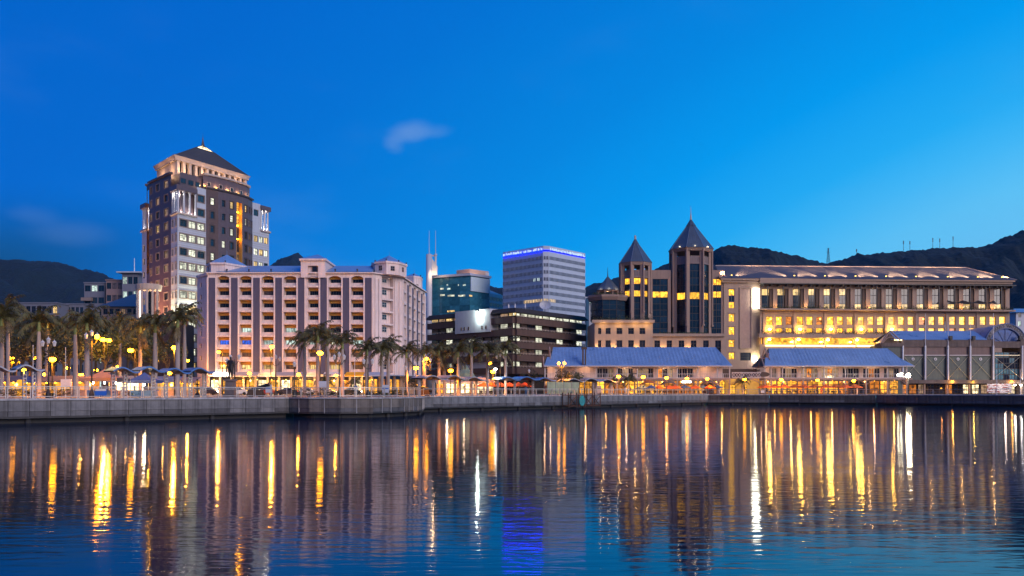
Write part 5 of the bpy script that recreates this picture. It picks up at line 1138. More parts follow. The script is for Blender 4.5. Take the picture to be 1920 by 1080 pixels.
    # ground floor: lit shop fronts set back
    for i in range(len(bx) - 1):
        wq = bx[i + 1] - bx[i]
        for k_ in range(2): window(r, Vector((bx[i] + wq * (k_ + .5) / 2, Y + 4.5, G + .1)), 0, wq / 2 - .15, zf - G - .7, (2, (.3, .72), .12, 0), pick([('lit_shop', 3), ('lit_amber', 3.5), ('glass_dark', 1.2), ('lit_yellow', 1.2)]), M['timber_dark'], 'shop_window')
        point('arcade_light', ((bx[i] + bx[i + 1]) / 2, Y + 1.6, zf - .8), 480, (1, .45, .10), .15, r); inst('arcade_lamp', 'acl', lambda mb: mb.ball((0, 0, 0), .15, 8), M['bulb_small'], r, ((bx[i] + bx[i + 1]) / 2, Y + 1.4, zf - .7))
        if i % 2 == 0: point('veranda_light', ((bx[i] + bx[i + 1]) / 2, Y + 1.4, ze - .5), 120, (1, .6, .35), .12, r)
    return r, z, bx
p1posts = [1022, 1043, 1080, 1118, 1157, 1195, 1233, 1270, 1308, 1345, 1368]
r1, z1, bx1 = pavilion('long pavilion with blue sheet roof and blue parasols below the turrets', 212, 1020, 1372, 1037, 1342, 651, 686, p1posts, None, 1.3, upper=lambda i: 'wall' if i in (0, 1, 2, 8) else 'windows')
m = MB(); m.box(PX(1091, 212), PX(1094, 212), 211.1, 211.4, z1(684), PZ(654, 216)); m.box(PX(1096, 212), PX(1098.5, 212), 211.1, 211.4, z1(684), PZ(654, 216)); m.box(PX(1090, 212), PX(1100, 212), 211.0, 212.2, PZ(656, 214), PZ(652, 214)); m.build('flue', M['timber_dark'], r1)
mat('curved_awning', (.16, .10, .07), .8, .2); mat('curved_awning_orange', (.5, .14, .04), .8, .2)
for i in range(5, 9):
    a, b = bx1[i] + .3, bx1[i + 1] - .3; m = MB(); n = 8; zt = z1(712.5)
    for k in range(n):
        f0, f1 = k / n, (k + 1) / n; h0, h1 = [-1.35 * (2 * f - 1) ** 2 for f in (f0, f1)]
        m.face([(a + (b - a) * f0, 211.0, zt + h0), (a + (b - a) * f1, 211.0, zt + h1), (a + (b - a) * f1, 209.4, zt + h1 * .6 - .75), (a + (b - a) * f0, 209.4, zt + h0 * .6 - .75)])
    m.build('curved_awning', M['curved_awning_orange' if i == 5 else 'curved_awning'], r1, recalc=False)
    if i == 7: m = MB(); m.box(PX(1279, 209), PX(1296, 209), 209.1, 209.2, z1(718), z1(714.5)); m.build('light_box_sign', M['tube_white'], r1)
r2, z2, bx2 = pavilion('long pavilion with gabled blue roof and orange parasols before the long hotel', 216, 1432, 1712, 1441, 1664, 653, 686, [1434, 1446, 1467, 1506, 1545, 1585, 1624, 1664, 1700], None, 1.6, deep=10)
# a dark oval hanging sign at its left corner
m = MB(); m.ring(0, 0, -.12, .12, 1, 1, 20); me = m.mesh('board', M['timber_dark']); o = obj('oval_sign', me, None, (PX(1432, 214.2), 214.2, PZ(702, 214.2)), 0); o.rotation_euler = (R(90), 0, 0); o.scale = (1.45, .62, 1); tag(o, 'blank dark oval signboard on the corner of the orange-parasol pavilion', 'sign')
# footbridge with lattice rails joining the pavilions
def bridge():
    Y = 213; x0, x1 = PX(1372, Y), PX(1427, Y); r = thing('footbridge', 'white lattice footbridge joining the two blue-roofed pavilions', 'footbridge', ((x0 + x1) / 2, Y + 1, G)); z = lambda y: PZ(y, Y)
    m = MB(); m.box(x0, x1, Y, Y + 3, z(710), z(708)); m.build('deck', M['timber_pink'], r)
    for i in range(3):
        xa, xb = x0 + (x1 - x0) * i / 3, x0 + (x1 - x0) * (i + 1) / 3
        m = MB(); m.box(xa, xb, Y - .06, Y + .06, z(708) + 1.15, z(708) + 1.35); m.box(xa, xb, Y - .06, Y + .06, z(708), z(708) + .2); m.box(xa, xa + .14, Y - .08, Y + .08, z(708), z(708) + 1.4)
        for k in range(3):
            a, b = xa + .2 + (xb - xa - .3) * k / 3, xa + .2 + (xb - xa - .3) * (k + 1) / 3; m.tube((a, Y, z(708) + .2), (b, Y, z(708) + 1.2), .07, k=4); m.tube((b, Y, z(708) + .2), (a, Y, z(708) + 1.2), .07, k=4)
        m.build('lattice_panel', M['white_lattice'], r)
    m = MB(); arch_bracket(m, x0, x1, Y, z(710.5), 1.2, .12); m.build('arch', M['timber_pink'], r)
    for x in (x0 + 2, x1 - 2): point('under_light', (x, Y + 2, z(716)), 150, (1, .62, .12), .15, r); inst('under_lamp', 'acl', lambda mb: None, M['bulb_warm'], r, (x, Y + 1.8, z(716)))
    m = MB(); l = Line((x0 - 1, Y + 5), (x1 + 1, Y + 5)); l.wall(m, 0, l.L, G, z(709), [(1.5, 3.2, G, G + 2.6), (5, 6.2, G, G + 2.2)], .4, back=0); m.build('back_wall', mat('yellow_plaster', (.50, .36, .10), .8), r)
    for a, b in ((1.5, 3.2), (5, 6.2)): l.win(r, a, b, G + .05, G + 2.4, .2, (2, (.7,), .1, 0), M['lit_yellow'], M['timber_dark'], 'door')
    m = MB(); m.box(x0 - 1.5, x1 + 1.5, Y + 9, Y + 9.4, z(709), z(690)); m.build('dark_wall', M['brown_fascia'], r)
bridge()
# ------------------------------------------------------------------ shopping hall with the arch
def mall():
    Y = 228.0; z = lambda y: PZ(y, Y); X = lambda p: PX(p, Y)
    r = thing('shopping_hall', 'shopping hall with cross-braced corrugated walls, blue roof and lettered arch', 'building', (X(1790), Y + 6, G))
    cols = [1693, 1735, 1777.5, 1819.5, 1862.5]
    bays = list(zip(cols, cols[1:]))
    for i, (a, b) in enumerate(bays):
        xa, xb = X(a) + .5, X(b) - .5
        m = MB(); m.box(xa - .25, xb + .25, Y + .55, Y + .8, z(712), z(667)); m.build('lower_panel', M['corr_green'], r)
        m = MB(); m.box(xa - .25, xb + .25, Y + .5, Y + .75, z(666.5), z(650.5)); m.build('upper_panel', M['corr_rust'], r)
        m = MB(); m.box(xa - .45, xb + .45, Y + .2, Y + .45, z(667), z(665.2)); m.build('rail', M['white_lattice'], r)
        m = MB(); m.box(X(a) + .02, X(b) - .02, Y + .1, Y + 1.2, z(650), z(637.5)); m.build('concrete_band', M['concrete_warm'], r)
        m = MB()
        za, zb = z(669), z(708)
        m.tube((xa, Y + .3, za), (xb, Y + .3, zb), .045, k=4); m.tube((xb, Y + .3, za), (xa, Y + .3, zb), .045, k=4); m.ring((xa + xb) / 2, Y + .3, (za + zb) / 2 - .12, (za + zb) / 2 + .12, .14, .14, 8); m.build('cross_brace', mat('brace' + str(i), (.62, .55, .35), .4, metal=.3), r)
        m = MB(); c = ((xa + xb) / 2 - .1, Y + .48, z(673.2)); n = 14
        m.tube((c[0], Y + .38, c[2]), (c[0], Y + .53, c[2]), .38, k=14); m.build('round_vent', M['white_paint'], r); m = MB(); m.tube((c[0], Y + .34, c[2]), (c[0], Y + .38, c[2]), .2, k=12); m.build('vent_hub', M['corr_rust'], r)
        m = MB(); m.box(X(a) + .02, X(b) - .02, Y - .2, Y + .9, z(719), z(712.5)); m.build('canopy_beam', M['concrete_warm'], r)
    for i, c in enumerate(cols + [1917]):
        x = X(c); m = MB(); m.ring(x, Y, z(712), z(648), .22, .22, 10); m.build('column', M['white_paint'], r)
        m = MB(); m.box(x - .42, x + .42, Y + .05, Y + 1.3, z(720), z(636)); m.build('buttress', M['concrete_warm'], r)
        m = MB(); m.ring(x, Y + .6, G, z(720), .28, .28, 10); m.build('ground_column', M['plaster_tan'], r)
    # flag poles
    for i, (px, yt) in enumerate(((1735, 588), (1777.5, 604), (1790, 600), (1819.5, 604), (1862.5, 587))):
        m = MB(); x = X(px); m.tube((x, Y - .05 if i != 2 else Y + 5, z(650) if i != 2 else z(622)), (x, Y - .05 if i != 2 else Y + 5, z(yt)), .09, .05, 6); m.build('flag_pole', M['white_paint'], r)
    # blue roof with fretwork gable on the left
    zr, ze = PZ(620.5, Y + 6), z(637); m = MB(); xa, xb = X(1668), X(1852)
    ra, rb = PX(1668, Y + 6), PX(1826, Y + 6)
    m.face([(xa + .3, Y + .1, ze), (xb, Y + .1, ze), (rb, Y + 6, zr), (ra, Y + 6, zr)]).face([(xa + .3, Y + 12, ze), (xb, Y + 12, ze), (rb, Y + 6, zr), (ra, Y + 6, zr)]).face([(xb, Y + .1, ze), (xb, Y + 12, ze), (rb, Y + 6, zr)]); m.build('roof', M['roof_blue'], r, recalc=False)
    gx0, gx1, gm_ = X(1651), X(1686), X(1667); gz, gt = z(638), z(620)
    m = MB(); m.tube((gx0, Y - .6, gz - .8), (gm_, Y - .6, gt), .17, k=4); m.tube((gx1, Y - .6, gz), (gm_, Y - .6, gt), .17, k=4); m.build('gable_rafters', M['timber_pink'], r)
    m = MB(); pts = [(gx0 + .5 + (gx1 - gx0 - 1) * i / 10, Y - .55, gz - .7 + 1.5 * (1 - (2 * i / 10 - 1) ** 2)) for i in range(11)]; m.path(pts, .08, 4)
    for i in range(2, 9): m.tube(pts[i], (pts[i][0], Y - .55, min(gt - abs(pts[i][0] - gm_) * .95, gt - .1)), .05, k=4)
    m.build('gable_fretwork', M['timber_pink'], r)
    m = MB(); m.face([(gx0 + .2, Y + .4, gz - .8), (gx1, Y + .4, gz - .6), (gm_, Y + .4, gt - .1)]); m.build('gable_back', M['timber_dark'], r)
    m = MB(); m.face([(gx0 - .2, Y - .7, gz - .85), (gm_, Y - .7, gt + .08), (ra, Y + 6, zr), (PX(1640, Y + 6), Y + 6, gz - .85)]); m.build('gable_roof', M['roof_blue'], r, recalc=False)
    m = MB(); m.prism([(X(1655), Y + .2), (X(1693), Y + .2), (X(1693), Y + 8), (X(1655), Y + 8)], G, z(646)); m.build('corner_block', M['green_sheet'], r)
    m = MB(); m.prism([(X(1652), Y - .2), (X(1692), Y - .2), (X(1692), Y + 4), (X(1652), Y + 4)], z(650), z(643)); m.build('corner_band', M['concrete_warm'], r)
    m = MB(); m.box(X(1676), X(1690), Y - .4, Y - .25, z(638.6), z(636.8)); m.build('strip_light', M['strip_warm'], r)
    for px in (1781.5, 1824.5, 1912):
        m = MB(); m.box(X(px) - .42, X(px) + .42, Y - .5, Y + .1, z(637), z(630)); m.box(X(px) - .3, X(px) + .3, Y - .56, Y - .5, z(636), z(631)); m.build('loudspeaker', M['metal_black'], r)
    # lettered arch
    cx, cz, Ro, Ri = X(1890), z(645), 5.4, 4.25; Ya = Y + 1.0
    m = MB(); n = 24
    for i in range(n):
        a0, a1 = math.pi * i / n, math.pi * (i + 1) / n
        q = [(cx + rr * math.cos(a), cz + rr * math.sin(a)) for rr, a in ((Ri, a0), (Ro, a0), (Ro, a1), (Ri, a1))]
        m.face([(x, Ya, zz) for x, zz in q]); m.face([(q[1][0], Ya, q[1][1]), (q[2][0], Ya, q[2][1]), (q[2][0], Ya + 1, q[2][1]), (q[1][0], Ya + 1, q[1][1])]); m.face([(q[0][0], Ya, q[0][1]), (q[3][0], Ya, q[3][1]), (q[3][0], Ya + 1, q[3][1]), (q[0][0], Ya + 1, q[0][1])])
    m.build('arch_band', mat('arch_grey', (.20, .19, .21), .7), r, recalc=False)
    m = MB(); m.path([(cx + (Ro + .12) * math.cos(math.pi * i / n), Ya - .05, cz + (Ro + .12) * math.sin(math.pi * i / n)) for i in range(n + 1)], .13, 6); m.build('arch_moulding', mat('arch_blue', (.10, .14, .26), .5), r); m = MB(); m.path([(cx + Ri * math.cos(math.pi * i / n), Ya - .05, cz + Ri * math.sin(math.pi * i / n)) for i in range(n + 1)], .1, 6); m.build('arch_moulding', M['arch_blue'], r)
    m = MB(); pts = [(cx + Ri * math.cos(math.pi * i / n), Ya + .3, cz + Ri * math.sin(math.pi * i / n)) for i in range(n + 1)]; m.face(pts + [(cx - Ri, Ya + .3, cz - .5), (cx + Ri, Ya + .3, cz - .5)]); m.build('arch_glass', mat('arch_pane', (.03, .09, .28), .35, .6, .8), r)
    for k in range(1, 6): 
        a = math.pi * k / 6; m = MB(); m.tube((cx, Ya + .2, cz), (cx + Ri * math.cos(a), Ya + .2, cz + Ri * math.sin(a)), .06, k=4); m.build('glazing_bar', M['arch_blue'], r)
    # vault behind the arch
    m = MB()
    for i in range(n):
        a0, a1 = math.pi * i / n, math.pi * (i + 1) / n; p = lambda a, y: (cx + (Ro - .1) * math.cos(a), y, cz + (Ro - .1) * math.sin(a)); m.face([p(a0, Ya + .6), p(a1, Ya + .6), p(a1, Ya + 16), p(a0, Ya + 16)])
    m.build('vault_roof', M['roof_blue'], r, True, False)
    txt = 'PORT LOUIS WATERFRONT'; lm = mat('letter_dark', (.02, .02, .03), .5)
    for i, ch in enumerate(txt):
        if ch == ' ': continue
        a = math.pi * (1 - (i + 1.6) / (len(txt) + 2.2))
        cu = bpy.data.curves.new('letter', 'FONT'); cu.body = ch; cu.size = 1.05; cu.align_x = 'CENTER'; cu.align_y = 'CENTER'; cu.extrude = .03; cu.materials.append(lm)
        to = bpy.data.objects.new('t', cu); me = bpy.data.meshes.new_from_object(to); bpy.data.objects.remove(to); me.name = 'letter'
        o = obj('letter', me, r, Vector((cx + (Ri + Ro) / 2 * math.cos(a), Ya - .05, cz + (Ri + Ro) / 2 * math.sin(a))) - OFF[r]); o.rotation_euler = (R(90), -(a - math.pi / 2), 0)
    m = MB(); m.box(X(1862.5), X(1960), Y + .1, Y + 1.1, z(652), z(640)); m.build('concrete_band', M['concrete_warm'], r)
    # glass hall below the arch, and the wall beyond the frame
    l = Line((X(1864), Y + .7), (X(1916), Y + .7))
    for k in range(5):
        for i in range(5):
            l.win(r, l.L * i / 5 + .02, l.L * (i + 1) / 5 - .02, z(712) + k * 1.48, z(712) + (k + 1) * 1.48 - .03, .0, (2, (), .07, 0), pick([('glass_teal', 5), ('glass_dark', 2), ('lit_dim', .6)]), M['frame_dark'], 'glass_panel')
    m = MB(); xa, xb = X(1866), X(1914); m.tube((xa, Y + .3, z(669)), (xb, Y + .3, z(708)), .045, k=4); m.tube((xb, Y + .3, z(669)), (xa, Y + .3, z(708)), .045, k=4); m.box(xa - .4, xb + .4, Y + .2, Y + .4, z(667), z(665.3)); m.build('cross_brace', M['brace0'], r)
    m = MB(); m.box(X(1862.5) + .02, X(1960), Y - .2, Y + .9, z(719), z(712.5)); m.box(X(1919), X(1990), Y + .6, Y + 10, G, z(646)); m.build('right_wall', M['concrete_warm'], r)
    # shops at ground level
    for i in range(16):
        px = 1697 + 17 * i
        pn = pick([('glass_dark', 3), ('lit_dim', 4), ('lit_amber', 1.2)]) if px < 1805 else (pick([('lit_shop_white', 2), ('lit_shop', 2), ('lit_yellow', 1)]) if not 1846 < px < 1895 else M['lit_dim'])
        window(r, Vector((X(px + 8), Y + 3.2, G + .1)), 0, 2.0, z(720) - G - .2, (2, (.35, .75), .1, 0), pn, M['timber_dark'], 'shop_window')
    m = MB(); m.box(X(1690), X(1990), Y + 3.4, Y + 3.7, G, z(719)); m.build('shop_back', M['brown_dark'], r)
    for px, mm, wt_, c in ((1784, 'bulb_sodium', 250, (1, .5, .1)), (1823, 'bulb_small', 160, (1, .6, .1)), (1895, 'bulb_sodium', 250, (1, .5, .1)), (1901, 'bulb_white', 200, (1, .95, .85)), (1912, 'bulb_white', 200, (1, .95, .85)), (1763, 'bulb_small', 90, (1, .35, .08))):
        yy = 715 if mm != 'bulb_white' else 722; yy = 728 if px == 1763 else yy
        inst('wall_lamp', ('wl', mm), lambda mb: mb.ball((0, 0, 0), .26, 8, sz=.6), M[mm], r, (X(px), Y - .5, z(yy))); point('wall_light', (X(px), Y - .8, z(yy) - .3), wt_, c, .15, r)
mall()
# poster wall: red and white brush strokes
def poster():
    m = bpy.data.materials.new('poster_print'); m.use_nodes = True; nt = m.node_tree; b = nt.nodes['Principled BSDF']; tc = N(nt, 'ShaderNodeTexCoord'); mp = N(nt, 'ShaderNodeMapping'); mp.inputs['Rotation'].default_value = (0, R(-50), 0); mp.inputs['Scale'].default_value = (.35, 1, 1.9)
    nt.links.new(tc.outputs['Object'], mp.inputs[0]); nz = N(nt, 'ShaderNodeTexNoise', i_Scale=1.4, i_Detail=3); nt.links.new(mp.outputs[0], nz.inputs[0]); cr = ramp(nt, [(.38, (.25, .03, .01)), (.46, (.75, .72, .70)), (.55, (.05, .05, .07)), (.60, (.8, .76, .74)), (.66, (.55, .08, .02))], 'CONSTANT'); nt.links.new(nz.outputs[0], cr.inputs[0]); nt.links.new(cr.outputs[0], b.inputs['Base Color'])
    Y = 226.0; q = MB(); q.box(PX(1851, Y), PX(1897, Y), Y, Y + .15, G + .3, PZ(719.5, Y)); o = tag(q.build('poster_board', m), 'large red, white and black brush-stroke mural board under the arch', 'mural')
    point('poster_light', (PX(1875, Y), Y - 2.5, PZ(716, Y)), 330, (1, .8, .65), .2)
poster()
# ------------------------------------------------------------------ low town at the far left
def farleft():
    def slab(name, label, px0, px1, Y, yt, m, floors, cols, pane, dep=16, yb=None):
        r = thing(name, label, 'building', (PX((px0 + px1) / 2, Y), Y + dep / 2, G)); x0, x1 = PX(px0, Y), PX(px1, Y); l = Line((x0, Y), (x1, Y)); zt = PZ(yt, Y); q = MB(); fh = (zt - G - 1) / floors; ops = []
        for k in range(floors):
            for i in range(cols): ops.append((l.L * i / cols + .25, l.L * (i + 1) / cols - .25, G + .8 + fh * k + fh * .35, G + .8 + fh * k + fh * .85))
        l.wall(q, 0, l.L, G, zt, ops, .3); q.box(x0, x1, Y + .5, Y + dep, G, zt - .01); q.build('wall', m, r)
        for o in ops: l.win(r, *o, .15, (2, (), .1, 0), pick(pane), M['frame_dark'])
        q = MB(); q.box(x0 - .3, x1 + .3, Y - .4, Y + dep, zt, zt + .5); q.build('roof_slab', m, r); return r, l, zt
    P1 = mat('pale_lilac', (.15, .155, .19), .7, .08, streak=.1); P2 = mat('pink_clad', (.22, .15, .14), .7, .08)
    slab('low_offices', 'low white flat-roofed offices behind the left-hand palms', 28, 108, 400, 569, P1, 6, 8, [('glass_dark', 3), ('lit_warm', 1)])
    slab('low_offices', 'low white offices with dark window band left of the balcony block', 108, 157, 410, 571, P1, 6, 6, [('glass_blue', 3), ('lit_warm', .4)])
    r, l, zt = slab('balcony_block', 'grey apartment block with open balconies at its left end', 158, 196, 430, 531, P1, 9, 3, [('glass_blue', 2), ('lit_cool', 1)])
    for k in range(9):
        q = MB(); q.box(l.p.x - .5, l.p.x + 4.5, 427.5, 429.8, G + 3 + k * 5.4, G + 4.6 + k * 5.4); q.build('balcony', M['frame_tan'], r)
    slab('pink_block', 'pink panelled block between the balcony block and the stair tower', 199, 230, 425, 526, P2, 9, 3, [('glass_curtain', 2), ('glass_blue', 1)])
    r, l, zt = slab('stair_tower', 'pale stair tower with a mast and overhanging roof', 229, 259, 420, 514, P1, 8, 3, [('glass_blue', 3), ('lit_cool', 2)])
    q = MB(); q.tube((PX(252, 424), 424, zt), (PX(252, 424), 424, PZ(484, 424)), .25, .12, 5); q.build('mast', M['white_paint'], r)
    q = MB(); q.box(l.p.x - 2, l.q.x + 2, 418, 432, zt + .5, zt + 1.1); q.build('roof_canopy', M['white_panel'], r)
    # hipped hall
    r = thing('hipped_hall', 'hall with a grey hipped roof just left of the granite tower', 'building', (PX(232, 300), 305, G)); x0, x1, Y = PX(190, 300), PX(262, 300), 300.0
    q = MB(); q.box(x0, x1, Y, Y + 18, G, PZ(574, Y)); q.build('wall', M['frame_tan'], r); ze = PZ(575, Y)
    q = MB(); a, b, c, d = (x0 - 1, Y - 1, ze), (x1 + 1, Y - 1, ze), (x1 + 1, Y + 19, ze), (x0 - 1, Y + 19, ze); e, f = (PX(252, 309), Y + 9, PZ(551, 309)), (PX(262, 309), Y + 9, PZ(551, 309)); q.face([a, b, f, e]).face([b, c, f]).face([c, d, e, f]).face([d, a, e]); q.build('roof', M['roof_cone'], r)
    for i in range(6): window(r, Vector((x0 + 1.5 + 2.1 * i, Y - .1, PZ(589, Y))), 0, 1.5, 1.9, (2, (), .1, 0), pick([('glass_dark', 2), ('lit_dim', 1)]), M['frame_dark'])
farleft()
def farright():
    r = thing('colonial_house', 'small white house with blue roof beyond the right end of the hotel', 'building', (PX(1912, 330), 335, G)); Y = 330.0; x0, x1 = PX(1905, Y), PX(1960, Y); l = Line((x0, Y), (x1, Y)); q = MB(); ops = []
    for k in range(3):
        for i in range(4): ops.append((.8 + 2.8 * i, 2.0 + 2.8 * i, PZ(628, Y) + k * 3.4, PZ(628, Y) + k * 3.4 + 2.0))
    l.wall(q, 0, l.L, G, PZ(586, Y), ops, .3); q.box(x0, x1, Y + .5, Y + 10, G, PZ(586, Y) - .02); q.build('wall', M['white_panel'], r)
    for o in ops: l.win(r, *o, .15, (2, (), .1, 0), pick([('glass_blue', 2), ('lit_cool', 1)]), M['frame_dark'])
    q = MB(); ze = PZ(586, Y); q.face([(x0 - 1, Y - 1, ze), (x1, Y - 1, ze), (x1, Y + 5, ze + 2), (x0 + 2, Y + 5, ze + 2)]).face([(x0 - 1, Y - 1, ze), (x0 + 2, Y + 5, ze + 2), (x0 - 1, Y + 11, ze)]); q.build('roof', M['roof_blue'], r)
farright()
# ------------------------------------------------------------------ along the quay
QALL = [Line(a, b) for pts in (QL, QB, QM, QR, QE) for a, b in zip(pts, pts[1:])]
def qY(px, inset=0.):
    best = None
    for l in QALL:
        k = (px - 960) / F
        den = l.u.x - k * l.u.y
        if abs(den) < 1e-6: continue
        t = l.t(px)
        if -.01 <= t <= l.L + .01 and l.P(t).y > 30:
            y = l.P(t).y; best = y if best is None else min(best, y)
    return (best or 100) + inset
def at(px, inset): Y = qY(px, inset); return Vector((PX(px, Y), Y, G))
def railing(label, pts, step, mm, inset=.35, skip=(), thin=False):
    r = thing('quay_railing', label, 'railing', (*pts[0], G), 'railings along the quay edge')
    for a, b in zip(pts, pts[1:]):
        l = Line(a, b); n = max(1, round(l.L / step)); st = round(l.L / n, 3)
        for i in range(n):
            if i in skip: continue
            def mk(mb):
                hh = 1.12
                for x in (.06, st - .12): mb.box(x - .035, x + .035, -.035, .035, 0, hh)
                mb.box(-.005, st + .005, -.06, .06, hh, hh + .09)
                if thin: mb.box(.1, st - .1, -.02, .02, .55, .6)
                else:
                    mb.box(.1, st - .15, -.025, .025, .14, .2); mb.box(.1, st - .15, -.02, .02, .95, 1.0)
            inst('rail_bay', ('rb', st, thin), mk, M[mm], r, l.P(i * st, G + .012, inset), l.ang)
    return r
railing('pale metal railing on the near quay wall at the left', QL, 2.2, 'metal_rail')
railing('metal railing curving round the stained bastion', QB[:-1], 2.1, 'metal_rail')
railing('pale railing along the long quay in front of the cafe terrace', QM, 2.4, 'metal_rail')
railing('dark railing below the orange parasols', QR, 2.6, 'metal_grey', thin=True)
railing('thin dark railing at the right edge before the mural', QE, 3.2, 'metal_grey', thin=True)
# ---- palms
def frond_mesh(name, e0, droop, seed, L_=3.1):
    g = random.Random(seed); mb = MB(); n = 13; p = Vector((0, 0, 0)); pts = [p.copy()]; e = e0
    for i in range(n): p = p + Vector((math.cos(e), 0, math.sin(e))) * (L_ / n); pts.append(p.copy()); e -= droop / n * (.5 + 1.3 * i / n)
    mb.path([tuple(q) for q in pts], [.05 * (1 - .8 * i / n) for i in range(n + 1)], 3)
    for i in range(2, n + 1):
        d = (pts[i] - pts[i - 1]).normalized(); up = Vector((-d.z, 0, d.x)); ll = .62 * math.sin(math.pi * min(1, (i + 1.2) / (n + 2.2))) ** .6 + .12
        for s in (-1, 1):
            for h in (0, .5):
                b0 = pts[i - 1].lerp(pts[i], h); tip = b0 + Vector((0, s, 0)) * ll * g.uniform(.55, .8) + d * ll * g.uniform(.3, .6) - Vector((0, 0, 1)) * ll * g.uniform(.35, .85) + up * g.uniform(-.1, .15)
                w_ = d * .052; mid = b0.lerp(tip, .5) + up * .07
                mb.face([b0 - w_, b0 + w_, mid + w_ * 1.1, mid - w_ * 1.1]); mb.face([mid - w_ * 1.1, mid + w_ * 1.1, tip])
    return mb
FR = [frond_mesh('frond', R(a), R(b), i).mesh('frond', M['frond'], recalc=False) for i, (a, b) in enumerate(((78, 95), (60, 115), (40, 110), (18, 95), (-8, 75), (52, 150)))]
FRD = [frond_mesh('frond', R(-45), R(40), 20, 2.4).mesh('frond', M['frond_dry'], recalc=False), frond_mesh('frond', R(-62), R(25), 21, 2.2).mesh('frond', M['frond_dry'], recalc=False)]
tb = MB(); tb.lathe(0, 0, [(.34, 0), (.30, .04), (.27, .12), (.26, .3), (.285, .5), (.27, .7), (.22, .9), (.20, 1)], 12); TRUNK = tb.mesh('trunk', M['trunk'], smooth=True)
tb = MB(); tb.lathe(0, 0, [(.20, 0), (.235, .3), (.19, .9), (.10, 1.3)], 10); SHAFT = tb.mesh('crownshaft', M['crownshaft'], smooth=True)
def palm(px, Y, yc, s, label, group, thick=1., cat='palm tree', name='royal_palm'):
    base = Vector((PX(px, Y), Y, G)); r = thing(name, label, cat, base, group); g = random.Random(int(px * 7))
    s *= 1.14; zc = PZ(yc, Y) - G; lean = Vector((g.uniform(-.2, .2), g.uniform(-.2, .2), 0)); th = max(.6, zc - 1.0 * s)
    t = obj('trunk', TRUNK, r); t.scale = (thick, thick, th)
    cs = obj('crownshaft', SHAFT, r, (0, 0, th - .02)); cs.scale = (thick * .95, thick * .95, s)
    n = g.randint(17, 20)
    for i in range(n):
        k = (0, 1, 2, 5, 3, 1, 2, 4, 3, 5)[i % 10]; o = obj('frond', FR[k], r, (0, 0, th + s * g.uniform(.85, 1.1)), i * 2.399 + g.uniform(-.3, .3)); q = s * g.uniform(.82, 1.1); o.scale = (q, q, q)
    for i in range(g.randint(1, 3)): o = obj('frond', FRD[i % 2], r, (0, 0, th + s * .4), g.uniform(0, 6.28)); o.scale = (s, s, s)
    return r
LP = [(3, 108, 598, 1.0), (15, 120, 584, 1.05), (73, 103, 604, 1.0), (88, 126, 606, .85), (141, 112, 612, .95), (163, 105, 606, 1.05), (225, 140, 606, .95), (263, 122, 612, 1.0), (291, 112, 608, 1.0), (333, 110, 600, .9), (346, 116, 594, .95)]
for i, a in enumerate(LP): palm(*a, '%s royal palm from the left in the park row left of the office block' % ORD[i], 'royal palms in the left park', 1.05 if a[1] < 115 else .9)
MP = [(571, 122, 636, .86), (596, 118, 629, .92), (614, 125, 636, .86), (642, 116, 641, .88), (688, 122, 655, .82), (716, 126, 655, .8), (728, 130, 651, .85), (762, 136, 660, .85), (795, 141, 662, .88), (823, 144, 657, .9), (833, 148, 665, .9), (859, 144, 658, .95), (884, 148, 650, 1.0), (914, 150, 658, 1.05), (948, 155, 655, 1.05)]
for i, a in enumerate(MP): palm(*a, '%s royal palm from the left in the row in front of the offices' % ORD[i], 'royal palms before the offices', .95)
for i, (px, Y, yc, s, lab) in enumerate(((1178, 186, 713, .75, 'short palm among the cafe tables before the long pavilion'), (1240 - 92, 181, 716, .6, 'small palm left of the first blue parasols'), (1393, 211, 716, .75, 'short palm under the lattice footbridge'), (607, 150, 716, .6, 'small dark palm by the lit shop fronts behind the bastion'), (664, 155, 718, .55, 'small palm right of the orange awning post'))): palm(px, Y, yc, s, lab, 'small palms', .6)
# ---- park trees
def crown_mesh(seed, mm, n=1500, rx=3.6, rz=2.4):
    g = random.Random(seed); mb = MB(); lobes = [(Vector((g.gauss(0, rx * .45), g.gauss(0, rx * .45), g.gauss(0, rz * .4))), g.uniform(.9, 1.7)) for _ in range(11)]
    for i in range(n):
        c, rr = lobes[g.randrange(11)]; v = Vector((g.gauss(0, 1), g.gauss(0, 1), g.gauss(0, 1))).normalized(); p = c + v * rr * g.uniform(.7, 1.05); s = g.uniform(.13, .30); a = v.lerp(Vector((g.uniform(-1, 1), g.uniform(-1, 1), g.uniform(-1, 1))), .6).normalized(); u = a.orthogonal().normalized(); w_ = a.cross(u)
        mb.face([p - u * s, p + w_ * s * .55, p + u * s, p - w_ * s * .55])
    return mb.mesh('crown', M[mm], recalc=False)
CR = [crown_mesh(3, 'leaf_dark'), crown_mesh(4, 'leaf_mid'), crown_mesh(5, 'leaf_dark'), crown_mesh(6, 'leaf_mid', 1100)]
tb = MB(); tb.tube((0, 0, 0), (.15, 0, 3.6), .22, .15, 7)
for k in range(5): a = k * 1.26; tb.tube((.12, 0, 3.0 + .15 * k), (1.7 * math.cos(a), 1.7 * math.sin(a), 5.2), .11, .04, 5)
TT = tb.mesh('trunk', M['bark'])
def tree(px, Y, yc, s, k, label, group='broad-leaved trees in the left park'):
    r = thing('park_tree', label, 'tree', (PX(px, Y), Y, G), group); h = PZ(yc, Y) - G; t = obj('trunk', TT, r); t.scale = (s, s, h / 5.4)
    c = obj('crown', CR[k % 4], r, (0, 0, h), px * .7); c.scale = (s * 1.05, s * 1.05, s); return r
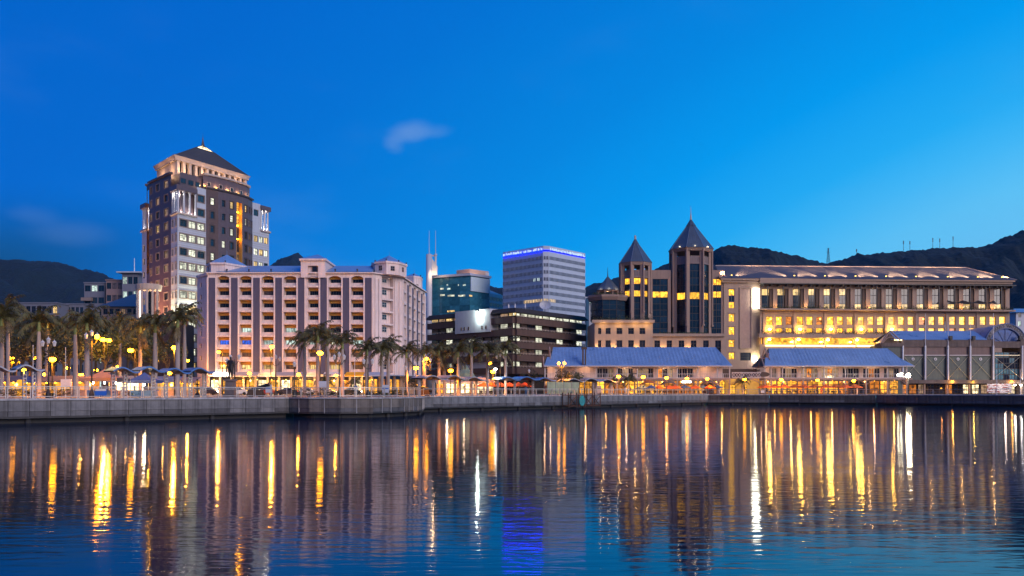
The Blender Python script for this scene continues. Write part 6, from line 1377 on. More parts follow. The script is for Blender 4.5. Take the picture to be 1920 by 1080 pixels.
TR = [(-15, 132, 640, 1.1), (28, 138, 632, 1.2), (55, 150, 648, 1.15), (100, 142, 640, 1.2), (118, 128, 652, 1.0), (128, 160, 622, 1.4), (178, 150, 630, 1.25), (195, 136, 646, 1.1), (212, 165, 640, 1.4), (238, 150, 634, 1.2), (255, 138, 648, 1.0), (70, 172, 632, 1.5), (10, 178, 630, 1.6), (160, 182, 628, 1.5), (285, 160, 650, 1.1), (312, 168, 655, 1.0), (40, 205, 640, 1.8), (95, 210, 645, 1.7), (150, 215, 640, 1.8), (250, 200, 645, 1.7)]
for i, a in enumerate(sorted(TR)): tree(*a, i, '%s dark spreading tree from the left among the park lamps' % ORD[i])
for i, (px, Y, yc, s, lab) in enumerate(((1060, 168, 706, .62, 'bushy tree behind the green screens on the long quay'), (1085, 172, 708, .55, 'smaller bush-like tree right behind the green screens'), (1000, 160, 712, .5, 'young tree beside the blue wave canopy'), (778, 160, 716, .5, 'round shrub tree at the right corner of the office block'))): tree(px, Y, yc, s, i, lab, 'small trees along the quay')
def bush(px, Y, wd, ht, label):
    c = crown_mesh(int(px), 'leaf_mid', 260, 1, 1); o = obj('clipped_bush', c, None, (PX(px, Y), Y, G + ht * .55)); o.scale = (wd * .4, wd * .3, ht * .3); tag(o, label, 'bush', 'low bushes on the promenade')
for i, (px, Y, wd, ht) in enumerate(((24, 96, 3.2, 1.2), (112, 98, 3.5, .9), (245, 104, 2.2, .9), (580, 116, 3, .9), (622, 117, 3.2, .8), (655, 119, 2.5, 1.0), (705, 122, 2.8, .9), (735, 126, 3.0, 1.1))): bush(px, Y, wd, ht, '%s low clipped bush from the left behind the quay railing' % ORD[i])
# ---- wave canopies on perforated pillars
mat('canopy_blue', (.07, .17, .38), .35, .12, metal=.2); mat('canopy_pale', (.25, .27, .32), .4, .12, metal=.2); mat('pillar_white', (.38, .35, .35), .5, .1)
def canopy(label, px0, i0, px1, i1, yt, waves, edge, cols):
    a, b = at(px0, i0), at(px1, i1); l = Line(a[:2], b[:2]); Ym = (a.y + b.y) / 2; zc = lambda t: PZ(yt, l.P(t).y) - .15
    r = thing('wave_canopy', label, 'canopy', l.P(l.L / 2, G), 'wavy canopies along the promenade'); zc0 = PZ(yt, Ym) - .2
    seg = waves
    for s in range(seg):
        m = MB(); n = 10
        for i in range(n):
            ta, tb_ = l.L * (s + i / n) / seg, l.L * (s + (i + 1) / n) / seg; q = []
            for t in (ta, tb_):
                f = (t / l.L * seg) % 1 if t < l.L * (s + 1) / seg - 1e-6 else 1.0
                zz = zc0 + .28 * math.sin(2 * math.pi * f - .6) + (.12 if s % 2 else 0); q.append(zz)
            for dz, d0, d1 in ((0, -1.3, 1.3), (-.16, -1.3, 1.3)): m.face([l.P(ta, q[0] + dz, d0), l.P(tb_, q[1] + dz, d0), l.P(tb_, q[1] + dz, d1), l.P(ta, q[0] + dz, d1)], 0 if dz == 0 else 1)
            for d in (-1.3, 1.3): m.face([l.P(ta, q[0], d), l.P(tb_, q[1], d), l.P(tb_, q[1] - .16, d), l.P(ta, q[0] - .16, d)], 0)
        m.build('roof_sheet', [M[edge], M['metal_black']], r, recalc=False)
    for px in cols:
        t = l.t(px); hh = zc0 - G - .25
        def pil(mb):
            for x in (-.19, .13): mb.box(x, x + .06, -.16, .16, 0, hh)
            k = int(hh / .36)
            for j in range(k + 1): mb.box(-.13, .13, -.15, -.11, j * hh / k * .985, j * hh / k * .985 + .13); mb.box(-.13, .13, .11, .15, j * hh / k * .985, j * hh / k * .985 + .13)
        inst('pillar', ('cp', round(hh, 2)), pil, M['pillar_white'], r, l.P(t, G), l.ang)
    return r
canopy('pale wavy canopy cut by the left edge of the picture', -30, 3, 78, 3, 687, 2, 'canopy_pale', (-8, 46, 63))
canopy('long blue wavy canopy beside the two gazebos', 203, 3.4, 393, 4.5, 691, 4, 'canopy_blue', (212, 235, 287, 311, 357, 383))
canopy('grey-blue wavy canopy below the palms right of the bastion', 783, 14, 900, 3.5, 706, 3, 'canopy_pale', (786, 813, 853, 862, 893))
canopy('bright blue wavy canopy beside the orange parasols', 930, 4, 1033, 4, 708, 3, 'canopy_blue', (933, 965, 999, 1031))
canopy('wavy canopy behind the green screens', 1055, 4.5, 1150, 5, 711, 3, 'canopy_pale', (1112, 1118, 1145))
# ---- gazebos with lit market tables
def gazebo(label, px, Y, wd, mm, yt, ye):
    r = thing('gazebo', label, 'gazebo', (PX(px, Y), Y, G), 'market gazebos'); x, ze, zt = PX(px, Y), PZ(ye, Y), PZ(yt, Y); h = wd / 2; m = MB(); c = [(x - h, Y - h * .8), (x + h, Y - h * .8), (x + h, Y + h * .8), (x - h, Y + h * .8)]
    for i in range(4):
        j = (i + 1) % 4; a, b = Vector((*c[i], ze)), Vector((*c[j], ze)); ap = Vector((x, Y, zt)); n = 4
        for k in range(n):
            f0, f1 = k / n, (k + 1) / n; sg = lambda f: Vector((0, 0, -.25 * math.sin(math.pi * f))); m.face([a.lerp(ap, f0) + sg(f0), b.lerp(ap, f0) + sg(f0), b.lerp(ap, f1) + sg(f1), a.lerp(ap, f1) + sg(f1)] if k < n - 1 else [a.lerp(ap, f0) + sg(f0), b.lerp(ap, f0) + sg(f0), ap])
        m.face([a, b, b - Vector((0, 0, .35)), a - Vector((0, 0, .35))])
    m.build('canvas', M[mm], r, recalc=False)
    for p in c: inst('leg', ('gl', round(ze, 1)), lambda mb: mb.tube((0, 0, 0), (0, 0, ze - G), .05), M['metal_rail'], r, (*p, G))
    m = MB(); m.box(x - h * .8, x + h * .8, Y - .6, Y + .4, G + .75, G + .85); m.box(x - h * .8, x + h * .8, Y - .58, Y - .5, G + .05, G + .75); m.build('counter', M['canopy_blue'], r)
    for k in range(3): xx = x + (k - 1) * h * .6; inst('lamp', 'gzl', lambda mb: mb.ball((0, 0, 0), .11, 8), M['bulb_white'], r, (xx, Y, ze - .55)); 
    point('stall_light', (x, Y - .2, ze - .7), 340, (1, .72, .38), .15, r)
mat('canvas_mauve', (.15, .115, .13), .85, .1); mat('canvas_blue', (.05, .10, .26), .85, .1)
gazebo('mauve peaked gazebo beside the long blue canopy', 196, 99, 4.4, 'canvas_mauve', 692, 709); gazebo('blue peaked gazebo in the middle of the long canopy', 271, 104, 4.0, 'canvas_blue', 698, 713)
# ---- lamps
def lantern(mb, x, y, z, s=1.):
    mb.ring(x, y, z, z + .42 * s, .13 * s, .22 * s, 6); mb.ring(x, y, z + .42 * s, z + .62 * s, .26 * s, .06 * s, 6); mb.ring(x, y, z + .62 * s, z + .75 * s, .03 * s, .02 * s, 6)
mat('lantern_glass', (.55, .52, .50), .25, .1)
def lamp_post(px, Y, yl, heads, lit_, label, watts=1300, c=(1, .30, .004), mm='metal_black', big=1.):
    r = thing('lantern_post', label, 'street lamp', (PX(px, Y), Y, G), 'lantern posts'); x = PX(px, Y); zt = PZ(yl, Y); m = MB()
    m.lathe(x, Y, [(.30, G), (.26, G + .5), (.14, G + .8), (.09, G + 1.2), (.07, zt - .4)], 8)
    offs = {1: [0], 2: [-.55, .55], 3: [-.62, 0, .62]}[heads]
    for o in offs:
        if o: m.path([(x, Y, zt - 1.1), (x + o * .6, Y, zt - .95), (x + o, Y, zt - .55), (x + o, Y, zt - .45)], .035, 5)
    m.build('post', M[mm], r)
    for i, o in enumerate(offs):
        zz = zt - (.42 if o else .1); q = MB(); lantern(q, x + o, Y, zz, big); q.build('lantern', M['lantern_glass'], r)
        if i in lit_:
            q = MB(); q.ball((x + o, Y - .05, zz + .2), .26 * big, 10); q.build('lit_globe', M['bulb_sodium'], r); point('lamp_light', (x + o, Y - .35, zz - .1), watts * 2.4, c, .2, r, 158, (x + o, Y - .35, zz - 9))
lamp_post(91, 90, 642, 3, (), 'three-lantern post in front of the first park palms, unlit', 0)
lamp_post(172, 94, 628, 3, (2,), 'three-lantern post with one blazing globe left of the mauve gazebo', 2600, big=1.0)
lamp_post(425, 104, 680, 1, (), 'single lantern post just left of the bronze statue', 0); lamp_post(440, 112, 668, 2, (), 'double lantern post right behind the bronze statue', 0)
lamp_post(552, 106, 686, 1, (), 'single lantern post at the left end of the bastion', 0); lamp_post(636, 107, 668, 3, (), 'three-lantern post behind the middle of the bastion', 0)
lamp_post(690, 108, 676, 2, (), 'double lantern post with dark heads above the bastion railing', 0); lamp_post(517, 128, 672, 3, (), 'three-lantern post before the slate piers left of the middle palms', 0)
lamp_post(800, 140, 674, 3, (1,), 'three-lantern post with a lit head left of the grey-blue canopy', 1600); lamp_post(938, 151, 668, 3, (), 'three-lantern post before the brown offices', 0)
lamp_post(761, 134, 692, 1, (), 'single lantern post at the right end of the bastion', 0); lamp_post(992, 158, 698, 1, (), 'single lantern post beside the bright blue canopy', 0); lamp_post(1053, 164, 679, 2, (0, 1), 'twin lantern post with both globes blazing before the long pavilion', 1500)
OPEN_LAMPS = {193, 204, 410, 510, 352, 128, 222, 282, 45, 468, 560, 630, 327}     # bare globes; the rest are hooded downlights
def street_lamp(px, Y, yl, label, watts=1500, arm=0., mm='bulb_sodium', c=(1, .30, .004), size=.40, group='sodium street lamps'):
    r = thing('street_lamp', label, 'street lamp', (PX(px, Y) + arm, Y, G), group); x = PX(px, Y); z = PZ(yl, Y); m = MB(); xp = x + arm
    m.tube((xp, Y, G), (xp, Y, z + .15), .09, .055, 7)
    if arm: m.path([(xp, Y, z + .1), (x + arm * .4, Y, z + .32), (x, Y, z + .3)], .045, 5)
    m.build('pole', M['metal_black'], r)
    m = MB(); m.lathe(x, Y, [(size * .62, z + size * .55), (size * .5, z + size * .7), (.05, z + size * .8)], 10); m.build('hood', M['metal_black'], r)
    m = MB(); m.ball((x, Y, z), size, 12, sz=.7); m.build('bulb', M[mm], r); point('lamp_light', (x, Y - .5, z - size * .9), watts * (2.3 if px in OPEN_LAMPS else 2.9), (1, .38, .02) if px in OPEN_LAMPS else c, .2, r, None if px in OPEN_LAMPS else 158, (x, Y - .5, z - 9))
SL = [(98, 98, 674, 0, 1500, 'oval sodium lamp left of the white board'), (193, 128, 637, .7, 1700, 'left head of the tall sodium lamps between two palms'), (204, 130, 638, -.7, 1700, 'right head of the tall sodium lamps between two palms'), (245, 118, 657, .6, 1600, 'sodium lamp above the blue gazebo'), (327, 120, 652, 0, 1600, 'sodium lamp before the palm pair at the office corner'),
      (510, 150, 650, -.2, 1700, 'tall sodium lamp before the third slate pier'), (410, 182, 660, .8, 1700, 'sodium lamp washing the left end of the office block'), (600, 112, 662, 0, 1300, 'sodium lamp on the second middle palm trunk'), (780, 136, 690, 0, 1000, 'sodium lamp at the right corner of the office block'), (845, 143, 695, 0, 1000, 'sodium lamp above the grey-blue canopy'),
      (918, 162, 681, .3, 900, 'upper sodium lamp beside the white globe'), (924, 152, 697, 0, 800, 'lower sodium lamp beside the white globe'), (67, 140, 671, .6, 1300, 'far sodium lamp behind the pale canopy'), (18, 146, 672, .5, 1300, 'sodium lamp pair, left one, at the left edge'), (27, 146, 670, -.5, 1300, 'sodium lamp pair, right one, at the left edge'),
      (352, 190, 676, -.6, 2400, 'added sodium lamp washing the left corner of the office block'), (45, 166, 694, 0, 1500, 'low sodium lamp deep in the park behind the pale canopy'), (128, 170, 690, 0, 1800, 'low sodium lamp deep in the park behind the cream board'), (180, 175, 694, 0, 1500, 'low sodium lamp behind the mauve gazebo'), (222, 168, 688, 0, 1800, 'low sodium lamp between the two gazebos'), (282, 172, 692, 0, 1800, 'low sodium lamp behind the blue gazebo'), (5, 168, 696, 0, 1500, 'low sodium lamp by the road at the left edge'), (85, 152, 702, 0, 1200, 'lowest sodium lamp right of the pale canopy'), (152, 150, 703, 0, 1200, 'lowest sodium lamp left of the mauve gazebo'), (318, 164, 700, 0, 1500, 'low sodium lamp behind the right part of the long canopy'), (468, 176, 700, 0, 1500, 'low sodium lamp behind the black cannon'), (560, 178, 702, 0, 1300, 'low sodium lamp left of the middle palms'), (630, 180, 704, 0, 1300, 'low sodium lamp before the cream awning')]  # lamp at the office's left corner is added to wash that facet
for px, Y, yl, arm, wt_, lab in SL: street_lamp(px, Y, yl, lab, wt_, arm)
street_lamp(929, 153, 692, 'white globe lamp between the two small sodium lamps', 700, 0, 'bulb_white', (1, .95, .85), .25)
for i, (px, yl) in enumerate(((1160, 706), (1206, 707), (1250, 708.5), (1288, 709.5), (1326, 710.5), (1396, 711.5), (1465, 712), (1533, 713), (1601, 714))):
    street_lamp(px, qY(px, 1.6), yl, '%s quay lamp from the left in front of the two pavilions' % ORD[i], 620, 0, 'bulb_sodium', (1, .30, .004), .40, 'quay lamps before the pavilions')
# blazing floodlight on the quay corner
def flood():
    px, Y = 1703, 196.0; r = thing('flood_light', 'dazzling white floodlight at the right end of the orange-parasol pavilion', 'flood light', (PX(px, Y), Y, G)); x, z = PX(px, Y), PZ(704, Y); m = MB(); m.tube((x, Y, G), (x, Y, z - .5), .09, k=8); m.build('pole', M['metal_black'], r)
    for dx, dz, s in ((0, 0, .5), (-1.6, .35, .22), (-2.3, .1, .22)): m = MB(); m.ball((x + dx, Y, z + dz), s, 12); m.build('lamp_head', glow('bulb_flood', (1, .88, .58), 90) if 'bulb_flood' not in M else M['bulb_flood'], r)
    m = MB(); m.tube((x, Y + .2, z - .3), (x - 2.6, Y + .2, z - .1), .06); m.build('bracket', M['metal_grey'], r)
    M['bulb_flood'].cycles.emission_sampling = 'NONE'; point('flood_beam', (x - .4, Y - 1.2, z), 4200, (1, .82, .5), .5, r)
flood()
# ---- bronze statue
def skin_figure(name, verts, edges, mm, parent, loc, lv=2):
    me = bpy.data.meshes.new(name); me.from_pydata([v[:3] for v in verts], edges, []); me.materials.append(mm); o = obj(name, me, parent, loc)
    o.modifiers.new('skin', 'SKIN'); sk = me.skin_vertices[0].data
    for i, v in enumerate(verts): q = v[3] if isinstance(v[3], tuple) else (v[3], v[3]); sk[i].radius = q
    sk[0].use_root = True; s = o.modifiers.new('sub', 'SUBSURF'); s.levels = s.render_levels = lv; return o
def body(name, mm, parent, loc, h=1.75, pose=0, coat=False):
    s = h / 1.75; a = .0
    V = [(0, 0, .95, (.15, .11)), (0, 0, 1.15, (.14, .10)), (0, 0, 1.38, (.18, .11)), (0, 0, 1.50, (.07, .065)), (0, .01, 1.57, (.075, .085)), (0, .01, 1.68, (.085, .10)), (0, .01, 1.76, (.05, .06)),
         (-.20, 0, 1.42, .065), (-.27, .03, 1.15, .052), (-.26, -.06, .90, .04), (-.26, -.09, .80, .045), (.20, 0, 1.42, .065), (.28, .03, 1.15, .052), (.27, -.05, .90, .04), (.27, -.08, .80, .045),
         (-.10, 0, .86, .095), (-.11, -.02 - .1 * pose, .48, .068), (-.12, .02, .09, .048), (-.13, -.13, .05, .04), (.10, 0, .86, .095), (.12, -.01 + .1 * pose, .48, .068), (.13, .04, .09, .048), (.15, -.11, .05, .04)]
    if coat: V[0] = (0, 0, .92, (.22, .17)); V[1] = (0, 0, 1.15, (.19, .14)); V[2] = (0, 0, 1.38, (.23, .15)); V[15] = (-.11, 0, .80, (.15, .13)); V[19] = (.11, 0, .80, (.15, .13)); V[16] = (-.11, 0, .5, .10); V[20] = (.12, 0, .5, .10)
    V = [(x * s, y * s, z * s, tuple(q * s for q in r_) if isinstance(r_, tuple) else r_ * s) for x, y, z, r_ in V]
    Ed = [(0, 1), (1, 2), (2, 3), (3, 4), (4, 5), (5, 6), (2, 7), (7, 8), (8, 9), (9, 10), (2, 11), (11, 12), (12, 13), (13, 14), (0, 15), (15, 16), (16, 17), (17, 18), (0, 19), (19, 20), (20, 21), (21, 22)]
    return skin_figure(name, V, Ed, mm, parent, loc)
def statue():
    px, Y = 432.5, 103.5; r = thing('statue', 'dark bronze statue of a standing man in a coat on a stone pedestal', 'statue', (PX(px, Y), Y, G)); x = PX(px, Y); m = MB(); zp = PZ(711, Y)
    m.box(x - .72, x + .72, Y - .72, Y + .72, G, G + .4).prism([(x - .58, Y - .58), (x + .58, Y - .58), (x + .58, Y + .58), (x - .58, Y + .58)], G + .4, zp - .25, 0, [(x - .48, Y - .48), (x + .48, Y - .48), (x + .48, Y + .48), (x - .48, Y + .48)]).box(x - .62, x + .62, Y - .62, Y + .62, zp - .25, zp); m.build('pedestal', mat('pedestal_stone', (.12, .10, .10), .7, .2, 2), r)
    o = body('figure', M['bronze'], r, (0, 0, zp - G - .02), 2.75, .3, True); o.rotation_euler = (0, 0, R(170))
statue()
def cannon(px, Y, s, flip, label):
    r = thing('cannon', label, 'cannon', (PX(px, Y), Y, G), 'old cannons on the promenade'); x = PX(px, Y); f = -1 if flip else 1; m = MB()
    a, b = Vector((x - .9 * f * s, Y, G + .75 * s)), Vector((x + 1.3 * f * s, Y, G + 1.5 * s)); m.tube(a, b, .27 * s, .17 * s, 12); m.tube(b, b + (b - a).normalized() * .12, .23 * s, .23 * s, 12); m.tube(a - (b - a).normalized() * .2 * s, a, .1 * s, .29 * s, 10); m.build('barrel', M['metal_black'], r)
    m = MB(); m.box(x - 1.1 * s, x + .6 * s, Y - .42 * s, Y - .3 * s, G + .2, G + .85 * s).box(x - 1.1 * s, x + .6 * s, Y + .3 * s, Y + .42 * s, G + .2, G + .85 * s); m.build('carriage', M['timber_dark'], r)
    for dx in (-.8, .4):
        for dy in (-.5, .5): m = MB(); m.tube((x + dx * s, Y + dy * s, G + .3 * s), (x + dx * s, Y + dy * 1.25 * s, G + .3 * s), .3 * s, k=12); m.build('wheel', M['timber_dark'], r)
cannon(483, 106.5, 1.05, False, 'black cannon pointing right between the statue and the first middle palm'); cannon(797, 137.5, 1.1, True, 'black cannon under the left end of the grey-blue canopy')
def fountain():
    px, Y = 370, 106.0; r = thing('fountain', 'small dark tiered fountain left of the statue', 'fountain', (PX(px, Y), Y, G)); x = PX(px, Y); m = MB(); m.lathe(x, Y, [(.5, G), (.3, G + .3), (.12, G + .6), (.1, G + .9), (.48, G + 1.05), (.5, G + 1.1), (.1, G + 1.15), (.09, G + 1.5), (.3, G + 1.62), (.32, G + 1.66), (.07, G + 1.7), (.05, G + 2.0), (.12, G + 2.1), (.02, G + 2.3)], 14); m.build('bowls', M['metal_black'], r)
fountain()
# ---- boards and signs
def board(name, label, px, inset, wd, ht, zb, mm, band=None, legs=True, cat='sign'):
    p = at(px, inset); r = thing(name, label, cat, p); m = MB(); m.box(p.x - wd / 2, p.x + wd / 2, p.y - .04, p.y + .04, p.z + zb, p.z + zb + ht); m.build('panel', mm, r)
    if band: m = MB(); m.box(p.x - wd / 2 + .03, p.x + wd / 2 - .03, p.y - .055, p.y - .042, p.z + zb + ht * band[0], p.z + zb + ht * band[1]); m.build('print_band', band[2], r)
    if legs:
        for s in (-1, 1): inst('leg', ('bl', round(zb + ht, 2)), lambda mb: mb.box(-.03, .03, 0, .06, 0, zb + ht - .02), M['metal_grey'], r, (p.x + s * (wd / 2 - .06), p.y + .05, p.z))
BW = mat('board_white', (.7, .62, .55), .6); BB = mat('board_blue', (.02, .12, .50), .5); BG = mat('board_grey', (.45, .47, .52), .6); BP = mat('board_pink', (.6, .42, .34), .6)
board('notice_board', 'blue and white notice board hung on the near railing', 189, .12, 1.2, .72, .28, BB, (.66, 1.0, BW), False); board('blank_board', 'cream blank board behind the near railing by the first palms', 124, 6, 1.15, .85, 1.2, BW)
board('notice_board', 'grey notice board right of the cannon', 504, 3, .8, 1.0, .55, BG, (.5, .62, BB)); board('notice_board', 'pale blue-white board between two palm trunks of the middle row', 605, 4, .95, .85, 1.15, BG)
board('notice_board', 'pale notice board under the palm pair at the bastion end', 723, 4, .85, 1.0, .55, BG, (.45, .65, BB)); board('menu_board', 'pink menu board at the right end of the bright blue canopy', 1025, 5, 1.05, 1.6, .3, BP, (.6, .66, M['timber_dark']))
board('menu_board', 'pink menu board between canopy pillars right of the green screens', 1123, 5, 1.0, 1.6, .3, BP, (.6, .66, M['timber_dark'])); board('warning_sign', 'small white sign on the dark railing below the oval signboard', 1430, .15, .85, .62, .35, BW, None, False)
def screens():
    l = Line(QM[0], QM[1]); t0, t1 = l.t(1037), l.t(1097); r = thing('windbreak', 'pale green fabric windbreak panels on the long quay', 'windbreak', l.P((t0 + t1) / 2, G, 1.4)); gmx = mat('windbreak_cloth', (.26, .30, .20), .7, .2, .8)
    for i in range(4): a, b = t0 + (t1 - t0) * i / 4, t0 + (t1 - t0) * (i + 1) / 4; m = MB(); l.box(m, a + .06, b - .06, 1.35, 1.42, G + .25, G + 2.5); m.build('panel', gmx, r); m = MB(); l.box(m, a - .05, a + .05, 1.3, 1.46, G, G + 2.6); m.build('post', M['metal_grey'], r)
screens()
# ---- parasols, tables
def parasol(px, Y, yt, wd, mm, label, group):
    r = thing('parasol', label, 'parasol', (PX(px, Y), Y, G), group); x, z = PX(px, Y), PZ(yt, Y); h = wd / 2; m = MB(); n = 8
    for i in range(n):
        a, b = 2 * math.pi * (i + .5) / n, 2 * math.pi * (i + 1.5) / n; A, B = (x + h * math.cos(a), Y + h * math.sin(a), z - .7), (x + h * math.cos(b), Y + h * math.sin(b), z - .7); m.face([A, B, (x, Y, z)]); m.face([A, B, (B[0], B[1], B[2] - .16), (A[0], A[1], A[2] - .16)])
    m.build('canopy', M[mm], r, recalc=False); m = MB(); m.tube((x, Y, G), (x, Y, z - .02), .045); m.build('pole', M['timber_pink'], r)
    m = MB(); m.ring(x, Y, G + .72, G + .76, .55, .55, 12); m.tube((x + .02, Y, G), (x + .02, Y, G + .72), .05); m.build('table', M['timber_dark'], r)
    chs = []
    for k in range(3):
        a = k * 2.1 + px; cx, cyy = x + 1.0 * math.cos(a), Y + 1.0 * math.sin(a); m = MB(); m.box(cx - .22, cx + .22, cyy - .22, cyy + .22, G + .42, G + .47)
        for sx in (-.2, .2):
            for sy in (-.2, .2): m.box(cx + sx - .02, cx + sx + .02, cyy + sy - .02, cyy + sy + .02, G, G + .42)
        m.box(cx - .22, cx + .22, cyy + .18, cyy + .22, G + .47, G + .9); chs.append((cx, m.build('cafe_chair', M['timber_dark'])))
    for (cx, o), side in zip(sorted(chs, key=lambda q: q[0]), ('left', 'middle', 'right')): tag(o, '%s cafe chair under the %s' % (side, label.replace(' from the left', '')), 'chair', 'cafe chairs under the parasols')
mat('parasol_orange', (.70, .13, .02), .8, .1); mat('parasol_blue', (.04, .09, .20), .8, .1)
for i, (px, mm) in enumerate(((1204, 'blue'), (1221, 'blue'), (1237, 'orange'), (1254, 'orange'), (1266, 'orange'), (1284, 'blue'), (1303, 'orange'), (1318, 'blue'), (1331, 'orange'), (1345, 'blue'))):
    parasol(px, qY(min(px, 1326), 3.0 + 3.0 * (i % 2)), 721.5, 2.9, 'parasol_' + mm, '%s parasol (%s) from the left on the terrace of the long pavilion' % (ORD[i], mm), 'parasols of the long pavilion')
for i, px in enumerate((1434, 1452, 1470, 1490, 1508, 1527, 1548, 1566, 1584, 1603)):
    parasol(px, 209.5 - max(0, px - 1500) * .04 + 1.2 * (i % 2), 720.5, 3.6, 'parasol_orange', '%s orange parasol from the left before the gabled pavilion' % ORD[i], 'parasols of the gabled pavilion')
for i, px in enumerate((907, 921, 938, 955, 972, 984)): parasol(px, 160 + 2 * (i % 2), 716.5, 3.0, 'parasol_orange', '%s orange parasol from the left below the brown offices' % ORD[i], 'parasols below the brown offices')
# cafe kiosk with cream tent roof under the palms
def kiosk():
    Y = 166.0; x0, x1 = PX(815, Y), PX(925, Y); r = thing('kiosk', 'brightly lit cafe kiosk with a cream tent roof behind the grey-blue canopy', 'kiosk', ((x0 + x1) / 2, Y + 2, G)); m = MB(); zt = PZ(715, Y)
    m.box(x0, x1, Y + 3, Y + 3.3, G, zt); m.build('back_wall', M['plaster_cream'], r)
    for i in range(6): xa, xb = x0 + (x1 - x0) * i / 6, x0 + (x1 - x0) * (i + 1) / 6; window(r, Vector(((xa + xb) / 2, Y + 2.85, G + .3)), 0, xb - xa - .2, zt - G - .7, (2, (.4, .75), .09, 0), pick([('lit_shop_white', 3), ('lit_shop', 2), ('lit_amber', 1)]), M['timber_dark'], 'shop_window')
    m = MB(); xm = (x0 + x1) / 2
    for c0, c1 in ((x0 - .6, xm), (xm, x1 + .6)): m.face([(c0, Y - 1, zt), (c1, Y - 1, zt), ((c0 + c1) / 2, Y + 1.5, zt + 1.0)]).face([(c1, Y - 1, zt), (c1, Y + 4, zt), ((c0 + c1) / 2, Y + 1.5, zt + 1.0)]).face([(c0, Y - 1, zt), (c0, Y + 4, zt), ((c0 + c1) / 2, Y + 1.5, zt + 1.0)])
    m.box(x0 - .6, x1 + .6, Y - 1.05, Y - .98, zt - .25, zt); m.build('tent_roof', mat('canvas_cream', (.42, .32, .26), .8), r, recalc=False)
    for f in (.2, .5, .8): point('kiosk_light', (x0 + (x1 - x0) * f, Y + 1.2, zt - .4), 260, (1, .7, .4), .2, r)
    m = MB(); xg = PX(872, 172); m.lathe(xg, 172, [(2.3, PZ(716, 172)), (2.2, PZ(709, 172)), (1.7, PZ(700, 172)), (.9, PZ(693, 172)), (.7, PZ(689, 172)), (.02, PZ(683, 172))], 12); m.build('copper_dome', mat('copper_green', (.16, .20, .13), .6), r)
kiosk()
# ---- cars added on the road in place of traffic light trails, and people
def car(px, Y, mm, lab, dirn):
    r = thing('standin_car', lab, 'car', (PX(px, Y), Y, G), 'stand-in cars on the road behind the promenade'); x = PX(px, Y); X_ = lambda v: x + v * dirn; m = MB()
    sec = [(-2.1, .35, .78), (-2.05, .3, .95), (-1.3, .28, 1.0), (-.75, .28, 1.42), (.55, .28, 1.45), (1.15, .28, 1.02), (1.95, .3, .88), (2.1, .35, .62)]
    for (a, b0, t0), (b, b1, t1) in zip(sec, sec[1:]):
        for y0 in (-.82, .82): m.face([(X_(a), Y + y0, G + b0), (X_(b), Y + y0, G + b1), (X_(b), Y + y0 * (.82 if t1 > 1.1 else 1), G + t1), (X_(a), Y + y0 * (.82 if t0 > 1.1 else 1), G + t0)])
        m.face([(X_(a), Y - .82 * (.82 if t0 > 1.1 else 1), G + t0), (X_(b), Y - .82 * (.82 if t1 > 1.1 else 1), G + t1), (X_(b), Y + .82 * (.82 if t1 > 1.1 else 1), G + t1), (X_(a), Y + .82 * (.82 if t0 > 1.1 else 1), G + t0)])
    for s in (0, -1): a, b0, t0 = sec[s]; m.face([(X_(a), Y - .82, G + b0), (X_(a), Y + .82, G + b0), (X_(a), Y + .82, G + t0), (X_(a), Y - .82, G + t0)])
    m.build('body', mm, r)
    m = MB(); m.face([(X_(-.95), Y - .80, G + 1.03), (X_(.95), Y - .80, G + 1.05), (X_(.5), Y - .71, G + 1.38), (X_(-.68), Y - .71, G + 1.36)]); m.build('side_glass', M['glass_dark'], r)
    for dx in (-1.3, 1.3): m = MB(); m.tube((X_(dx), Y - .86, G + .31), (X_(dx), Y - .62, G + .31), .31, k=14); m.build('wheel', M['metal_black'], r)
    m = MB(); m.box(min(X_(2.0), X_(2.14)), max(X_(2.0), X_(2.14)), Y - .75, Y - .45, G + .62, G + .78); m.build('headlight', M['head_lamp'], r); m = MB(); m.box(min(X_(-2.13), X_(-2.0)), max(X_(-2.13), X_(-2.0)), Y - .75, Y - .5, G + .68, G + .85); m.build('tail_light', M['tail_lamp'], r)
    point('headlight_beam', (X_(2.5), Y - .3, G + .7), 130, (1, .8, .55), .1, r)
def stall(px, Y, lab, mm, am):  # lit stalls added as bright stand-ins for traffic light trails
    x = PX(px, Y); r = thing('standin_stall', lab, 'market stall', (x, Y, G), 'stand-in lit stalls in the park'); zt = G + 2.5
    m = MB(); m.box(x - 2, x + 2, Y + 1.2, Y + 1.3, G, zt - .1); m.build('back_panel', M[mm], r); m = MB(); m.box(x - 2, x + 2, Y - .6, Y - .1, G + .8, G + .9).box(x - 2, x + 2, Y - .55, Y - .5, G, G + .8); m.build('counter', M['timber_pink'], r)
    m = MB(); m.face([(x - 2.3, Y - 1.1, zt - .25), (x + 2.3, Y - 1.1, zt - .25), (x + 2.3, Y + 1.4, zt + .5), (x - 2.3, Y + 1.4, zt + .5)]); m.face([(x - 2.3, Y - 1.1, zt - .25), (x + 2.3, Y - 1.1, zt - .25), (x + 2.3, Y - 1.1, zt - .5), (x - 2.3, Y - 1.1, zt - .5)]); m.build('awning', M[am], r, recalc=False)
    for s_ in (-2, 2): inst('post', 'stp', lambda mb: mb.tube((0, 0, 0), (0, 0, 2.3), .05), M['metal_grey'], r, (x + s_, Y - .9, G))
    for k in range(3): inst('lamp', 'stl', lambda mb: mb.ball((0, 0, 0), .12, 8), M['bulb_sodium'], r, (x - 1.3 + 1.3 * k, Y - .3, zt - .5))
    point('stall_light', (x, Y - .3, zt - .8), 700, (1, .45, .08), .2, r)
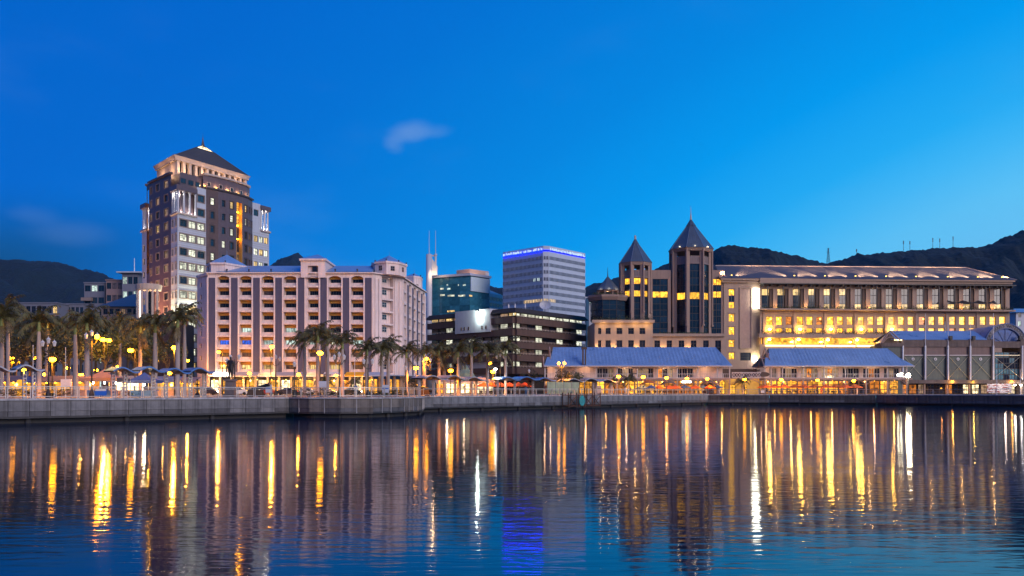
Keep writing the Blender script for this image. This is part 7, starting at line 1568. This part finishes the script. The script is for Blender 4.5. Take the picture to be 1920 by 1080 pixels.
for i, (px, Y, mm, am) in enumerate(((10, 122, 'lit_shop', 'canvas_mauve'), (52, 130, 'lit_shop', 'canvas_blue'), (106, 124, 'lit_shop', 'canvas_mauve'), (152, 122, 'lit_amber', 'canvas_mauve'), (236, 124, 'lit_shop_white', 'canvas_blue'), (308, 128, 'lit_shop', 'canvas_blue'), (345, 134, 'lit_shop', 'canvas_mauve'))): stall(px, Y, '%s stand-in lit market stall from the left among the park palms' % ORD[i], mm, am)
CW = mat('car_white', (.6, .58, .56), .3, .05); CS = mat('car_silver', (.32, .33, .35), .3, .05, metal=.5); CD = mat('car_dark', (.03, .03, .04), .25, .05); CRd = mat('car_red', (.30, .03, .02), .3, .05)
for i, (px, Y, mm, c, d) in enumerate(sorted(((12, 156.5, CW, 'white', 1), (62, 157, CD, 'dark', 1), (118, 158, CS, 'silver', -1), (212, 159.5, CW, 'white', 1), (300, 161, CRd, 'red', 1), (352, 162, CS, 'silver', -1), (448, 169, CW, 'white', 1), (540, 171, CD, 'dark', -1), (612, 173, CS, 'silver', 1), (35, 161, CS, 'silver', 1), (90, 162.5, CW, 'white', -1), (160, 163, CD, 'dark', 1), (255, 164.5, CW, 'white', -1), (390, 167, CD, 'dark', 1), (500, 176, CRd, 'red', 1), (575, 177, CW, 'white', -1), (660, 178, CD, 'dark', 1)), key=lambda q: q[0])): car(px, Y, mm, '%s stand-in car with lights on, %s from the left on the road behind the railings' % (c, ORD[i]), d)
mat('skin', (.20, .12, .08), .6); mat('cloth_blue', (.05, .14, .30), .8); mat('cloth_dark', (.03, .03, .035), .8); mat('cloth_white', (.55, .52, .50), .8); mat('cloth_red', (.35, .05, .04), .8)
def person(px, Y, mm, lab, rz=0., pose=.4):
    o = body('person', M[mm], None, (PX(px, Y), Y, G), 1.72, pose); o.rotation_euler = (0, 0, rz); tag(o, lab, 'person', 'people on the quay')
    hd = MB(); hd.ball((0, .01, 1.63), .108, 10, sz=1.25); h = obj('head', hd.mesh('head', M['skin'], smooth=True), o)
    hr = MB(); hr.lathe(0, .03, [(.118, 1.64), (.125, 1.70), (.09, 1.765), (.01, 1.785)], 10); obj('hair', hr.mesh('hair', M['bark'], smooth=True), o)
person(667, 112, 'cloth_blue', 'person in blue shirt standing behind the bastion railing', R(160)); person(1046, 165.5, 'cloth_dark', 'person in dark clothes beside the bright blue canopy', R(30)); person(975, 156, 'cloth_dark', 'person in dark clothes standing under the bright blue canopy', R(200), .2); person(986, 156.6, 'cloth_blue', 'person in blue standing right of another under the bright blue canopy', R(150), .1)
for i, (px, ins, mm) in enumerate(((1173, 5, 'cloth_white'), (1296, 4, 'cloth_white'), (1331, 4, 'cloth_red'), (1349, 5, 'cloth_white'), (1438, 6, 'cloth_dark'), (1532, 4, 'cloth_dark'), (1607, 5, 'cloth_white'), (1540, 5, 'cloth_red'))): person(px, qY(px, ins), mm, '%s of the diners on the restaurant terraces from the left, in %s' % (ORD[sorted((1173, 1296, 1331, 1349, 1438, 1532, 1607, 1540)).index(px)], {'cloth_white': 'white', 'cloth_red': 'red', 'cloth_dark': 'dark clothes'}[mm]), i * 1.3, .2)
# flag poles before the offices and slim bollards
for i, (px, Y, yt) in enumerate(((630, 140, 674), (665, 142, 676), (123, 108, 652), (62, 112, 648))):
    m = MB(); x = PX(px, Y); m.tube((x, Y, G), (x, Y, PZ(yt, Y)), .06, .04, 6); m.ball((x, Y, PZ(yt, Y)), .08, 6); tag(m.build('flag_pole', M['white_paint']), ('slim white pole left of the orange awning', 'slim white pole in front of the orange awning', 'slim pole right of the three-lantern post in the park', 'slim pole left of the three-lantern post in the park')[i], 'pole', 'slim poles')
for i, px in enumerate((1869, 1913)):
    m = MB(); Y = qY(px, 2); x = PX(px, Y); m.tube((x, Y, G), (x, Y, PZ(692, Y)), .07, .05, 6); tag(m.build('mooring_pole', M['white_paint']), ('left', 'right')[i] + ' white pole on the quay before the arch', 'pole', 'white poles before the arch')
# ------------------------------------------------------------------ dusk haze over town and hills
def haze():
    m = bpy.data.materials.new('dusk_haze'); m.use_nodes = True; nt = m.node_tree; nt.nodes.remove(nt.nodes['Principled BSDF'])
    v = N(nt, 'ShaderNodeVolumePrincipled'); v.inputs['Color'].default_value = (.16, .52, 1, 1); v.inputs['Density'].default_value = HAZE; v.inputs['Anisotropy'].default_value = 0.
    nt.links.new(v.outputs[0], nt.nodes['Material Output'].inputs['Volume'])
    q = MB(); q.box(-9100, 9100, -400, 9100, -2.6, 640); tag(q.build('haze', m), 'thin blue dusk haze over the harbour town', kind='stuff')
HAZE = 0.3e-4
haze()
